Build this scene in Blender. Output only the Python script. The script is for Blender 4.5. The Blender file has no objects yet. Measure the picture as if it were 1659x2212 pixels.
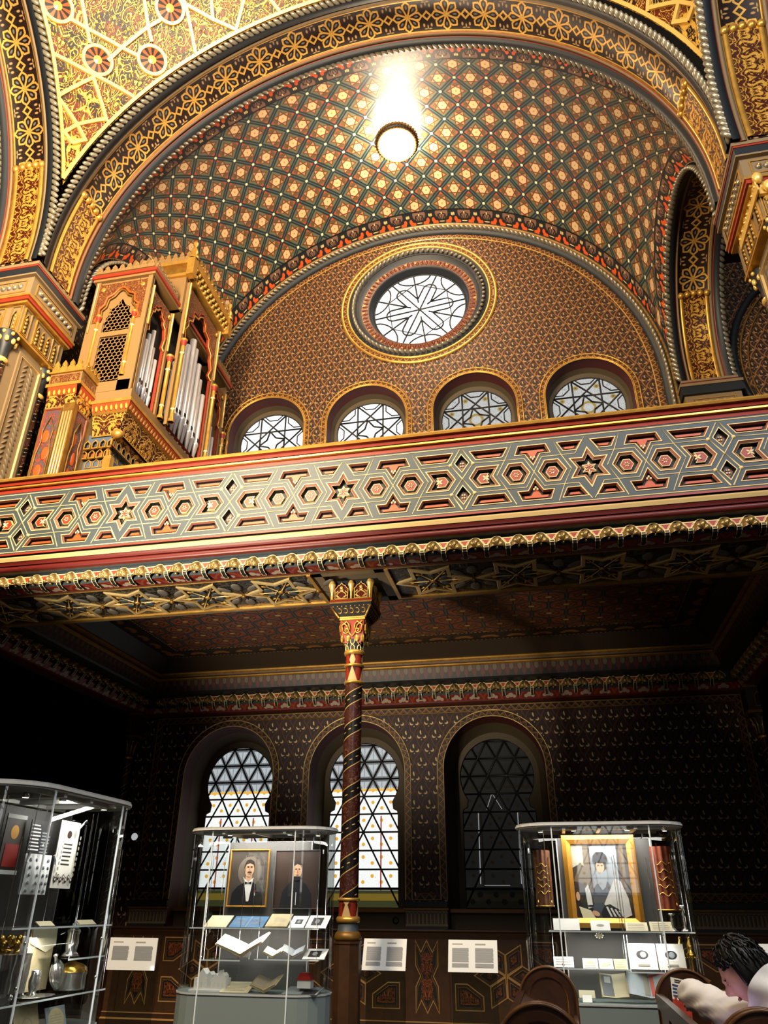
import bpy, math, random
from math import sin, cos, pi, sqrt, atan2, radians, hypot
from mathutils import Vector, Matrix
random.seed(11)
SC = bpy.context.scene
COL = SC.collection
XC = -1.96          # centre line of the bay
V = Vector

# ---------------------------------------------------------------- node expressions
class X:
    nt = None
    def __init__(s, k): s.k = k
    @staticmethod
    def m(op, *a, clamp=False):
        n = X.nt.nodes.new('ShaderNodeMath'); n.operation = op; n.use_clamp = clamp
        for i, q in enumerate(a):
            q = q.k if isinstance(q, X) else q
            if isinstance(q, (int, float)): n.inputs[i].default_value = q
            else: X.nt.links.new(q, n.inputs[i])
        return X(n.outputs[0])
    def __add__(s, o): return X.m('ADD', s, o)
    __radd__ = __add__
    def __sub__(s, o): return X.m('SUBTRACT', s, o)
    def __rsub__(s, o): return X.m('SUBTRACT', o, s)
    def __mul__(s, o): return X.m('MULTIPLY', s, o)
    __rmul__ = __mul__
    def __truediv__(s, o): return X.m('DIVIDE', s, o)
    def __rtruediv__(s, o): return X.m('DIVIDE', o, s)
    def __neg__(s): return X.m('MULTIPLY', s, -1.0)
def xmin(a, *b):
    for q in b: a = X.m('MINIMUM', a, q)
    return a
def xmax(a, *b):
    for q in b: a = X.m('MAXIMUM', a, q)
    return a
def xabs(a): return X.m('ABSOLUTE', a)
def xfrac(a): return X.m('FRACT', a)
def xfloor(a): return X.m('FLOOR', a)
def xsin(a): return X.m('SINE', a)
def xcos(a): return X.m('COSINE', a)
def xsqrt(a): return X.m('SQRT', a)
def xatan2(a, b): return X.m('ARCTAN2', a, b)
def xlen(a, b): return xsqrt(a * a + b * b)
def below(d, w, aa=.004):      # 1 where d < w
    return X.m('MULTIPLY_ADD', d, -1.0 / (2 * aa), (w + aa) / (2 * aa), clamp=True)
def above(d, w, aa=.004): return 1 - below(d, w, aa)
def ceni(a, p): return (xfrac(a / p + .5) - .5) * p          # repeat, centred
def rot(u, v, t): return u * cos(t) + v * sin(t), v * cos(t) - u * sin(t)
def seg(x, y, ax, ay, bx, by):
    bax, bay = bx - ax, by - ay; L = bax * bax + bay * bay
    px, py = x - ax, y - ay
    h = X.m('ADD', px * (bax / L) + py * (bay / L), 0, clamp=True)
    return xlen(px - h * bax, py - h * bay)
def hexagram(x, y, r):
    kx, ky, kz, kw = -.5, .8660254, .5773503, 1.7320508
    x, y = xabs(x), xabs(y)
    t = xmin(x * kx + y * ky, 0) * 2; x, y = x - t * kx, y - t * ky
    t = xmin(x * ky + y * kx, 0) * 2; x, y = x - t * ky, y - t * kx
    x = x - xmin(xmax(x, r * kz), r * kw); y = y - r
    return xlen(x, y) * X.m('SIGN', y)
def fold(x, y, n, off=0.):     # polar repeat: returns (along axis, |across|)
    a = xatan2(y, x); r = xlen(x, y); st = 2 * pi / n
    a = xabs(ceni(a + off, st))
    return r * xcos(a), r * xsin(a)
def ell(x, y, rx, ry): return xlen(x / rx, y / ry)
def noise(scale, det=3, dist=0., vec=None, rough=.5):
    n = X.nt.nodes.new('ShaderNodeTexNoise'); n.inputs['Scale'].default_value = scale
    n.inputs['Detail'].default_value = det; n.inputs['Distortion'].default_value = dist; n.inputs['Roughness'].default_value = rough
    if vec is None: vec = X.nt.nodes.new('ShaderNodeTexCoord').outputs['Object']
    X.nt.links.new(vec, n.inputs['Vector']); return X(n.outputs['Fac'])
def comb(x, y, z=0.):
    n = X.nt.nodes.new('ShaderNodeCombineXYZ')
    for i, q in enumerate((x, y, z)):
        if isinstance(q, X): X.nt.links.new(q.k, n.inputs[i])
        else: n.inputs[i].default_value = q
    return n.outputs[0]
def uv():
    t = X.nt.nodes.new('ShaderNodeTexCoord'); s = X.nt.nodes.new('ShaderNodeSeparateXYZ')
    X.nt.links.new(t.outputs['UV'], s.inputs[0]); return X(s.outputs[0]), X(s.outputs[1])
def objc():
    t = X.nt.nodes.new('ShaderNodeTexCoord'); s = X.nt.nodes.new('ShaderNodeSeparateXYZ')
    X.nt.links.new(t.outputs['Object'], s.inputs[0]); return X(s.outputs[0]), X(s.outputs[1]), X(s.outputs[2])
def lin(h):
    if not isinstance(h, str): return tuple(h) + (1,) if len(h) == 3 else h
    c = [int(h[i:i + 2], 16) / 255 for i in (0, 2, 4)]
    return tuple((q / 12.92 if q < .04045 else ((q + .055) / 1.055) ** 2.4) for q in c) + (1,)
def mixc(f, a, b):             # a where f=0, b where f=1
    n = X.nt.nodes.new('ShaderNodeMix'); n.data_type = 'RGBA'
    f = f.k if isinstance(f, X) else f
    if isinstance(f, (int, float)): n.inputs[0].default_value = f
    else: X.nt.links.new(f, n.inputs[0])
    for i, q in ((6, a), (7, b)):
        if isinstance(q, (str, tuple, list)): n.inputs[i].default_value = lin(q)
        else: X.nt.links.new(q, n.inputs[i])
    return n.outputs[2]
MATS = {}
def mat(name, col='808080', rough=.5, metal=0., fn=None, spec=.4, emit=None, estr=1., wear=0., bump=0.):
    """fn(): returns (colour socket/hex, metal mask or None, height or None)"""
    if name in MATS: return MATS[name]
    m = bpy.data.materials.new(name); m.use_nodes = True; nt = m.node_tree; X.nt = nt
    b = nt.nodes['Principled BSDF']
    b.inputs['Roughness'].default_value = rough; b.inputs['Metallic'].default_value = metal
    b.inputs['Specular IOR Level'].default_value = spec
    c, mm, hh = (fn() if fn else (col, None, None))
    if wear:
        f = noise(9, 5)
        c = mixc(below(f, .5, .22) * wear, c, '100a06')
    if isinstance(c, (str, tuple)): b.inputs['Base Color'].default_value = lin(c)
    else: nt.links.new(c, b.inputs['Base Color'])
    if mm is not None:
        nt.links.new((mm * metal).k, b.inputs['Metallic'])
    if hh is not None and bump:
        q = nt.nodes.new('ShaderNodeBump'); q.inputs['Strength'].default_value = 1; q.inputs['Distance'].default_value = bump
        nt.links.new(hh.k, q.inputs['Height']); nt.links.new(q.outputs[0], b.inputs['Normal'])
    if emit is not None:
        if isinstance(emit, (str, tuple)): b.inputs['Emission Color'].default_value = lin(emit)
        else: nt.links.new(c if emit is True else emit, b.inputs['Emission Color'])
        b.inputs['Emission Strength'].default_value = estr
    MATS[name] = m; return m

# ---------------------------------------------------------------- mesh builder
class MB:
    def __init__(s): s.v = []; s.f = []; s.m = []; s.uv = []; s.sm = []
    def face(s, pts, m=0, uv=None, sm=False):
        i = len(s.v); s.v += [tuple(p) for p in pts]
        s.f.append(tuple(range(i, i + len(pts)))); s.m.append(m); s.uv.append(uv); s.sm.append(sm)
    def grid(s, fn, nu, nv, m=0, uvf=None, sm=True, cu=False, flip=False):
        i0 = len(s.v)
        for i in range(nu + (0 if cu else 1)):
            for j in range(nv + 1): s.v.append(tuple(fn(i / nu, j / nv)))
        W = nv + 1; N = nu if cu else nu + 1
        for i in range(nu):
            for j in range(nv):
                a, b = i0 + i * W + j, i0 + ((i + 1) % N) * W + j
                q = (a, b, b + 1, a + 1); u = None
                if uvf: u = [uvf(i / nu, j / nv), uvf((i + 1) / nu, j / nv), uvf((i + 1) / nu, (j + 1) / nv), uvf(i / nu, (j + 1) / nv)]
                if flip: q = q[::-1]; u = u[::-1] if u else None
                s.f.append(q); s.m.append(m(i, j) if callable(m) else m); s.uv.append(u); s.sm.append(sm)
    def box(s, x0, x1, y0, y1, z0, z1, m=0, M=None):
        P = [V((x, y, z)) for x in (x0, x1) for y in (y0, y1) for z in (z0, z1)]
        if M is not None: P = [M @ p for p in P]
        for q in ((0, 1, 3, 2), (4, 6, 7, 5), (0, 4, 5, 1), (2, 3, 7, 6), (0, 2, 6, 4), (1, 5, 7, 3)):
            s.face([P[k] for k in q], m)
    def prism(s, poly, c0, c1, fr, m=0, ms=None, capo=True, back=True):
        """poly in frame plane (a,b); extruded along N from c0 to c1"""
        A = [fr(p[0], p[1], c0) for p in poly]; B = [fr(p[0], p[1], c1) for p in poly]
        n = len(poly); ms = m if ms is None else ms
        if capo: s.face(B, m)
        if back: s.face(A[::-1], m)
        for i in range(n): j = (i + 1) % n; s.face([A[i], A[j], B[j], B[i]], ms)
    def lathe(s, prof, c=(0, 0, 0), n=24, m=0, sm=True, axis='z', ms=None, sx=1., sy=1.):
        c = V(c)
        def fn(u, v):
            k = v * (len(prof) - 1); i = min(int(round(k)), len(prof) - 1); r, z = prof[i]; t = 2 * pi * u
            if axis == 'z': return c + V((r * cos(t) * sx, r * sin(t) * sy, z))
            if axis == 'y': return c + V((r * cos(t) * sx, z, r * sin(t) * sy))
            return c + V((z, r * cos(t) * sx, r * sin(t) * sy))
        s.grid(fn, n, len(prof) - 1, (lambda i, j: ms[j]) if ms else m, None, sm, True, flip=(axis == 'y'))
    def tube(s, path, r, n=8, m=0, closed=False, sm=True, cap=True):
        P = [V(p) for p in path]; N = len(P); fr = []
        up = None
        for i in range(N):
            t = (P[(i + 1) % N] - P[i - 1]) if closed else (P[min(i + 1, N - 1)] - P[max(i - 1, 0)])
            t.normalize()
            if up is None: up = t.orthogonal().normalized()
            a = up - t * up.dot(t)
            a = a.normalized() if a.length > 1e-6 else t.orthogonal().normalized(); up = a
            fr.append((a, t.cross(a)))
        rr = r if isinstance(r, (list, tuple)) else [r] * N
        def fn(u, v):
            i = int(round(u * N)) % N if closed else int(round(u * (N - 1)))
            a, b = fr[i]; t = 2 * pi * v
            return P[i] + (a * cos(t) + b * sin(t)) * rr[i]
        s.grid(fn, N if closed else N - 1, n, m, None, sm, closed)
        if cap and not closed:
            for i, fl in ((0, 1), (N - 1, 0)):
                a, b = fr[i]; q = [P[i] + (a * cos(2 * pi * k / n) + b * sin(2 * pi * k / n)) * rr[i] for k in range(n)]
                s.face(q[::-1] if fl else q, m)
    def ball(s, c, rx, ry=None, rz=None, n=12, k=8, m=0, M=None):
        ry = rx if ry is None else ry; rz = rx if rz is None else rz; c = V(c)
        def fn(u, v):
            t, p = 2 * pi * u, pi * (v - .5)
            q = V((rx * cos(t) * cos(p), ry * sin(t) * cos(p), rz * sin(p)))
            return c + (M @ q if M is not None else q)
        s.grid(fn, n, k, m, None, True, True)
    def build(s, name, mats, parent=None, loc=None, weld=False):
        key = {}; mp = []; nv = []
        for p in s.v:
            k = (round(p[0], 5), round(p[1], 5), round(p[2], 5))
            if k not in key: key[k] = len(nv); nv.append(p)
            mp.append(key[k])
        F, MI, SM, UV = [], [], [], []
        for f, mi, sm, u in zip(s.f, s.m, s.sm, s.uv):
            g = [mp[i] for i in f]; keep = [i for i in range(len(g)) if g[i] != g[i - 1]]
            if len(keep) < 3 or len(set(g)) < len(keep): continue
            F.append(tuple(g[i] for i in keep)); MI.append(mi); SM.append(sm); UV.append([u[i] for i in keep] if u else None)
        s.v, s.f, s.m, s.sm, s.uv = nv, F, MI, SM, UV
        me = bpy.data.meshes.new(name)
        o = V(loc) if loc is not None else V((0, 0, 0))
        me.from_pydata([tuple(V(p) - o) for p in s.v] if loc is not None else s.v, [], s.f)
        for q in (mats if isinstance(mats, (list, tuple)) else [mats]): me.materials.append(MATS[q] if isinstance(q, str) else q)
        me.polygons.foreach_set('material_index', s.m)
        me.polygons.foreach_set('use_smooth', s.sm)
        if any(u is not None for u in s.uv):
            L = me.uv_layers.new(name='UVMap').data; k = 0; flat = []
            for f, u in zip(s.f, s.uv):
                flat += [c for p in (u if u else [(0, 0)] * len(f)) for c in p]
            L.foreach_set('uv', flat)
        me.update()
        ob = bpy.data.objects.new(name, me); COL.objects.link(ob)
        if loc is not None: ob.location = o
        if parent is not None: put(ob, parent)
        return ob
def wloc(o):
    p = V(o.location)
    while o.parent is not None: o = o.parent; p = p + V(o.location)
    return p
def put(ob, parent):           # parent keeping the world place (no rotated parents are used here)
    ob.parent = parent; ob.location = V(ob.location) - wloc(parent)
def tag(o, label=None, cat=None, group=None, kind=None):
    for k, q in (('label', label), ('category', cat), ('group', group), ('kind', kind)):
        if q: o[k] = q
    return o
def thing(name, loc, label, cat, group=None, kind=None):
    o = bpy.data.objects.new(name, None); COL.objects.link(o); o.location = loc; o.empty_display_size = .1
    return tag(o, label, cat, group, kind)
def copy_tree(o, parent=None):
    c = o.copy(); COL.objects.link(c)
    if parent is not None: c.parent = parent
    for ch in list(o.children): copy_tree(ch, c)
    return c
def frame(o, u, v, n):
    o, u, v, n = V(o), V(u), V(v), V(n)
    return lambda a, b, c=0.: o + u * a + v * b + n * c
def inset(poly, d):
    n = len(poly); out = []
    ar = sum(poly[i][0] * poly[(i + 1) % n][1] - poly[(i + 1) % n][0] * poly[i][1] for i in range(n))
    sg = 1 if ar > 0 else -1
    for i in range(n):
        p0, p1, p2 = V(poly[i - 1]), V(poly[i]), V(poly[(i + 1) % n])
        a = (p1 - p0).normalized(); b = (p2 - p1).normalized()
        na, nb = V((-a.y, a.x)) * sg, V((-b.y, b.x)) * sg
        k = 1 + na.dot(nb)
        q = (na + nb) / max(k, .25)
        p = p1 + q * d; out.append((p.x, p.y))
    return out
def coffer(mb, poly, fr, steps, cap=None):
    """steps: [(inset, depth, mat)] rings from the outline inwards; cap closes the last ring"""
    cur, cd = list(poly), 0.
    ar = sum(poly[i][0] * poly[(i + 1) % len(poly)][1] - poly[(i + 1) % len(poly)][0] * poly[i][1] for i in range(len(poly)))
    if ar < 0: cur = cur[::-1]
    base = cur
    for d, z, m in steps:
        nx = inset(base, d) if d > 0 else base
        A = [fr(p[0], p[1], cd) for p in cur]; B = [fr(p[0], p[1], z) for p in nx]; n = len(A)
        for i in range(n): j = (i + 1) % n; mb.face([A[i], A[j], B[j], B[i]], m)
        cur, cd = nx, z
    if cap is not None: mb.face([fr(p[0], p[1], cd) for p in cur], cap)
    return cur, cd
def extrude_path(mb, prof, x0, x1, ms, axis='x', uvs=False):
    """straight moulding: prof [(y,z)] swept from x0 to x1"""
    for i in range(len(prof) - 1):
        (a, b), (c, d) = prof[i], prof[i + 1]
        if axis == 'x': q = [(x0, a, b), (x1, a, b), (x1, c, d), (x0, c, d)]
        else: q = [(a, x0, b), (a, x1, b), (c, x1, d), (c, x0, d)]
        L = hypot(c - a, d - b)
        mb.face(q, ms[i] if isinstance(ms, (list, tuple)) else ms, [(x0, 0), (x1, 0), (x1, L), (x0, L)])
def arc_pts(n, a0=0., a1=pi): return [a0 + (a1 - a0) * i / n for i in range(n + 1)]
# ---------------------------------------------------------------- plain materials
mat('gold', 'd3a04a', .34, .58, wear=.35)
mat('gold_shell', 'a88c58', .3, .6, wear=.5)
mat('gold_pale', 'dcbf84', .36, .45)
mat('gold_dull', '8a6428', .45, .45, wear=.5)
mat('gold_bright', 'f6cc70', .3, .45)
mat('bead_silver', 'a39a86', .3, .5, wear=.5)
mat('slate', '384249', .5)
mat('slate_dark', '191d22', .5)
mat('line_cream', 'dcc488', .5)
mat('red', '8e2c1a', .45)
mat('red_dark', '541613', .4)
mat('orange', 'b04a1c', .45)
mat('brown', '5c4631', .5)
mat('stone', '7a664a', .55)
mat('taupe', '6a5c48', .55)
mat('black', '0b0908', .6)
mat('bronze_dark', '2a1e12', .5)
mat('coffer_dark', '171214', .55)
mat('pink_brown', '7d5244', .5)
mat('cream', 'd8c49a', .5)
mat('leaf_grey', '5d574f', .5)
mat('maroon_wall', '451915', .6)
mat('reveal_stone', '4f4330', .65)
mat('sill_wood', '94602c', .4)
mat('dark_wall', '120c09', .7)
mat('blue_panel', '46566a', .5)
mat('lead', '0a0908', .5)
mat('white_paint', 'e4e2dc', .4)
mat('metal_pipe', 'e2e2e6', .32, .55)
mat('wood_gilt', '80623c', .5)
mat('wood_dark', '3a2214', .42, wear=.4)
mat('wood_pew', '4a2c18', .3, fn=lambda: (mixc(noise(6, 6, 1.5), '1f1008', '4e2d17'), None, None))
mat('wood_pew_light', '7a4a22', .3, fn=lambda: (mixc(noise(9, 6, 1.5), '3e2412', '6e4622'), None, None))
mat('wood_oak', '4a3020', .4, fn=lambda: (mixc(noise(7, 6, 1.), '2a1a10', '50351f'), None, None))
mat('inlay_line', 'a8834e', .45)
mat('inlay_black', '120f0d', .5)

def m_floor():
    x, y, z = objc()
    a = xabs(ceni(x, .4)); b = xabs(ceni(y, .4))
    f = below(xmin(.2 - a, .2 - b), .006)
    return mixc(f, mixc(noise(3, 4), '3a322b', '50473d'), '1b1714'), None, None
mat('floor_stone', rough=.35, fn=m_floor)

# ---------------------------------------------------------------- painted ornament
def m_vault():
    u, v = uv(); D = .657
    u = u - .12
    a, b = (u + v) / D, (u - v) / D           # lattice lines at integers
    la = xabs(xfrac(a + .5) - .5) * (D * .7071); lb = xabs(xfrac(b + .5) - .5) * (D * .7071)
    # cell centres
    fa, fb = (xfrac(a) - .5) * D, (xfrac(b) - .5) * D
    cu, cv = (fa + fb) * .5, (fa - fb) * .5
    par = xfrac((xfloor(a) + xfloor(b)) * .5) * 2    # 0/1 alternate cells
    du = cu * (1 - par) + cv * par; dv = cv * (1 - par) + cu * par
    av = xabs(du) * .8660254; t1 = xmax(av + dv * .5, -dv); t2 = xmax(av - dv * .5, dv); h = xmin(t1, t2) - .100
    rr = xlen(cu, cv)
    col = mixc(noise(2.2, 4), '46503f', '5c664f')
    # brown ribbon linking stars with red buds
    rib = below(xabs(dv), .078, .006)
    col = mixc(rib * .8, col, '5a4127')
    bud = below(ell(xabs(du) - .245, dv, .034, .030), 1, .15)
    bud2 = below(ell(xabs(du) - .222, xabs(dv) - .028, .016, .014), 1, .15)
    col = mixc(xmax(bud, bud2), col, 'a63c1a')
    star = below(h, 0., .004)
    col = mixc(star, col, 'a07450')
    hx = xmax(xabs(dv) * .8660254 + xabs(du) * .5, xabs(du))
    col = mixc(below(xmax(t1, t2), .088, .005), col, 'c4a67c')
    col = mixc(below(rr, .016, .006), col, 'a9742f')
    # hexagram strap lines
    k = 1.732
    l1 = xmin(xabs(t1 - .100), xabs(t2 - .100))
    col = mixc(below(l1, .011, .004) * below(h, .011, .003), col, '5a2c12')
    thin = below(xmin(la, lb), .075, .003) * above(xmin(la, lb), .066, .003)
    lines = below(xmin(la, lb), .044, .004)
    col = mixc(thin, col, '6d5a38')
    col = mixc(lines, col, '16242c')
    col = mixc(below(xmin(la, lb), .009, .003), col, '4b5650')
    node = below(xlen(la, lb), .030, .005)
    col = mixc(node, col, 'e6d6a4')
    return col, None, None
mat('vault_paint', rough=.38, spec=.5, fn=m_vault)

def rosette(u, v, R, w):
    p, q = fold(u, v, 8); p, q = p / R, q / R
    d = xmin(seg(p, q, .14, .058, .55, .228), seg(p, q, .55, .228, .80, .235), seg(p, q, .80, .235, 1., 0.))
    return d * R, p, q
def m_band():
    u, v = uv(); P = .72; R = .265
    uu = ceni(u, P); u2 = ceni(u + P / 2, P)
    d, p, q = rosette(uu, v, R, .01)
    sq = xabs(xabs(u2) + xabs(v) - .072) * .7071
    ln = xmin(d, sq)
    n = noise(26, 3)
    col = mixc(below(n, .47, .08), '22130f', '120b09')
    leaf = below(ell(p - .62, q, .13, .06), 1, .2)
    col = mixc(leaf, col, '5b5a58')
    # little fleurons in the side fields
    f = below(ell(xabs(u2) - .07, xabs(v) - .17, .018, .03), 1, .3)
    f = xmax(f, below(ell(u2, xabs(v) - .2, .012, .035), 1, .3), below(ell(xabs(u2) - .04, xabs(v) - .235, .03, .01), 1, .3))
    col = mixc(f, col, '9a7850')
    g = xmax(below(ln, .0165, .003), below(xlen(uu, v), .026, .004))
    g = xmax(g, below(xabs(xabs(v) - .275), .010, .003))
    col = mixc(g, col, 'cc9c4c')
    return col, g, g
mat('rosette_band', rough=.42, metal=.45, fn=m_band, bump=.01)

def scroll(u, v, sc, w=.19):
    vec = comb(xabs(u), v, 0.)
    n1 = noise(sc, 1.5, .9, vec); n2 = noise(sc * 1.9, 1.5, 1.4, vec)
    a = xabs(xsin(n1 * 26.)); b = xabs(xsin(n2 * 21.))
    return xmax(below(a, w * 2.2, .12), below(b, w * 1.6, .12))
def m_arab(ground, gold, sc, per, ground2=None):
    def fn():
        u, v = uv()
        u = ceni(u, per)
        g = scroll(u, v, sc)
        gr = ground
        if ground2: gr = mixc(below(noise(3.1, 2), .5, .03), ground, ground2)
        return mixc(g, gr, gold), g, g
    return fn
mat('arabesque_gold', rough=.36, metal=.5, fn=m_arab('3a130c', 'd8a244', 3.4, .5), bump=.02)
mat('arabesque_pendentive', rough=.32, metal=.45, fn=m_arab('571a0c', 'e6b450', 4.4, 1.3, '1f1410'), bump=.03)
mat('arabesque_dark', rough=.42, metal=.4, fn=m_arab('120c0a', '8a7048', 8., .3), bump=.01)
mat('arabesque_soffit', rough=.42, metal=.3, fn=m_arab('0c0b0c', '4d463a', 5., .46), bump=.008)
mat('arabesque_red', rough=.42, metal=.35, fn=m_arab('5a1d12', '9c7440', 9., .3), bump=.008)
mat('leaf_panel', rough=.45, metal=.3, fn=m_arab('17130f', '6e5f49', 7., .34), bump=.02)
mat('arabesque_blue', rough=.5, metal=.2, fn=m_arab('3c4856', '8c3a22', 4., .4), bump=.006)
mat('muqarnas', rough=.45, fn=lambda: (mixc(below(noise(4, 1), .5, .05), '45515e', '80604a'), None, None))

def m_palmette():
    u, v = uv(); P = .54
    a = ceni(u, P); b = ceni(u + P / 2, P)
    col = '171c20'
    scl = below(xlen(a, v - .33), .15, .006)
    col = mixc(scl, col, '6f5244')
    st = below(xabs(xlen(xabs(a) - .02, v - .24) - .075), .012, .004) * above(v, .2, .01)
    col = mixc(st, col, '0d0f12')
    # lotus stalks
    lt = below(seg(xabs(a), v, 0., .12, .09, .30), .010, .004)
    lt = xmax(lt, below(xabs(a), .008, .003) * above(v, .18, .01))
    col = mixc(lt, col, '0d0d0e')
    fl = below(ell(xabs(a) - .155, v - .115, .064, .060), 1, .1)
    fl = xmax(fl, below(ell(xabs(a) - .205, v - .18, .036, .055), 1, .1), below(ell(xabs(a) - .12, v - .06, .028, .032), 1, .1))
    hole = below(xlen(xabs(a) - .13, v - .18), .026, .004)
    col = mixc(fl * (1 - hole), col, 'd0501c')
    cr = below(ell(a, v - .13, .065, .012), 1, .2)
    tip = below(ell(xabs(b) - .028, v - .30, .012, .035), 1, .2); tip = xmax(tip, below(ell(b, v - .295, .01, .04), 1, .2), below(ell(a, v - .325, .013, .03), 1, .2))
    col = mixc(xmax(cr, tip), col, 'd8b878')
    col = mixc(below(v, .018, .003), col, '8b6a3a')
    col = mixc(above(v, .385, .003), col, '0c1114')
    return col, None, None
mat('palmette_border', rough=.45, fn=m_palmette)

def m_diaper(bg1, bg2, line, motif, px, pz, lw=.03, k=1.):
    def fn():
        u, v = uv()
        a, b = u / px, v / pz
        wob = xsin(b * (4 * pi)) * .045
        s, t = a + wob + b, a + wob - b
        d = xmin(xabs(xfrac(s + .5) - .5), xabs(xfrac(t + .5) - .5))
        fs, ft = xfrac(s) - .5, xfrac(t) - .5
        cu, cv = (fs + ft) * .5 * px, (fs - ft) * .5 * pz
        col = mixc(noise(5, 4), bg1, bg2)
        cu, cv = cu / k, cv / k
        inner = below(xabs(fs) + 0., .36, .03) * below(xabs(ft), .36, .03)
        col = mixc(inner * .35, col, '0c0605')
        dr = below(ell(cu, cv - .03, .011, .030), 1, .15)
        lf = below(xlen(xabs(cu) - .040, cv + .030), .026, .003) * above(xlen(xabs(cu) - .028, cv + .012), .026, .003)
        dt = below(xlen(cu, cv + .075), .007, .002)
        st = below(xabs(xlen(cu, cv + .0) - .055), .004, .002)
        mo = xmax(dr, lf, dt)
        col = mixc(st * .6, col, line)
        ln = below(d, lw, .014)
        col = mixc(ln, col, line)
        col = mixc(mo, col, motif)
        return col, xmax(mo, ln * .5), None
    return fn
mat('diaper_upper', rough=.5, metal=.25, fn=m_diaper('2e1d14', '3a2417', '8a5a30', 'a5855a', .25, .42, .05, 1.25))
mat('diaper_lower', rough=.55, metal=.2, fn=m_diaper('1f0c0c', '2a100f', '57301f', 'c8ad80', .25, .44, .03, 1.15))
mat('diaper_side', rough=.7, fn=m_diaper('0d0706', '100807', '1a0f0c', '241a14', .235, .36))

def m_zig(bg, zc, w, per=.13):
    def fn():
        u, v = uv()
        tri = xabs(xfrac(u / per) - .5) * 2 * (w - .03) + .015
        d = xabs(tri - v)
        z = below(d, .012, .004)
        z2 = below(xabs(tri - v + .03), .007, .004) * above(v, .012, .002)
        e = below(xmin(v, w - v), .011, .002)
        col = mixc(z2 * .7, bg, '7b5a3a')
        col = mixc(z, col, zc); col = mixc(e, col, 'b8935a')
        return col, xmax(z, e), xmax(z, e)
    return fn
mat('zigzag_border', rough=.42, metal=.4, fn=m_zig('1d0f0b', '8a6440', .1), bump=.005)
mat('zigzag_upper', rough=.42, metal=.4, fn=m_zig('4a2a16', 'c08a40', .13), bump=.005)

def m_kagome():
    u, v = uv(); S = .5; v = v * 1.3
    # hexagonal tiling distances
    sx, sy = S, S * 1.7320508
    a1, b1 = ceni(u, sx), ceni(v, sy); a2, b2 = ceni(u + sx / 2, sx), ceni(v + sy / 2, sy)
    k = below(a1 * a1 + b1 * b1 - a2 * a2 - b2 * b2, 0., .0005)
    a, b = a1 * k + a2 * (1 - k), b1 * k + b2 * (1 - k)
    hx = xmax(xabs(a), xabs(a) * .5 + xabs(b) * .8660254)     # 0..S/2
    e = S / 2 - hx
    p, q = fold(a, b, 6, pi / 6)
    col = mixc(noise(7, 3), '5a3522', '7d472a')
    col = mixc(below(noise(17, 2), .42, .03) * .8, col, '93401e')
    ray = below(xabs(q), .008, .003)
    tri = below(xabs(p - S * .27), .008, .003)
    col = mixc(xmax(ray, tri), col, '181210')
    dia = below(p, S * .15, .004)
    col = mixc(dia * .8, col, '2c3436')
    col = mixc(below(e, .034, .004), col, '1a2a33')
    col = mixc(below(e, .005, .003), col, '59503c')
    col = mixc(below(xlen(a, b), .045, .006), col, 'a8833f')
    return col, None, None
mat('gallery_ceiling', rough=.5, fn=m_kagome)
def m_ceilborder():
    u, v = uv()
    a = ceni(u, .42)
    f = below(ell(a, v - .2, .11, .05), 1, .2); f2 = below(ell(xabs(a) - .1, v - .16, .05, .04), 1, .2)
    col = mixc(below(noise(9, 3), .5, .05), '2d1c14', '232524')
    col = mixc(xmax(f, f2), col, '8a5c2c')
    e = xmin(v, .42 - v)
    dots = below(xabs(ceni(u, .07)), .02, .004)
    col = mixc(below(e, .06, .004), col, '1b100d')
    col = mixc(below(e, .034, .004) * above(e, .016, .004) * dots, col, 'a58a64')
    return col, None, None
mat('ceiling_border', rough=.5, fn=m_ceilborder)
def m_balus():
    u, v = uv(); a = ceni(u, .135)
    bul = below(ell(a, v - .085, .035, .06), 1, .15); nk = below(xabs(a), .012, .003) * below(v, .26, .004)
    b2 = below(ell(ceni(u + .0675, .135), v - .15, .035, .055), 1, .15)
    col = mixc(b2, '15110f', '55452f'); col = mixc(xmax(bul, nk), col, '4c1712')
    col = mixc(below(xlen(a, v - .255), .013, .003), col, 'c8b48a')
    return col, None, None
mat('baluster_frieze', rough=.5, fn=m_balus)
def m_smallfr():
    u, v = uv(); a = ceni(u, .16)
    t = below(xabs(a) * .7 + v, .10, .004) * above(v, .025, .003)
    col = mixc(t, '2a1610', '6a5236')
    return col, None, None
mat('bud_frieze', rough=.5, fn=m_smallfr)
def m_dent():
    u, v = uv(); a = ceni(u, .085)
    f = below(ell(a, v - .05, .024, .045), 1, .15)
    return mixc(f, 'a53c18', 'd9a648'), f, f
mat('dentil_red', rough=.42, metal=.4, fn=m_dent, bump=.02)
def m_fan():
    u, v = uv(); a = ceni(u, .3)
    p = below(xlen(a, v - .06), .042, .003); p = xmax(p, below(xlen(xabs(a) - .055, v - .035), .03, .003))
    arch = below(xabs(xlen(a, v) - .145), .012, .004)
    col = mixc(p, '6a1d14', '9a8c7c'); col = mixc(arch, col, '7d3a22')
    return col, None, None
mat('trefoil_frieze', rough=.5, fn=m_fan)
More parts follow.
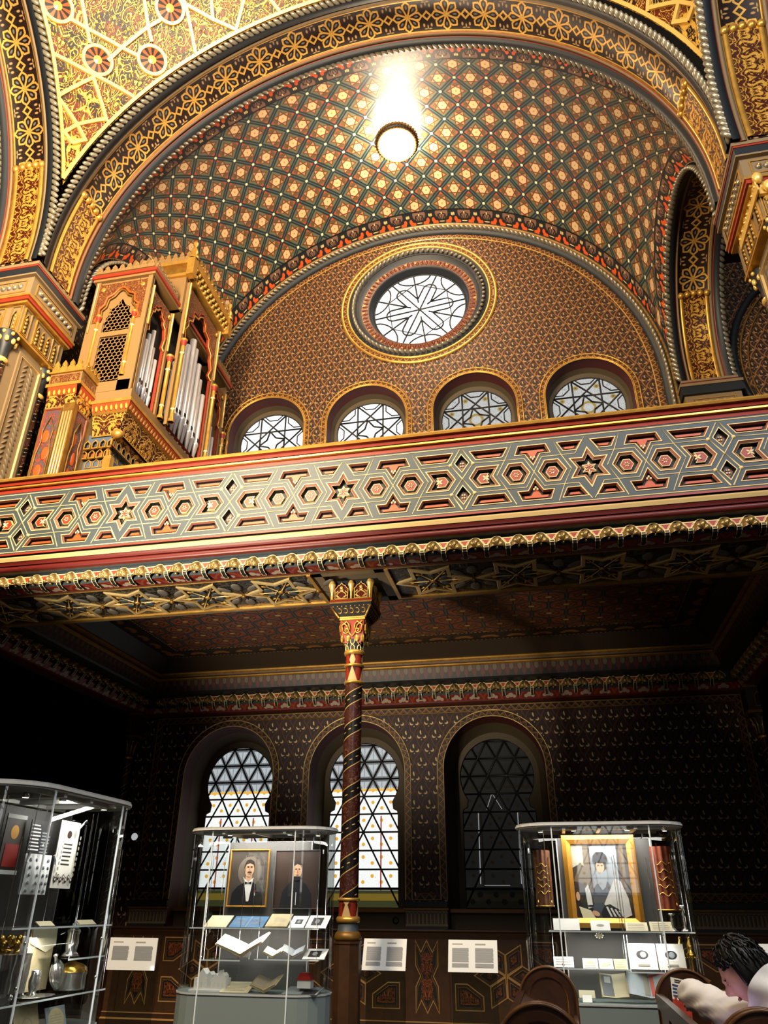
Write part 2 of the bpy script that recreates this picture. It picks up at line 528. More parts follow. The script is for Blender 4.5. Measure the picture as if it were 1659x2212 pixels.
def m_spiral():
    u, v = uv()              # u: turn 0..1, v: height m
    s = xfrac(u - v / .32); band = xabs(s - .5)
    col = mixc(noise(14, 3), '2b1310', '3d1b14')
    sh = xfrac(u + v / .42 + .5)
    l1 = below(xabs(band - .21), .016, .006)
    dark = below(band, .19, .004)
    dots = below(xlen((s - .5) * .55, ceni(v + u * .2, .06)), .012, .003)
    vn = below(xabs(xsin(noise(12, 2, 1.) * 18)), .25, .1) * above(band, .25, .01)
    col = mixc(vn * .7, col, '6e4632')
    col = mixc(dark, col, '15100e'); g = xmax(l1, dots * dark)
    col = mixc(g, col, 'd2b070')
    return col, g, g
mat('spiral_shaft', rough=.3, metal=.4, fn=m_spiral, bump=.004)
def m_flame():
    u, v = uv(); a = ceni(u, .125)
    f = below(xabs(a) * 1.6 + v * .5, .09, .004)
    col = mixc(f, '3a1511', 'b8986a'); f2 = below(ell(ceni(u + .0625, .125), v - .1, .03, .07), 1, .2)
    return mixc(f2, col, '7a2416'), None, None
mat('flame_shaft', rough=.3, fn=m_flame)

# stained glass: daylight behind patterned panes
def emit_mat(name, fn, rough=.2):
    m = bpy.data.materials.new(name); m.use_nodes = True; nt = m.node_tree; X.nt = nt
    b = nt.nodes['Principled BSDF']; b.inputs['Roughness'].default_value = rough
    c, st = fn()
    b.inputs['Base Color'].default_value = (.03, .03, .03, 1)
    if isinstance(c, (str, tuple)): b.inputs['Emission Color'].default_value = lin(c)
    else: nt.links.new(c, b.inputs['Emission Color'])
    if isinstance(st, X): nt.links.new(st.k, b.inputs['Emission Strength'])
    else: b.inputs['Emission Strength'].default_value = st
    MATS[name] = m; return m
def m_tri_glass(dull):
    def fn():
        u, v = uv(); T = .31; H = T * .8660254 * 1.05     # triangle grid as the leads
        # local triangle coordinates
        r = v / H; fr = xfrac(r); row = xfloor(r)
        s = u / T + row * .5; a = xfrac(s)
        up = below(xabs(a - .5) * 2, 1 - fr, .001)
        ay = xabs(a - .5) * T * up + (.5 - xabs(a - .5)) * T * (1 - up)
        ty = (fr - .34) * H * up + (.66 - fr) * H * (1 - up)
        tri = xmax(ay * .8660254 + ty * .5, -ty)       # centred triangle
        top = above(v, 1.82, .01)
        base = mixc(noise(40, 2), 'f2f2ee', 'd8dcdc')
        grey = mixc(below(noise(60, 1), .5, .04), '74787c', '8d9092')
        grey = mixc(below(tri, .055, .004), grey, 'e0e8ec'); grey = mixc(below(xabs(ay), .004, .002) * below(tri, .05, .003), grey, '6c7c86')
        fl = below(xlen(ay, ty), .028, .004)
        sc = below(xabs(xsin(noise(16, 2, 1., comb(xabs(u), v)) * 30)), .14, .08)
        low = mixc(sc * .65, base, '8b948f')
        low = mixc(fl, low, 'd39a2c')
        red = below(xabs(xabs(u) - .30), .012, .003) * below(v, 1.38, .003)
        low = mixc(red, low, '8f3b34')
        yb = below(xabs(v - 1.80), .022, .004); low = mixc(yb, low, 'dba83e')
        bot = below(v, .26, .004); low = mixc(bot, low, '5c5f3a')
        low = mixc(bot * below(xabs(v - .16), .05, .004), low, 'b89a3a')
        c = mixc(top, low, grey)
        if dull: return mixc(.985, c, '0a0a08'), .5
        return c, 1.25 - top * .62 - bot * .9
    return fn
emit_mat('lit_glass', m_tri_glass(False))
def m_far():
    c, st = m_tri_glass(False)()
    return c, st * 4.5
emit_mat('far_glass', m_far)
emit_mat('unlit_glass', m_tri_glass(True), .15)
def m_round(bright):
    def fn():
        u, v = uv(); r = xlen(u, v)
        p, q = fold(u, v, 8, pi / 8)
        sc = below(xabs(xsin(noise(9, 2, 1., comb(xabs(u), xabs(v))) * 30)), .3, .1)
        c = mixc(sc * .75, 'eef0ee', '8f979b')
        fl = below(xlen(p - .55, q), .055, .006); fl2 = below(xlen(p - .55, q), .025, .005)
        c = mixc(fl, c, 'c9ab55'); c = mixc(fl2, c, '8a6a30')
        rg = below(xabs(r - .13), .025, .004) + below(xlen(p - .13, q), .03, .005)
        c = mixc(xmin(rg, 1.), c, 'c2a24a')
        if bright > 1: c = mixc(.78, c, 'ffffff')
        return c, bright
    return fn
emit_mat('round_glass_bright', m_round(1.5))
emit_mat('round_glass_soft', m_round(.62))
emit_mat('rose_glass', lambda: ('fdfdff', 1.7))
emit_mat('lamp_glow', lambda: ('ffe6c4', 185.))

def glass_mat(name, tint='eef4f2', refl=1., base=.0):
    m = bpy.data.materials.new(name); m.use_nodes = True; nt = m.node_tree; nt.nodes.clear()
    N = nt.nodes.new; L = nt.links.new
    o = N('ShaderNodeOutputMaterial'); mx = N('ShaderNodeMixShader'); t = N('ShaderNodeBsdfTransparent'); g = N('ShaderNodeBsdfGlossy')
    lw = N('ShaderNodeFresnel'); lw.inputs['IOR'].default_value = 1.45
    ma = N('ShaderNodeMath'); ma.operation = 'MULTIPLY_ADD'; ma.inputs[1].default_value = refl; ma.inputs[2].default_value = base; ma.use_clamp = True
    t.inputs['Color'].default_value = lin(tint); g.inputs['Roughness'].default_value = .02; g.inputs['Color'].default_value = (1, 1, 1, 1)
    L(lw.outputs[0], ma.inputs[0]); L(ma.outputs[0], mx.inputs[0]); L(t.outputs[0], mx.inputs[1]); L(g.outputs[0], mx.inputs[2]); L(mx.outputs[0], o.inputs[0])
    MATS[name] = m
glass_mat('case_glass', 'f6f9f8', .55, .03)
glass_mat('acrylic', 'dfe6e4', 1.0, .03)
from mathutils.geometry import tessellate_polygon
YW, YF0, YF1 = 4.86, -.52, .46
Z0, AA, AB = 10.85, 5.12, 5.2
def S(ob, label=None): return tag(ob, label, None, None, 'structure')

# ---------------------------------------------------------------- floor and lower side walls
mb = MB(); mb.box(-12, 9, -14, 5.6, -.25, 0, 0); S(mb.build('floor', 'floor_stone'), 'dark stone floor of the hall')

def holed_wall(mb, outer, holes, y, m):
    loops = [[V((p[0], p[1], 0)) for p in q] for q in [outer] + holes]
    flat = [p for l in loops for p in l]
    for t in tessellate_polygon(loops):
        P = [flat[k] for k in t]
        mb.face([(p.x, y, p.y) for p in P], m, [(p.x, p.y) for p in P])
def arch_outline(xc, cz, r, zb, n=28):     # from bottom left, up, over, down to bottom right
    return [(xc - r, zb)] + [(xc - r * cos(t), cz + r * sin(t)) for t in arc_pts(n)] + [(xc + r, zb)]
def circ(xc, zc, r, n=40, ry=None): return [(xc + r * cos(2 * pi * k / n), zc + (ry or r) * sin(2 * pi * k / n)) for k in range(n)]
def keyhole(xc, zb=1.60):
    R, cz = .62, 3.56; t0 = -.62
    p = [(xc - .60, zb), (xc - .60, 3.0), (xc - .585, 3.06), (xc - .52, 3.09)]
    t = arc_pts(30, pi - t0, t0)
    return p + [(xc + R * cos(a), cz + R * sin(a)) for a in t] + [(xc + .52, 3.09), (xc + .585, 3.06), (xc + .60, 3.0), (xc + .60, zb)]
LW = [-5.375, -3.10, -.82]                 # lower window centres
RW = [-5.27, -3.05, -.77, 1.52]            # upper round windows
ROSE = (-1.90, 13.82)

# back wall, ground floor: painted diaper field with three arched openings
mb = MB()
holes = [arch_outline(x, 3.62, .82, 1.33) for x in LW]
holed_wall(mb, [(-8.2, 1.33), (4.6, 1.33), (4.6, 5.7), (-8.2, 5.7)], [[(a, max(b, 1.3301)) for a, b in h] for h in holes], YW, 0)
S(mb.build('wall_back', 'diaper_lower'), 'dark red diapered wall behind the display cases')
# back wall, gallery level with rose and four round windows
mb = MB()
holes = [arch_outline(x, 10.72, .86, 9.4) for x in RW] + [circ(ROSE[0], ROSE[1], 1.42, 48)]
holed_wall(mb, [(-8.6, 5.7), (8.2, 5.7), (8.2, 16.4), (-8.6, 16.4)], holes, YW, 0)
S(mb.build('wall_back_upper', 'diaper_upper'), 'gilded brown diapered lunette wall with the rose window')
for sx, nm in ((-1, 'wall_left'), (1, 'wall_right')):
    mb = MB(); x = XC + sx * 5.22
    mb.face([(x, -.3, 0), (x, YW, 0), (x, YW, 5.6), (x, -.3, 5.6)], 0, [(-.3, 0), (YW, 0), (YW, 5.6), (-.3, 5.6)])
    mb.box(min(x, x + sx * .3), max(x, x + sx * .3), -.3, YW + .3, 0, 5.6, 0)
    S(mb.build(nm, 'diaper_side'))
# deep dark rooms behind the side arches of the gallery
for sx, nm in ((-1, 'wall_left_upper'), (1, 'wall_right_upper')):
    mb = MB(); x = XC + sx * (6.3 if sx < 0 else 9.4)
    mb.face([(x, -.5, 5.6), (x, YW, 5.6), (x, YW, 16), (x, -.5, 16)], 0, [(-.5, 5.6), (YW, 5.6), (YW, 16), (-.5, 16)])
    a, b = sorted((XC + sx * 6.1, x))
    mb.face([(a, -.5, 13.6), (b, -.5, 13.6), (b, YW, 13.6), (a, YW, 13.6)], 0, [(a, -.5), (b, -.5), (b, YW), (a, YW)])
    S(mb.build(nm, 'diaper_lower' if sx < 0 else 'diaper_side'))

# ---------------------------------------------------------------- path helpers for arches
def arch_path(c, a, b, z0, zb0, zb1, n=96, t0=0., t1=pi):
    """list of (h, z, nh, nz, s): along-span, height, inward normal, arc length"""
    P = []
    if t0 == 0. and zb0 < z0: P += [(c - a, zb0, 1., 0.)]
    for t in arc_pts(n, t0, t1):
        nh, nz = cos(t) / a, -sin(t) / b; l = hypot(nh, nz); P.append((c - a * cos(t), z0 + b * sin(t), nh / l, nz / l))
    if t1 == pi and zb1 < z0: P += [(c + a, zb1, -1., 0.)]
    s = 0; out = []
    for i, p in enumerate(P):
        if i: s += hypot(p[0] - P[i - 1][0], p[1] - P[i - 1][1])
        out.append(p + (s,))
    L = out[-1][4]
    return [(h, z, nh, nz, s - L / 2) for h, z, nh, nz, s in out]
def to3(axis, h, w, z): return (h, w, z) if axis == 'x' else (w, h, z)
def sweep(mb, path, prof, ms, axis, sm=True, v0=None, closed=False):
    """prof: [(w, r)] with r = distance inwards"""
    n = len(path); acc = [0]
    for i in range(1, len(prof)): acc.append(acc[-1] + hypot(prof[i][0] - prof[i - 1][0], prof[i][1] - prof[i - 1][1]))
    for j in range(len(prof) - 1):
        i0 = len(mb.v)
        for (h, z, nh, nz, s) in path:
            for k in (j, j + 1):
                w, r = prof[k]; mb.v.append(to3(axis, h + nh * r, w, z + nz * r))
        N = n if closed else n - 1
        for i in range(N):
            a, b = i0 + 2 * i, i0 + 2 * ((i + 1) % n)
            mb.f.append((a, b, b + 1, a + 1)); mb.m.append(ms[j] if isinstance(ms, (list, tuple)) else ms)
            va, vb = (acc[j], acc[j + 1]) if v0 is None else (v0[j], v0[j + 1])
            s0 = path[i][4]; s1 = path[(i + 1) % n][4]
            if closed and i == n - 1: s1 = s0 + hypot(path[0][0] - path[i][0], path[0][1] - path[i][1])
            mb.uv.append([(s0, va), (s1, va), (s1, vb), (s0, vb)]); mb.sm.append(sm)
def circle_path(xc, zc, r, n=72):
    return [(xc + r * cos(2 * pi * k / n), zc + r * sin(2 * pi * k / n), -cos(2 * pi * k / n), -sin(2 * pi * k / n), r * 2 * pi * k / n) for k in range(n)]
def rope(mb, path, r_in, w, axis, rad=.055, pitch=.13, m=0, closed=False, tilt=1.1):
    """twisted cable moulding: slanted beads strung along the path"""
    pts = [V(to3(axis, h + nh * r_in, w, z + nz * r_in)) for h, z, nh, nz, s in path]
    nr = [V(to3(axis, nh, 0, nz)) for h, z, nh, nz, s in path]
    wd = V(to3(axis, 0, 1, 0))
    if closed: pts.append(pts[0]); nr.append(nr[0])
    acc = [0.]
    for i in range(1, len(pts)): acc.append(acc[-1] + (pts[i] - pts[i - 1]).length)
    L = acc[-1]; N = max(int(L / pitch), 2); i = 0
    for k in range(N):
        s = (k + .5) * L / N
        while i < len(acc) - 2 and acc[i + 1] < s: i += 1
        f = (s - acc[i]) / max(acc[i + 1] - acc[i], 1e-6)
        p = pts[i].lerp(pts[i + 1], f); t = (pts[i + 1] - pts[i]).normalized(); n = nr[i]; b = wd
        e = (t + b * tilt).normalized(); g = n; q = e.cross(g)
        M = Matrix((e, g, q)).transposed()
        mb.ball(p, pitch * 1.0, rad * .82, rad * .8, 7, 5, m, M)
def stripes(y0, y1, kind='band'):
    pass

# ---------------------------------------------------------------- the vault
VY, VH, RF, RS = 2.64, 2.16, 5.2, 2.1
def vz(x, y): return Z0 + sqrt(max(RF ** 2 * (1 - ((x - XC) / AA) ** 2) + RS ** 2 * (1 - ((y - VY) / VH) ** 2), 0))
mb = MB()
def vf(u, v):
    x = XC - AA * cos(pi * u) * .9999; y = VY - VH * cos(pi * v) * .9999
    return (x, y, vz(x, y))
def vu(u, v):
    x = -cos(pi * u); y = -VH * cos(pi * v)
    return ((u - .5) * pi * AA, y)
mb.grid(vf, 72, 36, 0, vu, True)
vault = S(mb.build('ceiling', 'vault_paint'), 'green lattice vault of golden stars over the gallery')
# palmette borders running round the four edges of the vault
def vault_strip(pts, w=.42, lift=.012):
    mb = MB(); n = len(pts); s = 0
    for i in range(n - 1):
        (a, c), (b, d) = pts[i], pts[i + 1]
        L = (V(b) - V(a)).length
        q = [a, b, d, c]
        mb.face([(p[0], p[1], p[2] - lift) for p in q], 0, [(s, 0), (s + L, 0), (s + L, w), (s, w)], True); s += L
    return mb
def edge_pts(fn, n, w):
    out = []
    for i in range(n + 1):
        x, y, dx, dy = fn(i / n)
        p = V((x, y, vz(x, y)))
        st = .5
        for _ in range(12):
            q = V((x + dx * st, y + dy * st, vz(x + dx * st, y + dy * st)))
            d = (q - p).length; st *= w / max(d, 1e-6)
            st = min(st, 1.2)
        out.append((tuple(p), tuple(q)))
    return out
E0, E1 = VY - VH * .9999, VY + VH * .9999
front = edge_pts(lambda t: (XC - AA * .985 * cos(pi * (.055 + .89 * t)), E0, 0, 1), 90, .42)
back = edge_pts(lambda t: (XC - AA * .985 * cos(pi * (.055 + .89 * t)), E1, 0, -1), 90, .42)
vault_strip(front).build('painted_border', 'palmette_border', vault)
vault_strip(back).build('painted_border', 'palmette_border', vault)
for sx in (-1, 1):
    e = edge_pts(lambda t: (XC + sx * AA * .9999, VY - VH * .97 * cos(pi * (.09 + .82 * t)), -sx, 0), 44, .42)
    vault_strip(e).build('painted_border', 'palmette_border', vault)

# ---------------------------------------------------------------- the arches
def band_profile(w0, w1):
    """painted soffit profile across an arch, both arrises stepped; returns prof, mats, v"""
    c = (w0 + w1) / 2; h = abs(w1 - w0) / 2; sg = 1 if w1 > w0 else -1
    rows = [(-h, .07, 1), (-h + .10, .07, 1), (-h + .10, .02, 2), (-h + .125, .02, 2), (-h + .125, .03, 0), (-h + .185, .03, 2), (-.30, .02, 3), (-.285, .0, 4), (.285, .0, 3), (.30, .02, 2), (h - .185, .03, 0), (h - .125, .03, 2), (h - .125, .02, 2), (h - .10, .02, 1), (h - .10, .07, 1), (h, .07, 1)]
    return [(c + sg * a, r) for a, r, _ in rows], [m for *_, m in rows][:-1], [sg * a for a, *_ in rows]
BM = ['stone', 'slate_dark', 'red', 'gold_dull', 'rosette_band', 'arabesque_gold', 'gold']
KS = 'structure'
def arch(label, axis, c, a, b, zb, w0, w1, t_pan, panels=(1, 1), ropes=(1, 1), name='arch', z0=Z0):
    base = to3(axis, c, (w0 + w1) / 2, z0)
    T = thing(name, base, label, 'arch', None, KS)
    path = arch_path(c, a, b, z0, zb, zb)
    pr, ms, v = band_profile(w0, w1)
    mb = MB(); sweep(mb, path, pr, ms, axis, True, v); mb.build('soffit_band', BM, T)
    for k, sd in enumerate((0, 1)):
        if not panels[k]: continue
        mb = MB()
        pp = [p for p in arch_path(c, a, b, z0, zb + .06, zb + .06) if (p[0] < c if sd == 0 else p[0] > c) and p[1] < z0 + b * sin(t_pan)]
        m = (w0 + w1) / 2
        sweep(mb, pp, [(m - .27, .012), (m - .27, .03), (m - .235, .035), (m - .20, .03), (m - .20, .012)], [6, 6, 6, 6], axis, True)
        sweep(mb, pp, [(m + .20, .012), (m + .20, .03), (m + .235, .035), (m + .27, .03), (m + .27, .012)], [6, 6, 6, 6], axis, True)
        sweep(mb, pp, [(m - .20, .02), (m + .20, .02)], [5], axis, True, [-.20, .20])
        end = pp[-1] if sd == 0 else pp[0]
        h, z, nh, nz, s = end
        for q in range(5):          # scalloped cusps crowning the panel
            f = (q - 2) * .12
            mb.ball(to3(axis, h + nh * .015, m + f, z + nz * .015 + .03 - abs(f) * .12), .065, .065, .07, 8, 6, 6)
        mb.build('springing_panel', BM, T)
    for k, w in enumerate((w0, w1)):
        if ropes[k]:
            mb = MB(); rope(mb, arch_path(c, a, b, z0, zb + .1, zb + .1), .03, w + (.03 if w > (w0 + w1) / 2 else -.03) * (1 if axis == 'x' else 1), axis, .052, .11); mb.build('cable_moulding', 'bead_silver', T)
    return T
arch('wide gilded arch of dark rosettes spanning the front of the gallery vault', 'x', XC, AA, AB, 10.55, YF0, YF1, .30)
arch('rosette arch curving up along the left edge toward the viewer', 'y', -.56 - 5.11, 5.11, 5.2, 10.55, -8.02, -7.06, .34, (0, 1))
arch('rosette arch seen in part at the top right corner above the gold corbel', 'y', -.56 - 5.11, 5.11, 5.2, 10.55, 3.14, 4.10, .34, (0, 1))
arch('narrow rosette arch opening to the dark side gallery on the right', 'y', 2.60, 2.02, 2.1, 10.45, 3.20, 4.12, .72, (0, 1))
arch('shadowed narrow arch above the organ case on the left', 'y', 2.60, 2.02, 2.1, 10.45, -8.04, -7.12, .72, (0, 0))
# lunette mouldings on the back wall
T = thing('lunette_moulding', (XC, 4.8, Z0), 'dark cable moulding arching over the lunette wall below the green vault', 'moulding', None, KS)
mb = MB(); pth = arch_path(XC, AA, AB, Z0, 9.0, 9.0)
sweep(mb, pth, [(4.70, 0), (4.70, .03), (4.73, .07), (4.76, .07), (4.78, .20), (4.85, .23)], [1, 0, 1, 1, 1], 'x'); mb.build('hood', ['gold_dull', 'slate_dark'], T)
mb = MB(); rope(mb, pth, .12, 4.74, 'x', .052, .11); mb.build('cable', 'bead_silver', T)
mb = MB(); sweep(mb, arch_path(XC, AA, AB, Z0, 9.0, 9.0), [(4.845, .26), (4.84, .36), (4.845, .37)], [0, 1], 'x', True, [.1, 0, 0]); mb.build('zigzag_border', ['zigzag_upper', 'gold'], T)

# ---------------------------------------------------------------- pendentives
def sph(x, y):
    return Z0 + sqrt(max(5.32 ** 2 + 5.11 ** 2 - (x - XC) ** 2 - (y + 5.65) ** 2, .01))
for sx, nm in ((-1, 'pendentive'), (1, 'pendentive')):
    T = thing(nm, (XC + sx * 5.1, -.56, 12.4), 'blazing gold arabesque pendentive with red and black roundels at top left' if sx < 0 else 'small visible corner of gold pendentive at top right', 'pendentive', None, KS)
    mb = MB()
    def pf(u, v):
        x = XC + sx * 5.11 * (1 - u ** 1.3 * 1.0); y = -.54 - 5.11 * v ** 1.3; return (x, y, sph(x, y))
    mb.grid(pf, 40, 40, 0, lambda u, v: ((u ** 1.3 - v ** 1.3) * 3.6, (u + v) * 3.), True); mb.build('field', 'arabesque_pendentive', T)
    MX = lambda p: V((p[0] if sx < 0 else 2 * XC - p[0], p[1], 0))
    def ribbon(mb, pts, w=.035, m=0, lift=.035, closed=False):
        P = []
        n = len(pts)
        for i in range(n - (0 if closed else 1)):
            a, b = MX(pts[i]), MX(pts[(i + 1) % n]); k = max(int((b - a).length / .12), 1)
            P += [a.lerp(b, q / k) for q in range(k)]
        if not closed: P.append(MX(pts[-1]))
        Q = []
        for p in P:
            x, y = p.x, p.y; z = sph(x, y); n_ = (V((XC, -5.65, Z0)) - V((x, y, z))).normalized(); Q.append((V((x, y, z)) + n_ * lift * .5, n_))
        N = len(Q)
        for i in range(N if closed else N - 1):
            (p, n_), (q, n2) = Q[i], Q[(i + 1) % N]; t = (q - p)
            if t.length < 1e-5: continue
            t.normalize(); b = t.cross(n_).normalized() * w
            p2, q2 = p - t * w * .3, q + t * w * .3
            A = [p2 - b - n_ * .03, p2 - b * .8 + n_ * lift, p2 + b * .8 + n_ * lift, p2 + b - n_ * .03]
            B = [q2 - b - n2 * .03, q2 - b * .8 + n2 * lift, q2 + b * .8 + n2 * lift, q2 + b - n2 * .03]
            for k in range(3): mb.face([A[k], B[k], B[k + 1], A[k + 1]], m)
    ST = [[(-7.05, -3.2), (-7.05, -1.57), (-7.065, -1.2), (-7.07, -.83), (-7.07, -.57)], [(XC, -.57), (-4.72, -.57), (-5.53, -.57), (-6.5, -.57), (-7.07, -.57)],
          [(-7.05, -1.57), (-6.65, -1.14), (-6.09, -.60)], [(-7.06, -1.18), (-6.6, -1.06), (-6.5, -.60)],
          [(-6.74, -1.74), (-6.56, -1.54), (-6.14, -1.12), (-5.94, -.94)], [(-5.5, -1.13), (-5.70, -1.14), (-6.14, -1.12), (-6.36, -1.10)],
          [(-6.54, -1.84), (-6.56, -1.54), (-6.56, -1.39)], [(-5.67, -1.44), (-5.7, -1.14), (-5.69, -.98)], [(-5.09, -1.3), (-5.05, -1.08), (-5.04, -.60)],
          [(-5.03, -1.12), (-4.66, -.83), (-4.3, -.60)], [(-7.05, -1.13), (-6.88, -.81), (-6.79, -.62)], [(-6.5, -.62), (-6.88, -.81), (-7.04, -.86)], [(-7.04, -.86), (-6.96, -.72), (-6.79, -.63)],
          [(-6.2, -2.2), (-5.67, -1.44), (-5.1, -1.6)], [(-4.3, -.6), (-3.9, -1.1), (-3.5, -.6)], [(-4.66, -.83), (-4.5, -1.8)]]
    mb = MB()
    for s_ in ST: ribbon(mb, s_)
    CI = [(-6.50, -1.18), (-5.73, -.80), (-6.86, -1.95), (-5.31, -1.19)]
    for cx_, cy_ in CI:
        n_ = (V((XC, -5.65, Z0)) - V((cx_, cy_, sph(cx_, cy_)))).normalized(); e1 = V((0, 0, 1)).cross(n_).normalized(); e2 = n_.cross(e1)
        ribbon(mb, [tuple((V((cx_, cy_, 0)) + (e1 * cos(2 * pi * k / 24) + e2 * sin(2 * pi * k / 24)) * .235)[:2]) for k in range(24)], .032, closed=True)
    mb.build('strapwork', 'gold_bright', T)
    for cx_, cy_ in CI:
        mb = MB(); n_ = (V((XC, -5.65, Z0)) - V((cx_, cy_, sph(cx_, cy_)))).normalized()
        c = MX((cx_, cy_)); c.z = sph(cx_, cy_); n_ = (V((XC, -5.65, Z0)) - c).normalized(); e1 = V((0, 0, 1)).cross(n_).normalized(); e2 = n_.cross(e1); c = c + n_ * .04
        for k in range(20):
            t0, t1 = 2 * pi * k / 20, 2 * pi * (k + 1) / 20; f = lambda t, r, l=0: c + (e1 * cos(t) + e2 * sin(t)) * r + n_ * l
            mb.face([f(t0, .06), f(t0, .21, -.02), f(t1, .21, -.02), f(t1, .06)], k % 2)
            mb.face([f(t0, .0, .03), f(t0, .07, .005), f(t1, .07, .005)], 2)
        mb.build('roundel', ['orange', 'coffer_dark', 'gold_bright'], T)
# ---------------------------------------------------------------- scallop shells and cornices
def make_shell(R=.093, D=.066):
    mb = MB()
    def fn(u, v):
        a = -.28 + (pi + .56) * u; lobe = abs(sin(3.5 * (a + .28) * pi / (pi + .56) * 1.0))
        r = R * (.06 + .94 * v) * (1 - .10 * (1 - lobe) * v); d = (.022 + D * sin(pi * min(1, .16 + .84 * v)) ** .8) * (1 - .16 * (1 - lobe)) if v < 1 else 0.
        return (r * cos(a), -d, .012 + r * sin(a) * (1.34 if sin(a) > 0 else .8))
    mb.grid(fn, 42, 7, 0, None, True)
    mb.ball((0, -.03, .004), .02, .02, .014, 8, 5, 0)
    return mb
shell_proto = None
def shell_at(parent, p, rz=0., sc=1.):
    global shell_proto
    if shell_proto is None:
        shell_proto = make_shell().build('scallop_shell', ['gold_shell', 'coffer_dark'], parent); o = shell_proto
    else:
        o = shell_proto.copy(); COL.objects.link(o); o.parent = parent
    o.location = V(p) - wloc(parent); o.rotation_euler = (0, 0, rz); o.scale = (sc, sc, sc)
def scallop_course(parent, axis, a0, a1, n, w, z, face, sc=1., flat=False):
    """shells along axis between a0 and a1 on the plane w, facing 'face' (-1 or +1) across it"""
    st = (a1 - a0) / n; mb = MB()
    if axis == 'x': fr = lambda a, b, c=0.: V((a, w + face * c, b)); rz = 0 if face < 0 else pi
    else: fr = lambda a, b, c=0.: V((w + face * c, a, b)); rz = pi / 2 if face > 0 else -pi / 2
    k = .223 / st if False else 1.
    for i in range(n):
        c = a0 + (i + .5) * st
        shell_at(parent, fr(c, z, .0), rz, sc * st / .223)
        e = a0 + (i + 1) * st if i < n - 1 else None
        if e is None: continue
        h = .05 * st / .223
        tri = [(e - h * 1.45, z + .122), (e - h * .4, z + .05), (e + h * .4, z + .05), (e + h * 1.45, z + .122)]
        coffer(mb, tri, lambda a, b, q=0.: fr(a, b, q + .012), [(0, .004, 1), (.010, .004, 1)], 2)
        br = [(e - h * .55, z - .10), (e + h * .55, z - .10), (e + h * .55, z + .01), (e - h * .55, z + .01)]
        # curved bracket with pale edges
        for (q0, q1, c0, c1) in ((0., .055, .075, .06), (-.055, 0., .06, .03), (-.1, -.055, .03, .01)):
            pass
        x0, x1 = e - h * .5, e + h * .5
        prof = [(z + .036, .0), (z + .034, .055), (z + .006, .055), (z - .004, .045), (z - .018, .035), (z - .040, -.03), (z - .044, -.10), (z - .01, -.13)] if flat else [(z + .036, .0), (z + .034, .055), (z + .006, .055), (z - .004, .045), (z - .03, .035), (z - .085, -.01), (z - .09, -.05), (z - .06, -.06)]
        for (za, ca), (zb, cb) in zip(prof, prof[1:]):
            mb.face([fr(x0, za, ca), fr(x1, za, ca), fr(x1, zb, cb), fr(x0, zb, cb)], 0)
            for xa, xb in ((x0 - .001, x0 + .005), (x1 - .005, x1 + .001)):
                mb.face([fr(xa, za + .001, ca + .003), fr(xb, za + .001, ca + .003), fr(xb, zb - .001, cb + .003), fr(xa, zb - .001, cb + .003)], 1)
        mb.face([fr(x0, prof[-2][0] - .001, prof[-2][1]), fr(x1, prof[-2][0] - .001, prof[-2][1]), fr(x1, prof[-2][0] - .001, prof[-2][1] + .008), fr(x0, prof[-2][0] - .001, prof[-2][1] + .008)], 1)
        for q in (0., .022): mb.face([fr(x0, z + .006 + q, .057), fr(x1, z + .006 + q, .057), fr(x1, z + .011 + q, .057), fr(x0, z + .011 + q, .057)], 1)
        for xs in (x0, x1):
            P = [fr(xs, zz, cc) for zz, cc in prof]
            mb.face(P, 0)
    for i in range(n):            # scalloped pale outline over each shell
        c = a0 + (i + .5) * st; R = .104 * st / .223
        P = [fr(c + R * cos(t) * (1 + .05 * abs(sin(3 * t))), z + .0 + 1.3 * R * sin(t) * (1 + .05 * abs(sin(3 * t))), .012) for t in arc_pts(20, .35, pi - .35)]
        mb.tube(P, .0055, 5, 1)
    mb.build('bracket_course', ['slate_dark', 'line_cream', 'red'], parent)

XL, XR = XC - 5.75, XC + 5.65
PY = -.72
T = thing('gallery_parapet', (XC, PY, 5.0), 'painted gallery parapet of grey panels with red star coffers across the whole hall', 'parapet')
mb = MB(); P = [(-.55, 6.39), (-.80, 6.39), (-.81, 6.37), (-.80, 6.345), (-.77, 6.34), (-.755, 6.30), (-.735, 6.30), (-.735, 6.28), (-.765, 6.28), (-.765, 6.258), (-.735, 6.255), (-.725, 6.205), (-.72, 6.20)]
extrude_path(mb, P, XL, XR, [0, 0, 0, 1, 1, 2, 2, 0, 0, 0, 1, 3]); extrude_path(mb, [(-.55, 6.39), (-.55, 5.5)], XL, XR, 3); mb.build('handrail', ['gold', 'red', 'coffer_dark', 'slate'], T)
mb = MB(); P = [(-.72, 5.352), (-.735, 5.350), (-.735, 5.328), (-.70, 5.328), (-.70, 5.305), (-.735, 5.300), (-.79, 5.270), (-.80, 5.268), (-.815, 5.245), (-.805, 5.205)]
extrude_path(mb, P, XL, XR, [1, 1, 2, 2, 2, 3, 0, 0, 0]); mb.build('ledge_moulding', ['gold_pale', 'red', 'coffer_dark', 'stone'], T)
mb = MB(); P = [(-.80, 5.205), (-.79, 5.18), (-.785, 5.16)] + [(-.74 - .05 * cos(t), 5.12 + .042 * sin(t)) for t in arc_pts(8, 1.3, -1.3)] + [(-.73, 5.072)]
extrude_path(mb, P, XL, XR, [0] * (len(P) - 2) + [1]); extrude_path(mb, [(-.73, 5.072), (-.70, 5.068), (-.70, 4.895)], XL, XR, 1); extrude_path(mb, [(-.545, 4.893), (-.53, 4.888), (-.52, 4.895)], XL, XR, 0); mb.build('red_roll_moulding', ['red_dark', 'slate'], T)
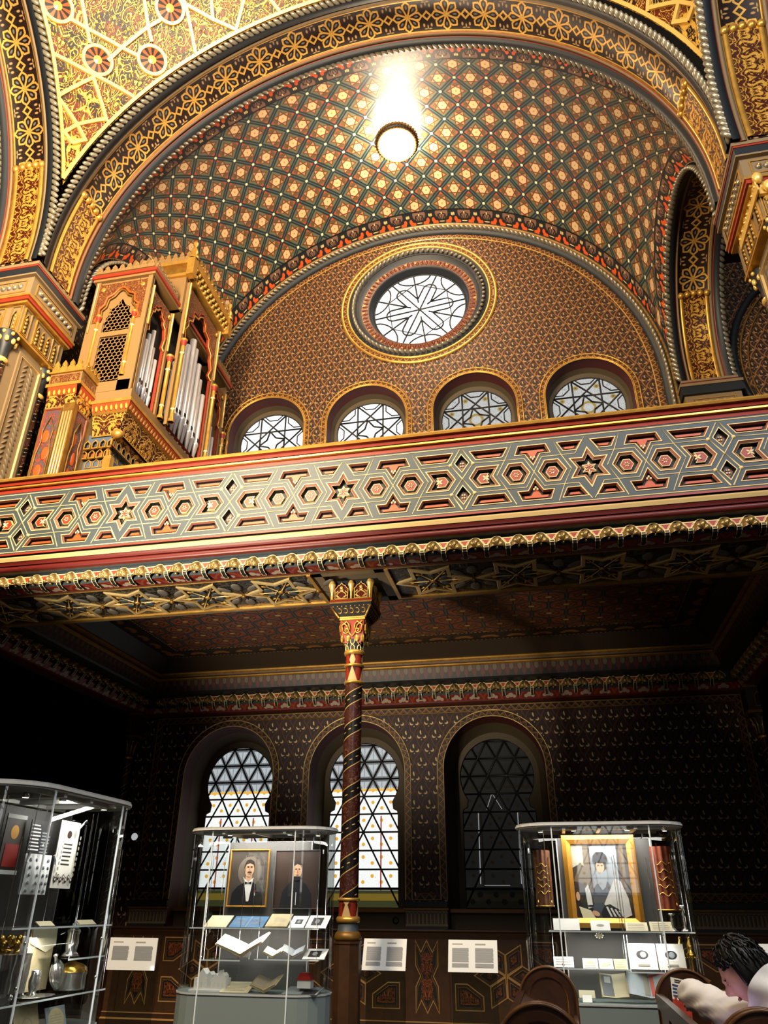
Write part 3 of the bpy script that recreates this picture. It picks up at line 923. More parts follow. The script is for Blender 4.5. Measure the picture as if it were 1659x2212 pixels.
mb = MB(); q = [(XL, -.535, 4.895), (XR, -.535, 4.895), (XR, -.70, 4.895), (XL, -.70, 4.895)]; mb.face(q, 0, [(XL, .0), (XR, 0), (XR, .15), (XL, .15)])
mb.build('trefoil_frieze', 'trefoil_frieze', T)
scallop_course(T, 'x', XC - 5.35, XC + 5.35, 48, -.70, 4.912, -1, 1., True)
# coffered panel: half pattern from the crossing of the diamonds (0) to the star (1.35), mirrored
mb = MB(); zc = 5.775; HP = 1.35
frp = frame((0, PY, zc), (1, 0, 0), (0, 0, 1), (0, -1, 0))
def rep(poly, mirror=True):
    out = []
    for k in range(-2, 3):
        for sg in (1, -1):
            c = XC + HP + 2 * HP * k
            out.append([(c + sg * x, z) for x, z in poly])
    return out
half = dict(
    arrow=[(.07, .0), (.155, .135), (.41, .135), (.335, .0), (.41, -.135), (.155, -.135)],
    hexa=[(.425, .0), (.505, .137), (.655, .137), (.735, 0.), (.655, -.137), (.505, -.137)],
    hexb=[(.81, .0), (.89, .137), (1.04, .137), (1.12, 0.), (1.04, -.137), (.89, -.137)],
    t1=[(.085, .345), (.515, .345), (.45, .222), (.155, .222)],
    t2=[(.575, .222), (.62, .345), (.925, .345), (.97, .222), (.855, .222), (.7725, .075), (.69, .222)],
    t3=[(1.035, .345), (1.315, .345), (1.24, .222), (1.095, .222)])
edge_holes = []
ST = [(.0, .006, 3), (.012, .006, 3), (.018, .0, 1), (.040, -.03, 1), (.046, -.03, 3), (.050, -.07, 2)]
for k, poly in half.items():
    for pl in ((poly,) if k in ('arrow', 'hexa', 'hexb') else (poly, [(x, -z) for x, z in poly])):
        for p in rep(pl):
            if max(q[0] for q in p) < XL or min(q[0] for q in p) > XR: continue
            big = k in ('arrow', 'hexa', 'hexb')
            edge_holes.append(p)
            fr2 = frp
            if big:
                c, d = coffer(mb, p, fr2, [(.0, .006, 3), (.010, .006, 3), (.014, .0, 1), (.032, -.012, 5), (.034, -.012, 3), (.038, -.060, 2), (.070, -.060, 2), (.072, -.03, 3), (.078, -.03, 3)], 6)
                cx_, cz_ = sum(q[0] for q in p) / len(p), sum(q[1] for q in p) / len(p)
                for j in range(6 if k != 'arrow' else 4):
                    t = j * pi / 3 if k != 'arrow' else (.7, -.7, pi - .7, pi + .7)[j]
                    M = Matrix.Rotation(-t, 3, 'Y')
                    mb.ball(V((cx_ + .022 * cos(t), PY + .028, zc + cz_ + .022 * sin(t))), (.014 if k != 'arrow' else .026), .006, (.007 if k != 'arrow' else .012), 6, 4, 4, M)
            else:
                coffer(mb, p, fr2, [(.0, .006, 3), (.008, .006, 3), (.012, .0, 1), (.024, -.02, 5), (.026, -.045, 2), (.046, -.045, 2), (.048, -.035, 1)], 1)
                if k == 't2':
                    s_ = 1 if pl is poly else -1; cx_ = sum(q[0] for q in p) / 7
                    for j in (-1, 0, 1): mb.ball(V((cx_ + j * .018, PY + .02, zc + s_ * (.20 - .022 * (1 - abs(j)) * 1.0))), .012, .006, .016, 6, 4, 4)
for k in range(-3, 3):
    c = XC + 2 * HP * (k + .5) + 0.
    for dz in (.2, -.2):
        d = [(c - .085, dz), (c, dz - .125), (c + .085, dz), (c, dz + .125)]; edge_holes.append(d)
        coffer(mb, d, frp, [(.0, .006, 3), (.009, .006, 3), (.014, -.045, 2), (.030, -.045, 2)], 5)
        for t in (pi / 4, 3 * pi / 4, 5 * pi / 4, 7 * pi / 4): mb.ball(V((c + .018 * cos(t), PY + .035, zc + dz + .024 * sin(t))), .01, .005, .012, 6, 4, 4)
        for sx in (-1, 1):
            for a, b in (((sx * .012, dz * 1.9), (sx * .125, dz * .93)), ((sx * .125, dz * .93), (0, 0))):
                mb.tube([frp(c + a[0], a[1], .001), frp(c + b[0], b[1], .001)], .0065, 5, 3)
            mb.lathe([(.0, -.016), (.014, -.014), (.022, 0)], frp(c + sx * .125, dz * .93), 10, 3, True, 'y')
    c = XC + 2 * HP * k
    stp = []
    for j in range(12):
        r = .255 if j % 2 == 0 else .142; t = pi / 2 + j * pi / 6; stp.append((c + r * cos(t) * .93, r * sin(t)))
    edge_holes.append(stp)
    coffer(mb, stp, frp, [(.0, .006, 3), (.011, .006, 3), (.016, .0, 1), (.036, -.012, 5), (.038, -.012, 3), (.042, -.06, 2), (.074, -.06, 2), (.076, -.03, 3), (.082, -.03, 3)], 6)
    for j in range(6):
        t = pi / 2 + j * pi / 3; M = Matrix.Rotation(-t, 3, 'Y')
        mb.ball(V((c + .04 * cos(t), PY + .028, zc + .04 * sin(t))), .03, .006, .007, 6, 4, 4, M)
        mb.ball(V((c + .07 * cos(t), PY + .03, zc + .07 * sin(t))), .01, .006, .01, 6, 4, 4, M)
    # thin raised lines of the interlace
    for sg in (1, -1):
        for s2 in (1, -1):
            LN = [[(.02, .375), (.125, .186), (0, 0)], [(.125, .186), (.47, .18)], [(.56, .375), (.47, .18), (.375, 0)], [(1.0, .375), (1.075, .18), (1.165, 0)],
                  [(.47, .18), (.68, .18), (.7725, 0)], [(1.075, .18), (.865, .18), (.7725, 0)], [(1.075, .18), (1.22, .18), (1.335, .375)]]
            for l in LN:
                mb.tube([frp(c + sg * (HP - x), s2 * z, .001) for x, z in l], .005, 4, 3)
mb.build('star_coffers', ['slate', 'orange', 'coffer_dark', 'line_cream', 'cream', 'pink_brown', 'red'], T)
mb = MB()
ok = [p for p in edge_holes if min(q[0] for q in p) > XL + .01 and max(q[0] for q in p) < XR - .01]
holed = [(XL, -.425), (XR, -.425), (XR, .43), (XL, .43)]
loops = [[V((p[0], p[1], 0)) for p in q] for q in [holed] + [o if sum(o[i][0] * o[(i + 1) % len(o)][1] - o[(i + 1) % len(o)][0] * o[i][1] for i in range(len(o))) < 0 else o[::-1] for o in ok]]
flat = [p for l in loops for p in l]
for t in tessellate_polygon(loops): mb.face([frp(flat[k].x, flat[k].y) for k in t], 0)
for z in (.405, -.40): mb.tube([frp(XL, z), frp(XR, z)], .006, 4, 1)
mb.build('panel', ['slate', 'line_cream'], T)

# ---------------------------------------------------------------- gallery beam soffit with relief stars
ZS = 4.90
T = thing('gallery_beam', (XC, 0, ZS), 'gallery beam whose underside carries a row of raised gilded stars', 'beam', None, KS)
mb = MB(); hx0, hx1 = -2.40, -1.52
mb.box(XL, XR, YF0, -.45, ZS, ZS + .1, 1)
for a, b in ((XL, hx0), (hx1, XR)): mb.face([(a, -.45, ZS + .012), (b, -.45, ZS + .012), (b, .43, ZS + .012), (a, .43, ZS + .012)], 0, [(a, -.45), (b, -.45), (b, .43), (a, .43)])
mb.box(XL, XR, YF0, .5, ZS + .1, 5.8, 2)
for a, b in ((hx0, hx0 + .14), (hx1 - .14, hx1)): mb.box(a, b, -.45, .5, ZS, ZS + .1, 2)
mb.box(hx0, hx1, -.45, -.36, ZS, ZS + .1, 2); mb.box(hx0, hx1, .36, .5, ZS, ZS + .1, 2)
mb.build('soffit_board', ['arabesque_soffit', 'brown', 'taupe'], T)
mb = MB()
for a, b in ((XL, hx0), (hx1, XR)):
    mb.box(a, b, .41, .455, ZS - .012, ZS + .05, 0); mb.box(a, b, .455, .51, ZS - .005, ZS + .1, 1); mb.box(a, b, -.46, -.445, ZS - .004, ZS + .05, 0)
for x in (hx0, hx1): mb.box(x - .022, x + .022, -.45, .43, ZS - .02, ZS + .03, 0)
mb.build('gilt_edge', ['gold', 'taupe'], T)
frs = frame((0, 0, ZS + .012), (1, 0, 0), (0, 1, 0), (0, 0, -1))
star0 = None
for x in (-2.87, -3.79, -4.71, -5.63, -6.55, -1.06, -.13, .79, 1.71, 2.63):
    if star0 is None:
        mb = MB(); c = x
        out = []
        for j in range(12):
            r = .46 if j % 2 == 0 else .262; t = j * pi / 6; out.append((c + r * cos(t), r * sin(t) * (1.0 if j % 2 else .98)))
        coffer(mb, out, frs, [(0, .014, 0), (.008, .020, 0), (.046, .020, 0), (.052, .0, 1)], None)
        for j in range(6):
            t = j * pi / 3
            mb.tube([frs(c + .05 * cos(t), .05 * sin(t), .01), frs(c + .36 * cos(t), .36 * sin(t), .01)], .007, 5, 0)
        star0 = mb.build('star_frame', ['gold_pale', 'gold_dull'], T, (x, 0, ZS)); o = star0
        mb = MB()
        for j in range(6):
            t = j * pi / 3 + pi / 6
            for r, s, m in ((.15, .07, 0), (.10, .02, 1), (.21, .022, 1)):
                mb.ball(frs(c + r * cos(t), r * sin(t), .006), s, s * .55, .010, 8, 5, m, Matrix.Rotation(t, 3, 'Z'))
            t = j * pi / 3
            for sg in (-1, 1): mb.ball(frs(c + .24 * cos(t) - sg * .03 * sin(t),   .24 * sin(t) + sg * .03 * cos(t), .008), .035, .014, .010, 6, 4, 1, Matrix.Rotation(t + sg * .5, 3, 'Z'))
        mb.ball(frs(c, 0, .01), .035, .035, .016, 8, 5, 1)
        rel0 = mb.build('relief_flower', ['slate', 'gold'], star0)
        mb = MB()
        for j, t in enumerate((pi / 2, -pi / 2, .82, -.82, pi - .82, pi + .82)):
            r = .24 if j < 2 else .25; mb.ball(frs(c + .46 + r * cos(t), r * sin(t), .008), .11, .05 if j > 1 else .065, .014, 9, 5, 0, Matrix.Rotation(t, 3, 'Z'))
            mb.tube([frs(c + .46 + .03 * cos(t), .03 * sin(t), .012), frs(c + .46 + .34 * cos(t), .34 * sin(t), .012)], .005, 4, 1)
        mb.ball(frs(c + .46, 0, .03), .03, .03, .025, 8, 5, 1)
        mb.build('leaf_spray', ['leaf_grey', 'gold_dull'], star0)
    else:
        o = copy_tree(star0, T); o.location = V((x, 0, ZS)) - wloc(T)

# ---------------------------------------------------------------- ceiling under the gallery and its cornices
ZC, CX, CY = 5.50, 4.48, 4.08
mb = MB(); q = [(XC - CX, .5), (XC + CX, .5), (XC + CX, CY), (XC - CX, CY)]; B = .42
mb.face([(XC - CX + B, .5, ZC), (XC + CX - B, .5, ZC), (XC + CX - B, CY - B, ZC), (XC - CX + B, CY - B, ZC)], 0, [(XC - CX + B, .5), (XC + CX - B, .5), (XC + CX - B, CY - B), (XC - CX + B, CY - B)])
mb.face([(XC - CX, CY, ZC), (XC + CX, CY, ZC), (XC + CX - B, CY - B, ZC), (XC - CX + B, CY - B, ZC)], 1, [(-CX, 0), (CX, 0), (CX - B, B), (-CX + B, B)])
for sx in (-1, 1):
    mb.face([(XC + sx * CX, .5, ZC), (XC + sx * CX, CY, ZC), (XC + sx * (CX - B), CY - B, ZC), (XC + sx * (CX - B), .5, ZC)], 1, [(.5, 0), (CY, 0), (CY - B, B), (.5, B)])
mb.face([(XC - 6, .5, ZC + .08), (XC + 6, .5, ZC + .08), (XC + 6, YW, ZC + .08), (XC - 6, YW, ZC + .08)], 2)
S(mb.build('ceiling_lower', ['gallery_ceiling', 'ceiling_border', 'dark_wall']), 'painted flat ceiling below the gallery')
CP = [(CY, ZC), (CY + .22, 5.30), (CY + .20, 5.285), (CY + .20, 5.262), (CY + .245, 5.255), (CY + .245, 5.20), (CY + .215, 5.195), (CY + .215, 5.175), (CY + .27, 5.165), (CY + .33, 4.985), (CY + .36, 4.96), (CY + .48, 4.945), (CY + .54, 4.94), (CY + .54, 4.76), (CY + .62, 4.68), (CY + .62, 4.655), (CY + .74, 4.64), (CY + .79, 4.62)]
CM = ['bronze_dark', 'gold', 'gold', 'gold', 'bud_frieze', 'gold', 'gold', 'gold', 'baluster_frieze', 'slate_dark', 'slate_dark', 'slate_dark', 'slate_dark', 'trefoil_frieze', 'red_dark', 'red_dark', 'slate_dark']
mats_ = sorted(set(CM)); ci = [mats_.index(c) for c in CM]
T = S(thing('trim_1', (XC, CY, 4.9), 'gilded scallop cornice along the back wall under the gallery', None))
d = lambda p: 5.22 - (YW - p[0]) + 0.     # distance from centre line for the side cornices
mb = MB()
for i in range(len(CP) - 1):
    (a, b), (c, e) = CP[i], CP[i + 1]; L = hypot(c - a, e - b); xa, xc_ = d(CP[i]), d(CP[i + 1])
    mb.face([(XC - xa, a, b), (XC + xa, a, b), (XC + xc_, c, e), (XC - xc_, c, e)], ci[i], [(-xa, L), (xa, L), (xc_, 0), (-xc_, 0)])
mb.build('moulding', mats_, T); scallop_course(T, 'x', XC - 4.86, XC + 4.86, 42, CY + .54, 4.80, -1)
for sx in (-1, 1):
    T = S(thing('trim_2' if sx < 0 else 'trim_3', (XC + sx * 5, 2, 4.9), 'scallop cornice on the dark left side wall' if sx < 0 else 'scallop cornice on the dark right side wall', None))
    mb = MB()
    for i in range(len(CP) - 1):
        (a, b), (c, e) = CP[i], CP[i + 1]; L = hypot(c - a, e - b)
        mb.face([(XC + sx * d(CP[i]), -.3, b), (XC + sx * d(CP[i]), a, b), (XC + sx * d(CP[i + 1]), c, e), (XC + sx * d(CP[i + 1]), -.3, e)], ci[i], [(-.3, L), (a, L), (c, 0), (-.3, 0)])
    mb.build('moulding', mats_, T); scallop_course(T, 'y', -.1, 4.55, 20, XC + sx * (d((CY + .54, 0))), 4.80, -sx)

# ---------------------------------------------------------------- the iron column
def make_column(x, y, label, full=True, name='column'):
    T = thing(name, (x, y, 0), label, 'column', None, 'thing')
    oc = lambda r: [(r * cos(pi / 8 + k * pi / 4), r * sin(pi / 8 + k * pi / 4)) for k in range(8)]
    fr = frame((x, y, 0), (1, 0, 0), (0, 1, 0), (0, 0, 1))
    mb = MB(); mb.prism(oc(.165), 0, .12, fr); mb.prism(oc(.128), .12, 1.33, fr); mb.prism(oc(.136), 1.33, 1.35, fr); mb.build('pedestal', 'wood_oak', T)
    c = (x, y, 0)
    def ring(z, r, h=.022, n='ring'):
        mb = MB(); mb.lathe([(r - .012, z - h), (r + .006, z - h * .8), (r + .012, z), (r + .006, z + h * .8), (r - .012, z + h)], c, 28, 0); mb.build(n, 'gold', T)
    mb = MB(); mb.lathe([(.10, 1.35), (.118, 1.352), (.130, 1.38), (.118, 1.41), (.106, 1.425), (.098, 1.43), (.094, 1.50)], c, 28, 0, True, 'z', [0, 0, 0, 0, 0, 1]); mb.build('base', ['gold_dull', 'slate'], T)
    ring(1.525, .102, .028); ring(1.694, .096, .016); ring(3.775, .098, .016); ring(3.96, .100, .016); ring(4.105, .104, .026)
    mb = MB()
    for z0, z1, m in ((1.50, 1.70, 1), (1.70, 3.77, 0), (3.77, 4.10, 1)):
        mb.grid(lambda u, v: (x + .092 * cos(2 * pi * u), y + .092 * sin(2 * pi * u), z0 + (z1 - z0) * v), 40, 4 if m else 16, m, (lambda u, v: (u, z0 + (z1 - z0) * v)) if m == 0 else (lambda u, v: (u * .5, (z1 - z0) * v % .165)), True)
    mb.build('shaft', ['spiral_shaft', 'flame_shaft'], T)
    # necking with interlaced ribbons
    mb = MB(); mb.lathe([(.094, 4.12), (.097, 4.17), (.112, 4.245)], c, 28, 0)
    for k in range(8):
        for sg in (1, -1):
            P = []
            for i in range(9):
                f = i / 8; r = .098 + .016 * f ** 2; t = 2 * pi * k / 8 + sg * (.22 * (1 if f < .35 else (1 - (f - .35) / .3 * 2 if f < .65 else -1))); P.append((x + r * cos(t), y + r * sin(t), 4.12 + .125 * f))
            mb.tube(P, .006, 5, 1)
    mb.build('necking', ['slate_dark', 'gold_pale'], T)
    sq = lambda h: [(-h, -h), (h, -h), (h, h), (-h, h)]
    def taper(mb, h0, z0, h1, z1, m):
        A = [fr(a, b, z0) for a, b in sq(h0)]; B = [fr(a, b, z1) for a, b in sq(h1)]
        for i in range(4): j = (i + 1) % 4; mb.face([A[i], A[j], B[j], B[i]], m)
    mb = MB(); taper(mb, .092, 4.20, .122, 4.29, 1); taper(mb, .122, 4.29, .135, 4.45, 1); taper(mb, .135, 4.45, .145, 4.455, 0); taper(mb, .145, 4.455, .145, 4.475, 0)
    for k in range(4):           # paired volutes and leaf points on each face
        Rz = Matrix.Rotation(k * pi / 2, 3, 'Z'); g = lambda a, b, q: V((x, y, 0)) + Rz @ V((a, -q, b))
        for sg in (-1, 1):
            P = [g(sg * (.065 + .038 * (1 - i / 16) * cos(i * .62)), 4.33 + .038 * (1 - i / 16) * sin(i * .62) * -1, .142) for i in range(16)]
            mb.tube(P, .008, 5, 0)
            mb.tube([g(sg * .105, 4.33, .14), g(sg * .115, 4.39, .145), g(sg * .06, 4.43, .15), g(sg * .035, 4.40, .148), g(sg * .025, 4.34, .14)], .010, 6, 0)
            mb.tube([g(sg * .12, 4.44, .142), g(sg * .06, 4.385, .148), g(sg * .03, 4.30, .135), g(0, 4.27, .125)], .009, 6, 0)
            mb.ball(g(sg * .115, 4.25, .112), .022, .012, .05, 7, 5, 0, Rz)
            mb.ball(g(sg * .05, 4.255, .112), .03, .012, .05, 7, 5, 0, Rz)
    mb.build('capital', ['gold', 'red'], T)
    mb = MB(); taper(mb, .15, 4.475, .15, 4.49, 0); taper(mb, .15, 4.49, .225, 4.585, 1)
    for k in range(4):
        Rz = Matrix.Rotation(k * pi / 2, 3, 'Z'); g = lambda a, b, q: V((x, y, 0)) + Rz @ V((a, -q, b))
        for i in range(5):
            cx_ = -.14 + i * .07
            mb.tube([g(cx_ * .95 + .024 * cos(t), 4.545 + .022 * sin(t), .192 + .018 * sin(t)) for t in arc_pts(9, -2.6, 2.2)], .007, 5, 0)
        for sg in (-1, 1): mb.tube([g(sg * .15, 4.48, .152), g(sg * .226, 4.59, .228)], .012, 5, 0)
        for i in range(9): mb.ball(g(-.2 + i * .05, 4.588, .225), .012, .012, .012, 6, 4, 0)
    mb.build('capital_flare', ['gold', 'coffer_dark'], T)
    mb = MB(); taper(mb, .235, 4.585, .235, 4.62, 3); taper(mb, .235, 4.62, .245, 4.635, 1); taper(mb, .245, 4.635, .238, 4.66, 2); taper(mb, .238, 4.66, .235, 4.67, 0)
    mb.face([fr(a, b, 4.585) for a, b in sq(.235)], 3)
    taper(mb, .205, 4.67, .205, 4.899, 3)
    mb.build('abacus', ['gold', 'gold_dull', 'red', 'slate_dark'], T)
    mb = MB()
    for k in range(4):
        Rz = Matrix.Rotation(k * pi / 2, 3, 'Z'); g = lambda a, b, q: V((x, y, 0)) + Rz @ V((a, -q, b))
        for cx_ in (-.112, .112):
            out = [(-.075, 0), (.075, 0), (.08, .12), (.06, .135), (.045, .16), (.02, .17), (0, .20), (-.02, .17), (-.045, .16), (-.06, .135), (-.08, .12)]
            coffer(mb, [(cx_ + a, 4.675 + b) for a, b in out], lambda a, b, q=0.: g(a, b, .207 + q), [(0, .02, 0), (.008, .02, 0), (.012, .006, 1)], 1)
            for sg in (-1, 1):
                mb.tube([g(cx_ + sg * (.012 + .04 * sin(i * .5)), 4.69 + .012 * i, .217) for i in range(9)], .007, 5, 0); mb.tube([g(cx_ + sg * (.055 - .02 * cos(i * .8)), 4.69 + .012 * i, .217) for i in range(8)], .006, 5, 0)
            mb.ball(g(cx_, 4.81, .22), .022, .01, .022, 7, 5, 0, Rz)
        for cx_ in (-.225, 0, .225):
            q = g(cx_, 0, .215)
            mb.lathe([(.012, 4.67), (.013, 4.76), (.018, 4.765), (.034, 4.83), (.040, 4.84), (.040, 4.855), (.03, 4.87), (.022, 4.89)], (q.x, q.y, 0), 10, 0)
            mb.ball((q.x, q.y, 4.866), .034, .034, .03, 8, 5, 0)
    mb.build('arcade_panel', ['gold_bright', 'red_dark'], T)
    return T
make_column(XC, 0, 'slender spiral painted column with gilded capital carrying the gallery')

# ---------------------------------------------------------------- windows
def ring_poly(mb, A, B, ya, yb, m, closed=True, uvs=None, sm=False):
    n = len(A); s = 0
    for i in range(n if closed else n - 1):
        j = (i + 1) % n; L = hypot(A[j][0] - A[i][0], A[j][1] - A[i][1]); W = hypot(hypot(B[i][0] - A[i][0], B[i][1] - A[i][1]), yb - ya)
        mb.face([(A[i][0], ya, A[i][1]), (A[j][0], ya, A[j][1]), (B[j][0], yb, B[j][1]), (B[i][0], yb, B[i][1])], m, [(s, 0), (s + L, 0), (s + L, W), (s, W)], sm); s += L
def fillp(mb, outer, holes, y, m, off=(0, 0)):
    loops = [[V((p[0], p[1], 0)) for p in q] for q in [outer] + holes]; flat = [p for l in loops for p in l]
    for t in tessellate_polygon(loops): mb.face([(flat[k].x, y, flat[k].y) for k in t], m, [(flat[k].x - off[0], flat[k].y - off[1]) for k in t])
def clip(poly, p, q):
    ts = []; dx, dz = q[0] - p[0], q[1] - p[1]
    for i in range(len(poly)):
        a, b = poly[i], poly[(i + 1) % len(poly)]; ex, ez = b[0] - a[0], b[1] - a[1]; D = dx * ez - dz * ex
        if abs(D) < 1e-9: continue
        t = ((a[0] - p[0]) * ez - (a[1] - p[1]) * ex) / D; u = ((a[0] - p[0]) * dz - (a[1] - p[1]) * dx) / D
        if 0 <= u < 1 and 0 <= t <= 1: ts.append(t)
    ts.sort()
    return [((p[0] + dx * a, p[1] + dz * a), (p[0] + dx * b, p[1] + dz * b)) for a, b in zip(ts[::2], ts[1::2])]
def bar(mb, a, b, y, w=.011, m=0, d=.012):
    mb.tube([(a[0], y, a[1]), (b[0], y, b[1])], w, 5, m)
YG = 5.42
for i, x in enumerate(LW):
    T = S(thing('window_%d' % (i + 1), (x, YW, 1.33), ('tall stained glass window left of the column, glowing white', 'tall stained glass window directly behind the spiral column', 'unlit dark stained glass window right of the column')[i], None))
    o1 = arch_outline(x, 3.62, .92, 1.72); o0 = arch_outline(x, 3.62, .82, 1.72)
    mb = MB(); ring_poly(mb, o1, o0, YW - .012, YW - .012, 0, False)
    mb.build('zigzag_border', 'zigzag_border', T)
    mb = MB()
    for o in (o1, o0): mb.tube([(p[0], YW - .015, p[1]) for p in o], .0075, 5, 0)
    mb.build('gilt_edge', 'gold_pale', T)
    r0 = arch_outline(x, 3.62, .82, 1.33); r1 = arch_outline(x, 3.60, .79, 1.33); r2 = arch_outline(x, 3.58, .70, 1.33)
    mb = MB(); ring_poly(mb, r0, r1, YW, YW + .30, 0, False, sm=True); ring_poly(mb, r1, r2, YW + .30, YG, 1, False, sm=True); mb.build('reveal', ['maroon_wall', 'reveal_stone'], T)
    kh = keyhole(x)
    mb = MB(); fillp(mb, r2, [kh[::-1]], YG, 0); ring_poly(mb, kh, kh, YG, YG + .06, 0); mb.build('surround', 'reveal_stone', T)
    mb = MB(); fillp(mb, kh, [], YG + .03, 0, (x, 1.60)); mb.build('glass_pane', 'lit_glass' if i < 2 else 'unlit_glass', T)
    mb = MB(); TT, H = .31, .31 * .8660254 * 1.05
    for r in range(0, 10):
        for a, b in clip(kh, (x - 2, 1.6 + r * H + .0005), (x + 2, 1.6 + r * H + .0005)): bar(mb, a, b, YG + .02, .0145)
    for k in range(-14, 15):
        for sg in (1, -1):
            p = (x + k * TT, 1.6001); q = (x + k * TT + sg * TT * .5 * 10, 1.6001 + 10 * H)
            for a, b in clip(kh, p, q): bar(mb, a, b, YG + .02, .015)
    bar(mb, (x - .6, 1.6 + H), (x + .6, 1.6 + H), YG, .02); mb.tube([(p[0], YG + .02, p[1]) for p in kh], .014, 5, 0, True)
    for k in range(5):
        for zz, rr in ((1.70, .045), (1.80, .045)):
            xx = x - .5 + k * .25 + (.125 if zz > 1.75 else 0)
            if i == 2 and xx < x + .6: mb.lathe([(.0, -.004), (rr, -.003), (rr, .004)], (xx, YG + .015, zz), 6, 0, False, 'y')
    mb.build('lead_bars', 'lead', T)
    mb = MB(); mb.box(x - .80, x + .80, 5.02, YG, 1.555, 1.60, 0); mb.box(x - .80, x + .80, 5.0, 5.04, 1.55, 1.595, 0); mb.build('sill', 'sill_wood', T)
    mb = MB(); mb.box(x - .80, x + .80, 5.08, YG, 1.30, 1.555, 0); mb.build('sill_apron', 'reveal_stone', T)
    if i == 1:
        mb = MB(); mb.lathe([(.035, -.02), (.05, -.015), (.05, .0), (.03, .005)], (x + .62, 5.075, 1.44), 14, 0, True, 'y'); mb.build('vent', 'black', T)
    if i == 2:     # daylight slits round the outer shutter behind the dark glass
        mb = MB()
        for xx in (x - .36, x + .28): bar(mb, (xx, 1.95), (xx + .02, 3.02), YG + .026, .008)
        bar(mb, (x - .36, 3.02), (x + .28, 3.02), YG + .026, .004); bar(mb, (x - .2, 3.05), (x - .1, 3.3), YG + .026, .006); bar(mb, (x - .1, 3.3), (x + .05, 3.05), YG + .026, .005); bar(mb, (x - .3, 1.93), (x + .1, 1.93), YG + .026, .005)
        emit_mat('slit_light', lambda: ('c8ced0', .45)); mb.build('shutter_slit', 'slit_light', T)
YR = 5.24
for i, x in enumerate(RW):
    T = S(thing('window_%d' % (i + 4), (x, YW, 9.5), ('bright round window nearest the organ pipes', 'second round window from the organ, white panes with gold flowers', 'third round window from the organ, grey patterned panes', 'rightmost round window with the dimmest grey panes')[i], None))
    o1 = arch_outline(x, 10.72, .97, 9.4); o0 = arch_outline(x, 10.72, .86, 9.4); om = arch_outline(x, 10.72, .885, 9.4)
    mb = MB(); ring_poly(mb, o1, om, YW - .012, YW - .012, 0, False); mb.build('zigzag_border', 'zigzag_upper', T)
    mb = MB()
    for o, r in ((o1, .014), (om, .014), (o0, .012)): mb.tube([(p[0], YW - .015, p[1]) for p in o], r, 5, 0)
    mb.build('gilt_edge', 'gold', T)
    r1 = arch_outline(x, 10.72, .83, 9.4)
    mb = MB(); ring_poly(mb, o0, r1, YW, YW + .26, 0, False, sm=True); ring_poly(mb, r1, arch_outline(x, 10.71, .79, 9.4), YW + .26, YR, 1, False, sm=True); mb.build('reveal', ['maroon_wall', 'reveal_stone'], T)
    gx, gz, gr = x, 10.66, .735
    c = circ(gx, gz, gr)
    mb = MB(); fillp(mb, arch_outline(x, 10.71, .79, 9.4), [c[::-1]], YR, 0); mb.build('surround', 'reveal_stone', T)
    mb = MB(); fillp(mb, c, [], YR + .03, 0, (gx, gz)); mb.build('glass_pane', 'round_glass_bright' if i < 2 else 'round_glass_soft', T)
    mb = MB(); mb.tube([(p[0], YR + .02, p[1]) for p in c], .018, 6, 0, True)
    pt = lambda t, r=gr: (gx + r * cos(t), gz + r * sin(t))
    for k in range(8):
        t = pi / 8 + k * pi / 4
        bar(mb, pt(t), pt(t + 3 * pi / 4), YR + .015, .019); bar(mb, pt(t - pi / 8 - .16, gr * .80), pt(t - pi / 8 + .16, gr * .80), YR + .015, .013)
        bar(mb, pt(t - pi / 8 - .30, gr), pt(t - pi / 8 - .16, gr * .80), YR + .015, .013); bar(mb, pt(t - pi / 8 + .30, gr), pt(t - pi / 8 + .16, gr * .80), YR + .015, .013)
        a, b = (.30, .14) if k % 2 == 0 else (.14, .30); bar(mb, pt(k * pi / 4 + .2, a), pt((k + 1) * pi / 4 + .2, b), YR + .015, .019)
    mb.build('lead_bars', 'lead', T)
# rose window
T = S(thing('window_8', (ROSE[0], YW, ROSE[1] - 1.4), 'large round rose window high in the lunette', None))
rx, rz = ROSE; YO = 5.16
def rring(mb, prof, ms):
    sweep(mb, circle_path(rx, rz, 0, 64) if False else [(rx, rz, cos(2 * pi * k / 64), sin(2 * pi * k / 64), 1.5 * 2 * pi * k / 64) for k in range(64)], prof, ms, 'x', True, None, True)
mb = MB(); rring(mb, [(YW - .005, 1.80), (YW - .03, 1.79), (YW - .03, 1.75), (YW - .01, 1.74)], [1, 1, 1]); rring(mb, [(YW - .012, 1.755), (YW - .012, 1.655)], [0]); rring(mb, [(YW - .01, 1.665), (YW - .035, 1.655), (YW - .035, 1.62), (YW, 1.61)], [1, 1, 1]); rring(mb, [(YW - .01, 1.62), (YW - .012, 1.42)], [2]); mb.build('gilt_ring', ['zigzag_upper', 'gold', 'slate_dark'], T)
mb = MB(); rope(mb, [(rx, rz, cos(2 * pi * k / 64), sin(2 * pi * k / 64), 0) for k in range(64)], 1.50, YW - .02, 'x', .05, .12, 0, True); mb.build('cable_moulding', 'bead_silver', T)
mb = MB(); rring(mb, [(YW, 1.44), (YW + .02, 1.40), (YW + .10, 1.33), (YW + .10, 1.17)], [0, 0, 1]); rring(mb, [(YW + .10, 1.17), (YW + .14, 1.13), (YO, 1.08), (YO + .02, 1.06)], [0, 0, 0])
for k in range(72):
    t = 2 * pi * k / 72; mb.ball((rx + 1.25 * cos(t), YW + .10, rz + 1.25 * sin(t)), .03, .015, .07, 6, 4, 1, Matrix.Rotation(pi / 2 - t, 3, 'Y'))
mb.build('red_reveal', ['slate_dark', 'arabesque_red'], T)
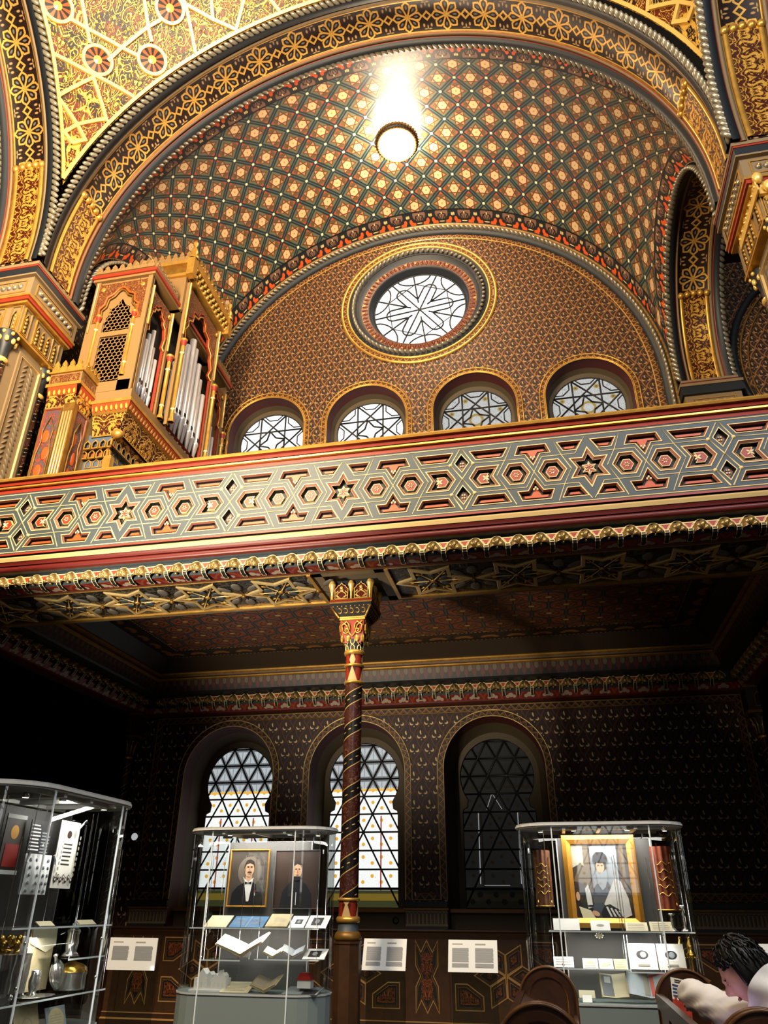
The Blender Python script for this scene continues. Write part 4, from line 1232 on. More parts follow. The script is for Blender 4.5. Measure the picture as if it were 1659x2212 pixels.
c = circ(rx, rz, 1.07, 64); mb = MB(); fillp(mb, c, [], YO + .01, 0, (rx, rz)); mb.build('glass_pane', 'rose_glass', T)
mb = MB(); pt = lambda t, r: (rx + r * cos(t), YO, rz + r * sin(t))
for k in range(6):
    t = k * pi / 3 + .12; n = V((-sin(t), 0, cos(t))); e = V((cos(t), 0, sin(t))); o = V((rx, YO, rz))
    if k < 3: mb.tube([pt(t, 1.06), pt(t + pi, 1.06)], .018, 5)
    P = [o + e * .30 + n * .16] + [o + e * (.62 + .16 * cos(a)) + n * (.16 * sin(a)) for a in arc_pts(10, pi / 2, -pi / 2)] + [o + e * .30 - n * .16]
    mb.tube(P, .019, 5)
    h = t + pi / 6; mb.tube([pt(h, .22), pt(h, 1.06)], .019, 5)
    e2 = V((cos(h), 0, sin(h))); n2 = V((-sin(h), 0, cos(h)))
    mb.tube([o + e2 * (1.07 - .28 * sin(a)) + n2 * (.42 * cos(a)) for a in arc_pts(10)], .018, 5)
    mb.tube([pt(h - pi / 3, .80), pt(h, .80)], .011, 5)
mb.tube([(p[0], YO, p[1]) for p in c], .02, 6, 0, True)
mb.build('lead_bars', 'lead', T)

# ---------------------------------------------------------------- borders on the ground floor wall, pilaster bases, wainscot
T = S(thing('trim_4', (XC, YW, 1.7), 'gilded zigzag borders framing the diapered wall fields', None))
def border(x0, x1, z0, z1, w=.1, sides='lrtb', y=YW - .010):
    mb = MB()
    O = [(x0, z0), (x1, z0), (x1, z1), (x0, z1)]; I = [(x0 + w, z0 + w), (x1 - w, z0 + w), (x1 - w, z1 - w), (x0 + w, z1 - w)]
    for i, s in enumerate('brtl'):
        if s in sides:
            j = (i + 1) % 4; L = hypot(O[j][0] - O[i][0], O[j][1] - O[i][1])
            mb.face([(O[i][0], y, O[i][1]), (O[j][0], y, O[j][1]), (I[j][0], y, I[j][1]), (I[i][0], y, I[i][1])], 0, [(0, 0), (L, 0), (L - w, w), (w, w)])
            for A, B in ((O[i], O[j]), (I[i], I[j])): mb.tube([(A[0], y - .004, A[1]), (B[0], y - .004, B[1])], .009, 4, 1)
    return mb.build('zigzag_border', ['zigzag_border', 'gold_dull'], T)
border(XC - 4.85, XC + 5.06, 1.715, 4.62, .1, 'lrt')
border(-6.78, -6.30, 1.715, 1.90, .1, 'b'); border(-4.45, -4.02, 1.715, 1.95, .1, 'b'); border(-2.18, -1.74, 1.715, 1.95, .1, 'b'); border(.11, 3.0, 1.715, 1.95, .1, 'b')
mb = MB()
for a, b in ((-6.85, -6.195), (-4.555, -3.92), (-2.28, -1.64), (0., 3.1)):
    mb.box(a, b, YW - .05, YW, 1.62, 1.70, 1); mb.box(a - .02, b + .02, YW - .06, YW, 1.585, 1.61, 2); mb.box(a, b, YW - .03, YW, 1.33, 1.585, 0); mb.box(a, b, YW - .05, YW, 1.33, 1.37, 1)
    n = int((b - a) / .055)
    for k in range(n):
        q = a + (k + .5) * (b - a) / n; mb.tube([(q - .02, YW - .033, 1.40), (q - .02, YW - .033, 1.53)] + [(q - .02 * cos(t), YW - .033, 1.53 + .02 * sin(t)) for t in arc_pts(5)] + [(q + .02, YW - .033, 1.40)], .005, 4, 1)
mb.build('pilaster_base', ['taupe', 'slate_dark', 'gold_dull'], T)
T = S(thing('trim_5', (XC, YW - .1, 0), 'inlaid dark wood wainscot below the windows', None))
WY = YW - .10
mb = MB(); mb.box(XC - 5.1, XC + 5.1, WY, YW + .2, 0, 1.25, 0); mb.build('boarding', 'wood_oak', T)
mb = MB(); extrude_path(mb, [(YW + .05, 1.33), (WY - .05, 1.33), (WY - .06, 1.31), (WY - .04, 1.285), (WY - .015, 1.27), (WY - .01, 1.215), (WY, 1.21)], XC - 5.1, XC + 5.1, [0, 0, 0, 1, 0, 1]); extrude_path(mb, [(WY, .19), (WY - .03, .18), (WY - .035, .12), (WY - .06, .10), (WY - .06, 0)], XC - 5.1, XC + 5.1, [1, 0, 1, 0]); mb.build('rail', ['wood_dark', 'inlay_line'], T)
frw = frame((0, WY, 0), (1, 0, 0), (0, 0, 1), (0, -1, 0))
WS = [(.0, .006, 2), (.014, .008, 2), (.018, .004, 0), (.045, .003, 0), (.048, .006, 2), (.058, .006, 1), (.085, .004, 1)]
def inlay(poly, name, sp=None):
    mb = MB(); p, dd = coffer(mb, poly, frw, WS[:6], 1)
    cx_, cz_ = sum(q[0] for q in poly) / len(poly), sum(q[1] for q in poly) / len(poly)
    q = inset(poly if sum(poly[i][0] * poly[(i + 1) % len(poly)][1] - poly[(i + 1) % len(poly)][0] * poly[i][1] for i in range(len(poly))) > 0 else poly[::-1], .075)
    P = [frw(a, b, .009) for a, b in q]; mb.face(P, 3, [(a - cx_, b) for a, b in q])
    return mb.build(name, ['wood_oak', 'inlay_black', 'inlay_line', 'wood_arabesque'], T)
mat('wood_arabesque', rough=.4, fn=m_arab('1d1410', '8c4a24', 9., .3))
for c in LW + [1.46]:
    for j in range(6):
        t = j * pi / 3; R = .46; a = R / (2 * cos(pi / 6)); pr = lambda t, r: (c + .008 * cos(t) + r * cos(t), .76 + r * sin(t))
        inlay([pr(t, .0), pr(t - pi / 6, a), pr(t, R), pr(t + pi / 6, a)], 'star_inlay')
    for sx in (-1, 1):
        for sz in (-1, 1):
            inlay([(c + sx * a, .76 + sz * b) for a, b in ((.74, -.43), (.33, -.43), (.33, -.25), (.56, -.10), (.74, -.10))], 'corner_inlay')
for c in (-6.50, -4.24, -1.96, .32, 2.60):
    H = [(-.17, -.46), (-.085, -.31), (0, -.46), (.085, -.31), (.17, -.46), (.17, -.13), (.10, 0), (.17, .13), (.17, .46), (.085, .31), (0, .46), (-.085, .31), (-.17, .46), (-.17, .13), (-.10, 0), (-.17, -.13)]
    mb = MB(); coffer(mb, [(c + a, .74 + b) for a, b in H], frw, [(.0, .006, 2), (.012, .008, 2), (.016, .004, 0), (.034, .003, 0), (.037, .006, 2)], 1)
    for sz in (-1, 1):
        lf = [(c + .095 * sin(t) * (1 - .12 * cos(4 * t)), .74 + sz * (.15 + .15 * cos(t))) for t in [2 * pi * k / 24 for k in range(24)]]
        mb.face([frw(a, b, .010) for a, b in lf], 3, [(a - c, b) for a, b in lf])
    mb.build('lancet_inlay', ['wood_oak', 'inlay_black', 'inlay_line', 'wood_arabesque'], T)
    mb = MB()
    for sx in (-1, 1): mb.box(c + sx * .325 - .008, c + sx * .325 + .008, WY - .006, WY, .19, 1.21, 0)
    mb.build('panel_joint', 'wood_dark', T)
# corner colonnettes against the side walls
for sx in (-1, 1):
    x, y = XC + sx * 5.20, 4.60
    T = thing('corner_column', (x, y, 0), 'small dim spiral column in the dark left corner' if sx < 0 else 'small spiral column with gilded capital in the dark right corner', 'column', None, KS)
    mb = MB(); mb.box(x - .16, x + .16, y - .16, y + .16, 4.28, 4.62, 0)
    for q in ((y - .162, 0),): coffer(mb, [(x - .05, 4.33), (x + .05, 4.33), (x + .05, 4.50), (x, 4.56), (x - .05, 4.50)], frame((0, y - .16, 0), (1, 0, 0), (0, 0, 1), (0, -1, 0)), [(0, .01, 1), (.012, .01, 1)], 2)
    mb.box(x - .18, x + .18, y - .18, y + .18, 4.24, 4.28, 1); mb.box(x - .19, x + .19, y - .19, y + .19, 4.62, 4.66, 1); mb.build('impost', ['bronze_dark', 'gold_dull', 'black'], T)
    mb = MB(); mb.lathe([(.07, 3.92), (.075, 4.05), (.12, 4.18), (.14, 4.24)], (x, y, 0), 16, 1)
    for k in range(8): t = 2 * pi * k / 8; mb.tube([(x + r * cos(t), y + r * sin(t), z) for r, z in ((.075, 3.95), (.085, 4.08), (.13, 4.19), (.15, 4.17))], .014, 5, 0)
    mb.lathe([(.07, 3.89), (.085, 3.90), (.085, 3.92), (.07, 3.93)], (x, y, 0), 16, 0); mb.build('capital', ['gold', 'black'], T)
    mb = MB(); mb.grid(lambda u, v: (x + .068 * cos(2 * pi * u), y + .068 * sin(2 * pi * u), 1.35 + 2.55 * v), 24, 8, 0, lambda u, v: (u, 2.55 * v)); mb.build('shaft', 'spiral_shaft', T)
    mb = MB(); mb.box(x - .14, x + .14, y - .14, y + .14, 0, 1.3, 0); mb.box(x - .11, x + .11, y - .11, y + .11, 1.3, 1.36, 1); mb.build('pedestal', ['wood_dark', 'gold_dull'], T)
# ---------------------------------------------------------------- piers carrying the arches
def cusp_row(mb, fr, a0, a1, b, n, h, m, t=.03):
    """cresting of pointed leaf merlons along a line"""
    st = (a1 - a0) / n
    for i in range(n):
        c = a0 + (i + .5) * st; w = st * .5
        P = [(c - w, b), (c + w, b), (c + w * .95, b + h * .35), (c + w * .55, b + h * .5), (c + w * .6, b + h * .7), (c, b + h), (c - w * .6, b + h * .7), (c - w * .55, b + h * .5), (c - w * .95, b + h * .35)]
        mb.prism(P, 0, t, fr, m); mb.ball(fr(c, b + h * .5, t), st * .13, st * .13, st * .13, 6, 4, m)
for sx in (-1, 1):
    DX = lambda d: XC + sx * d
    T = thing('pier', (DX(5.6), 0, 5.6), 'richly gilded grey pier with leaf panel rising left of the organ' if sx < 0 else 'pier head with gilded relief jutting in at the right edge', 'pier', None, KS)
    def lbox(mb, d, y0, y1, z0, z1, m, d1=6.0):
        a, b = sorted((DX(d), DX(d1))); mb.box(a, b, y0, y1, z0, z1, m)
    mb = MB()
    lbox(mb, 5.09, -.57, .74, 10.50, 10.56, 0); lbox(mb, 5.10, -.56, .73, 10.47, 10.50, 1); lbox(mb, 5.11, -.55, .72, 10.33, 10.47, 2); lbox(mb, 5.10, -.56, .73, 10.30, 10.33, 0)
    lbox(mb, 5.15, -.50, .68, 9.94, 10.30, 0); lbox(mb, 5.13, -.53, .70, 9.90, 9.94, 3); lbox(mb, 5.15, -.51, .68, 9.84, 9.90, 1); lbox(mb, 5.18, -.48, .66, 9.80, 9.84, 3)
    mb.build('cornice', ['stone', 'red', 'slate_dark', 'gold'], T)
    # bead friezes
    mb = MB()
    f1 = lambda a, b, c=0.: V((DX(5.15 - c), a, b)); f2 = lambda a, b, c=0.: V((DX(a), -.50 - c, b))
    for fr, a0, a1, n in ((f1, -.40, .58, 8), (f2, 5.25, 5.95, 6)):
        coffer(mb, [(a0, 10.0), (a1, 10.0), (a1, 10.24), (a0, 10.24)], fr, [(0, .012, 0), (.018, .012, 0), (.025, -.03, 1)], 1)
        for i in range(n):
            a = a0 + .05 + (i + .5) * (a1 - a0 - .1) / n
            mb.ball(fr(a, 10.12, .0), .045, .045, .05, 8, 5, 2); mb.ball(fr(a, 10.12, .035), .022, .022, .022, 6, 4, 0)
    mb.build('bead_frieze', ['gold', 'coffer_dark', 'bead_silver'], T)
    # arcade of little gilded niches
    mb = MB(); g1 = lambda a, b, c=0.: V((DX(5.26 - c), a, b)); g2 = lambda a, b, c=0.: V((DX(a), -.42 - c, b))
    lbox(mb, 5.26, -.42, .62, 9.28, 9.80, 2)
    for fr, cs in ((g1, ((-.30, 1), (-.02, 3), (.42, 1))), (g2, ((5.36, 1), (5.64, 2), (5.9, 1)))):
        for c, n in cs:
            for k in range(n):
                a = c + k * .13 if n == 3 else c + k * .14
                coffer(mb, [(a - .055, 9.33), (a + .055, 9.33), (a + .055, 9.60), (a, 9.72), (a - .055, 9.60)], fr, [(0, .02, 0), (.012, .02, 0), (.018, -.02, 1)], 1)
                for q in range(4): mb.ball(fr(a, 9.38 + q * .075, .0), .028, .028, .035, 6, 4, 0)
            w = .14 * n
            coffer(mb, [(c - .085, 9.29), (c - .085 + w + .03, 9.29), (c - .085 + w + .03, 9.78), (c - .085, 9.78)], fr, [(0, .025, 0), (.014, .025, 0), (.018, .0, 2)], None)
    lbox(mb, 5.24, -.44, .64, 9.24, 9.28, 0); mb.build('niche_arcade', ['gold', 'black', 'stone'], T)
    if sx > 0:       # gilded leaf crest of the capital below, seen against the dark gallery
        mb = MB()
        for k in range(7): 
            y = -.55 + k * .12
            for q in range(3): mb.ball((DX(5.27 + q * .10), y, 9.86 - q * .16 - .03 * (k % 2)), .07, .06, .09, 7, 5, 0)
        cusp_row(mb, lambda a, b, c=0.: V((DX(5.24 - c * .4), a, b)), -.58, .42, 9.62, 7, .26, 0, .05)
        cusp_row(mb, lambda a, b, c=0.: V((DX(a), -.46 - c, b)), 5.26, 5.95, 9.62, 5, .26, 0, .05)
        mb.build('gilt_crest', 'gold_bright', T)
    # shaft of the pier: framed leaf panel towards the bay, corner colonnettes
    mb = MB(); lbox(mb, 5.36, -.34, .46, 5.6, 9.24, 0)
    h1 = lambda a, b, c=0.: V((DX(5.36 - c), a, b)); h2 = lambda a, b, c=0.: V((DX(a), -.34 - c, b))
    for fr, a0, a1 in ((h1, -.16, .40), (h2, 5.52, 5.95)):
        O = [(a0, 5.8), (a1, 5.8), (a1, 9.12), (a0, 9.12)]
        p, q = coffer(mb, O, fr, [(0, .03, 0), (.05, .03, 0), (.058, .03, 1), (.07, -.02, 1), (.085, -.02, 3)], None)
        mb.face([fr(a, b, -.02) for a, b in p], 2, [(a - (a0 + a1) / 2, b) for a, b in p])
        for i in range(34):
            z = 5.95 + i * .092
            for s_ in (-1, 1):
                mb.ball(fr((a0 + a1) / 2 + s_ * .075, z, -.005), .028, .02, .075, 6, 4, 3, Matrix.Rotation(s_ * .7, 3, 'X' if fr is h1 else 'Y') if True else None)
    mb.build('panelled_shaft', ['stone', 'gold_pale', 'leaf_panel', 'taupe'], T)
    for cy_, cd in ((-.40, 5.42), (.52, 5.44)):
        x = DX(cd)
        mb = MB(); mb.grid(lambda u, v: (x + .085 * cos(2 * pi * u), cy_ + .085 * sin(2 * pi * u), 5.7 + 3.05 * v), 20, 6, 0, lambda u, v: (u * .8, 3.05 * v)); 
        mb.lathe([(.085, 8.72), (.11, 8.74), (.11, 8.78), (.085, 8.80)], (x, cy_, 0), 18, 1); mb.lathe([(.085, 8.80), (.09, 8.95), (.13, 9.1), (.17, 9.22), (.17, 9.25)], (x, cy_, 0), 16, 2)
        for k in range(8):
            t = 2 * pi * k / 8
            mb.ball((x + .135 * cos(t), cy_ + .135 * sin(t), 9.10), .035, .035, .055, 7, 5, 1); mb.ball((x + .16 * cos(t + .4), cy_ + .16 * sin(t + .4), 9.20), .03, .03, .035, 7, 5, 1)
        mb.build('colonnette', ['spiral_shaft', 'gold_bright', 'slate_dark'], T)
# gilded cornice blocks under the back springing of the side arches
for sx in (-1, 1):
    DX = lambda d: XC + sx * d
    T = thing('springer', (DX(5.6), 4.6, 5.6), 'springing block with a row of gilded beads under the right side arch' if sx > 0 else 'shadowed springing block behind the organ pipes', 'springer', None, KS)
    mb = MB()
    def yb(d0, d1, y0, z0, z1, m): a, b = sorted((DX(d0), DX(d1))); mb.box(a, b, y0, YW, z0, z1, m)
    yb(5.12, 6.14, 4.46, 10.40, 10.46, 0); yb(5.12, 6.14, 4.44, 10.36, 10.40, 1); yb(5.08, 6.2, 4.42, 10.30, 10.36, 0); yb(5.10, 6.18, 4.44, 10.12, 10.30, 2); yb(5.14, 6.14, 4.50, 5.7, 10.12, 0)
    mb.build('block', ['stone', 'red_dark', 'slate_dark'], T)
    mb = MB(); fr = lambda a, b, c=0.: V((DX(a), 4.50 - c, b))
    coffer(mb, [(5.26, 9.80), (6.02, 9.80), (6.02, 10.04), (5.26, 10.04)], fr, [(0, .012, 0), (.02, .012, 0), (.028, -.02, 1)], 1)
    for i in range(6): mb.ball(fr(5.33 + i * .122, 9.92, .01), .055, .04, .06, 8, 5, 2)
    mb.build('bead_frieze', ['gold', 'coffer_dark', 'gold_pale'], T)
    if sx > 0:
        mb = MB(); pth = [(8.86 - 2.6 * cos(t), 10.9 + 2.6 * sin(t)) for t in arc_pts(30, -.5, 1.6)]
        mb.tube([(DX(a), 4.80, b) for a, b in pth], .07, 8, 0); mb.tube([(DX(a + .12), 4.82, b - .10) for a, b in pth], .02, 5, 1); mb.tube([(DX(a + .25), 4.84, b - .16) for a, b in pth], .015, 5, 1); mb.build('side_arch_moulding', ['slate_dark', 'gold_dull'], T)

# ---------------------------------------------------------------- organ
T = thing('organ', (-6.4, 2.4, 5.75), 'gilded oriental organ case with silver pipes on the left of the gallery', 'organ')
OX, OY0, OY1, OZ, OT = -5.86, .70, 3.95, 8.82, 11.25
mb = MB()
# case body with open pipe niches on the side facing the bay
fx = lambda a, b, c=0.: V((OX + c, a, b))           # a = y, b = z, out = +x
fy = lambda a, b, c=0.: V((a, OY0 - c, b))          # a = x, out = -y
mb.box(-6.92, OX - .28, OY0, OY1, OZ, OT, 0)
mb.box(OX - .28, OX, OY0, OY0 + .05, OZ, OT, 0); mb.box(OX - .28, OX, OY1 - .05, OY1, OZ, OT, 0)
mb.box(OX - .26, OX - .25, OY0, OY1, OZ, OT, 1); mb.box(OX - .12, OX - .11, 1.6, 3.1, OT, 12.0, 1)
mb.box(-6.92, OX - .13, 1.55, 3.15, OT, 12.05, 0); mb.box(OX - .13, OX + .10, 1.55, 1.62, OT, 12.05, 0); mb.box(OX - .13, OX + .10, 3.08, 3.15, OT, 12.05, 0)
mb.build('case', ['wood_gilt', 'black'], T)
def pipe_bay(y0, y1, z0, z1, ox, hts):
    """carved arch front of one pipe field and its row of pipes"""
    c = (y0 + y1) / 2; w = (y1 - y0) / 2 - .10; fr = lambda a, b, q=0.: V((ox + q, a, b))
    zs = z1 - .20 - w * 1.15
    half = [(w, z0 + .02), (w, zs - .35), (w * .82, zs - .32), (w * .95, zs - .1), (w * .80, zs + .06), (w * .82, zs + w * .3), (w * .58, zs + w * .45), (w * .55, zs + w * .72), (w * .28, zs + w * .8), (w * .2, zs + w * .98), (0, zs + w * 1.12)]
    hole = [(c + a, b) for a, b in half] + [(c - a, b) for a, b in half[::-1][1:]]
    mb = MB(); O = [(y0 + .05, z0 + .02), (y1 - .05, z0 + .02), (y1 - .05, z1), (y0 + .05, z1)]
    O2 = [(y0 + .05, z0 + .0199), (y1 - .05, z0 + .0199), (y1 - .05, z1), (y0 + .05, z1)]
    loops = [[V((p[0], p[1], 0)) for p in q] for q in (O2, hole)]; flat = [p for l in loops for p in l]
    for t in tessellate_polygon(loops): mb.face([fr(flat[k].x, flat[k].y, -.02) for k in t], 0, [(flat[k].x - c, flat[k].y) for k in t])
    n = len(hole)
    for i in range(n):
        j = (i + 1) % n; mb.face([fr(*hole[i], -.02), fr(*hole[j], -.02), fr(*hole[j], -.07), fr(*hole[i], -.07)], 1)
    mb.tube([fr(a, b, -.015) for a, b in hole[1:-1]], .014, 5, 2)
    big = [(c + a * 1.09, b + .07) for a, b in half[2:]] + [(c - a * 1.09, b + .07) for a, b in half[::-1][1:-2]]
    mb.tube([fr(a, b, -.012) for a, b in big], .012, 5, 1)
    for s_ in (-1, 1): mb.ball(fr(c + s_ * (w + .0), z1 - .12, -.01), .02, .05, .05, 8, 5, 2)
    mb.build('carved_arch', ['arabesque_red', 'red', 'gold'], T)
    mb = MB()
    for a, b in ((y0, y0 + .06), (y1 - .06, y1)): mb.box(ox - .05, ox + .01, a, b, z0, z1 + .02, 0)
    for a in (y0 + .03, y1 - .03): mb.tube([(ox + .02, a, zs - .3), (ox + .02, a, z1 + .02)], .018, 6, 1)
    mb.build('frame_post', ['wood_gilt', 'gold_bright'], T)
    n = len(hts); r = (2 * w - .03) / n * .42
    for i, (ft, ht) in enumerate(hts):
        y = c - w + .015 + (i + .5) * (2 * w - .03) / n; x = ox - .12 + .02 * (i % 2)
        mb = MB(); mb.lathe([(.0, z0 + .03), (.012, z0 + .03), (r, z0 + ft), (r * 1.12, z0 + ft + .01), (r, z0 + ft + .03), (r, z0 + ht), (0, z0 + ht)], (x, y, 0), 14, 0)
        mb.box(x + r * .8, x + r * 1.03, y - r * .5, y + r * .5, z0 + ft + .06, z0 + ft + .14, 1); mb.build('pipe', ['metal_pipe', 'slate_dark'], T)
pipe_bay(.72, 1.50, OZ, 11.05, OX, [(.28, 1.05), (.30, 1.25), (.32, 1.45), (.34, 1.60), (.30, 1.30), (.28, 1.10)])
pipe_bay(1.62, 3.06, OZ - .05, 11.95, OX + .14, [(.36, 1.45), (.42, 1.75), (.48, 2.10), (.52, 2.35), (.48, 2.25), (.44, 2.0), (.40, 1.75), (.36, 1.5)])
pipe_bay(3.18, 3.94, OZ, 11.05, OX, [(.28, 1.05), (.30, 1.25), (.32, 1.5), (.34, 1.55), (.30, 1.30), (.28, 1.10)])
def spindle(x, y, z0, z1, r=.035):
    mb = MB(); mb.lathe([(r * 1.5, z0), (r * 1.5, z0 + .05), (r, z0 + .08), (r, z0 + .25), (r * 1.25, z0 + .27), (r, z0 + .29), (r, z1 - .32), (r * 1.3, z1 - .30), (r, z1 - .28), (r, z1 - .14), (r * 1.8, z1 - .04), (r * 1.9, z1)], (x, y, 0), 12, 0, True, 'z', [0, 0, 0, 1, 0, 0, 1, 0, 0, 2, 0]); mb.build('colonnette', ['gold', 'cream', 'red'], T)
for y, z1, x in ((1.53, 10.15, OX + .06), (1.66, 10.6, OX + .20), (3.02, 10.6, OX + .20), (3.15, 10.15, OX + .06), (3.92, 10.1, OX + .05)): spindle(x, y, OZ, z1)
for x in (-6.06, -6.72): spindle(x, OY0 - .04, 9.1, 10.45, .028)
# front facing the hall: carved arch with pierced lattice screen
mb = MB(); c, w = -6.39, .36
half = [(w, 9.02), (w, 10.30), (w * 1.12, 10.36), (w * .98, 10.48), (w * 1.02, 10.62), (w * .78, 10.70), (w * .72, 10.86), (w * .40, 10.92), (w * .2, 11.02), (0, 11.06)]
hole = [(c + a, b) for a, b in half] + [(c - a, b) for a, b in half[::-1][1:]]
O2 = [(-6.86, 9.0199), (-5.92, 9.0199), (-5.92, 11.18), (-6.86, 11.18)]
loops = [[V((p[0], p[1], 0)) for p in q] for q in (O2, [(a, max(b, 9.02)) for a, b in hole])]; flat = [p for l in loops for p in l]
for t in tessellate_polygon(loops): mb.face([fy(flat[k].x, flat[k].y, .03) for k in t], 0, [(flat[k].x - c, flat[k].y) for k in t])
mb.tube([fy(a, b, .035) for a, b in hole[1:-1]], .022, 6, 1); mb.tube([fy(c + (a - c) * .86, b - .05, .03) for a, b in hole[1:-1]], .018, 5, 3)
for x in (-6.76, -6.02): mb.ball(fy(x, 11.06, .035), .05, .02, .05, 8, 5, 2)
mb.build('carved_arch', ['arabesque_red', 'orange', 'gold', 'gold_dull'], T)
mb = MB()
for a, b, e, f in ((-6.92, -6.84, OZ, OT), (-5.94, OX, OZ, OT), (-6.84, -6.62, OZ, 10.3), (-6.12, -5.94, OZ, 10.3), (-6.9, -5.9, OZ, 9.02), (-6.62, -6.12, 9.98, 10.08)): mb.box(a, b, OY0 - .035, OY0 + .02, e, f, 0)
mb.tube([fy(-6.87, 10.1, .05), fy(-6.87, 11.2, .05)], .014, 5, 1); mb.build('front_frame', ['wood_gilt', 'gold_pale'], T)
def lattice(poly, name):
    mb = MB(); R = .046
    x0, x1, z0, z1 = min(p[0] for p in poly), max(p[0] for p in poly), min(p[1] for p in poly), max(p[1] for p in poly)
    k = 0; z = z0
    while z < z1 + R:
        x = x0 + (k % 2) * R * .866
        while x < x1 + R:
            for j in range(3):
                t = pi / 6 + j * pi / 3; p = (x + R * .97 * cos(t), z + R * .97 * sin(t)); t2 = t + pi / 3; q = (x + R * .97 * cos(t2), z + R * .97 * sin(t2))
                for a, b in clip(poly, p, q) if clip(poly, p, q) else ([(p, q)] if z0 < min(p[1], q[1]) and max(p[1], q[1]) < z1 and x0 < min(p[0], q[0]) and max(p[0], q[0]) < x1 and pip(poly, p) else []): mb.tube([fy(*a, .02), fy(*b, .02)], .0085, 4, 0, cap=False)
            x += R * 1.732
        z += R * 1.5; k += 1
    mb.face([fy(a, b, -.0) for a, b in poly], 1); return mb.build(name, ['wood_gilt', 'black'], T)
def pip(poly, p):
    c = False; n = len(poly)
    for i in range(n):
        (xi, yi), (xj, yj) = poly[i], poly[i - 1]
        if (yi > p[1]) != (yj > p[1]) and p[0] < (xj - xi) * (p[1] - yi) / (yj - yi) + xi: c = not c
    return c
lattice([(-6.61, 9.03), (-6.13, 9.03), (-6.13, 9.97), (-6.61, 9.97)], 'lattice_screen')
lattice([(-6.61, 10.09), (-6.13, 10.09), (-6.13, 10.42), (-6.20, 10.5), (-6.20, 10.62), (-6.30, 10.68), (-6.37, 10.82), (-6.44, 10.68), (-6.54, 10.62), (-6.54, 10.5), (-6.61, 10.42)], 'lattice_screen')
# cornices and cresting
mb = MB()
def band(x0, x1, y0, y1, z0, z1, m): mb.box(x0, x1, y0, y1, z0, z1, m)
band(-6.98, OX + .05, OY0 - .06, OY1 + .05, OT, OT + .05, 2); band(-7.0, OX + .08, OY0 - .09, OY1 + .08, OT + .05, OT + .12, 1); band(-6.98, OX + .05, OY0 - .06, OY1 + .05, OT + .12, OT + .15, 0)
band(-6.9, OX + .20, 1.50, 3.20, 12.05, 12.12, 0); band(-6.9, OX + .26, 1.44, 3.26, 12.30, 12.38, 0); band(-6.9, OX + .16, 1.54, 3.16, 12.12, 12.30, 3)
for i in range(13):          # little hanging arches of the tower cornice
    y = 1.5 + (i + .5) * 1.7 / 13
    mb.ball((OX + .20, y, 12.14), .05, .05, .07, 7, 5, 0); mb.ball((OX + .23, y + .06, 12.24), .05, .045, .06, 7, 5, 0)
mb.build('cornice', ['gold', 'red', 'wood_gilt', 'gold_dull'], T)
mb = MB()
cusp_row(mb, lambda a, b, c=0.: V((a, OY0 - .06 - c, b)), -6.95, OX + .03, OT + .15, 8, .17, 0); cusp_row(mb, lambda a, b, c=0.: V((OX + .03 + c, a, b)), OY0 - .05, 1.45, OT + .15, 7, .17, 0); cusp_row(mb, lambda a, b, c=0.: V((OX + .03 + c, a, b)), 3.25, OY1, OT + .15, 7, .17, 0)
cusp_row(mb, lambda a, b, c=0.: V((OX + .22 + c, a, b)), 1.5, 3.2, 12.38, 10, .26, 1); cusp_row(mb, lambda a, b, c=0.: V((a, 1.47 - c, b)), -6.9, OX + .2, 12.38, 9, .22, 0)
mb.build('cresting', ['wood_gilt', 'gold'], T)
for y in (1.5, 3.2):
    mb = MB(); mb.box(OX + .14, OX + .28, y - .07, y + .07, 12.0, 12.42, 0); mb.lathe([(.09, 12.42), (.10, 12.46), (.06, 12.52), (.08, 12.58), (.05, 12.68), (.02, 12.74), (.05, 12.79), (.045, 12.85), (0, 12.9)], (OX + .21, y, 0), 12, 0); mb.build('pinnacle', 'gold', T)
# console: dentils, frieze, muqarnas corbel
mb = MB()
mb.box(-6.9, OX + .03, OY0 - .03, OY1, 8.60, 8.82, 0); mb.box(-6.92, OX + .08, OY0 - .08, OY1 + .03, 8.56, 8.62, 2)
for c0, c1, z0, z1, m in ((.07, .03, 8.43, 8.56, 1), (.03, .0, 8.40, 8.43, 2), (0., -.10, 8.08, 8.40, 3), (-.10, -.08, 8.04, 8.08, 2), (-.12, -.2, 7.88, 8.04, 3)):
    A, Bq = OX + c1, OX + c0; L = z1 - z0
    mb.face([(A, OY0 - c1 * 0 - .05 * (c1 > 0), z0), (A, OY1, z0), (Bq, OY1, z1), (Bq, OY0 - .05 * (c0 > 0), z1)], m, [(OY0, 0), (OY1, 0), (OY1, L), (OY0, L)])
    ya, yb_ = OY0 - c1, OY0 - c0
    mb.face([(-6.45, ya, z0), (A, ya, z0), (Bq, yb_, z1), (-6.45, yb_, z1)], m, [(-6.45, 0), (A, 0), (Bq, L), (-6.45, L)])
mb.box(-6.9, OX - .2, OY0 + .1, OY1, 7.2, 8.1, 4)
mb.build('console', ['wood_gilt', 'dentil_red', 'gold', 'arabesque_gold', 'blue_panel'], T)
mb = MB(); random.seed(4)
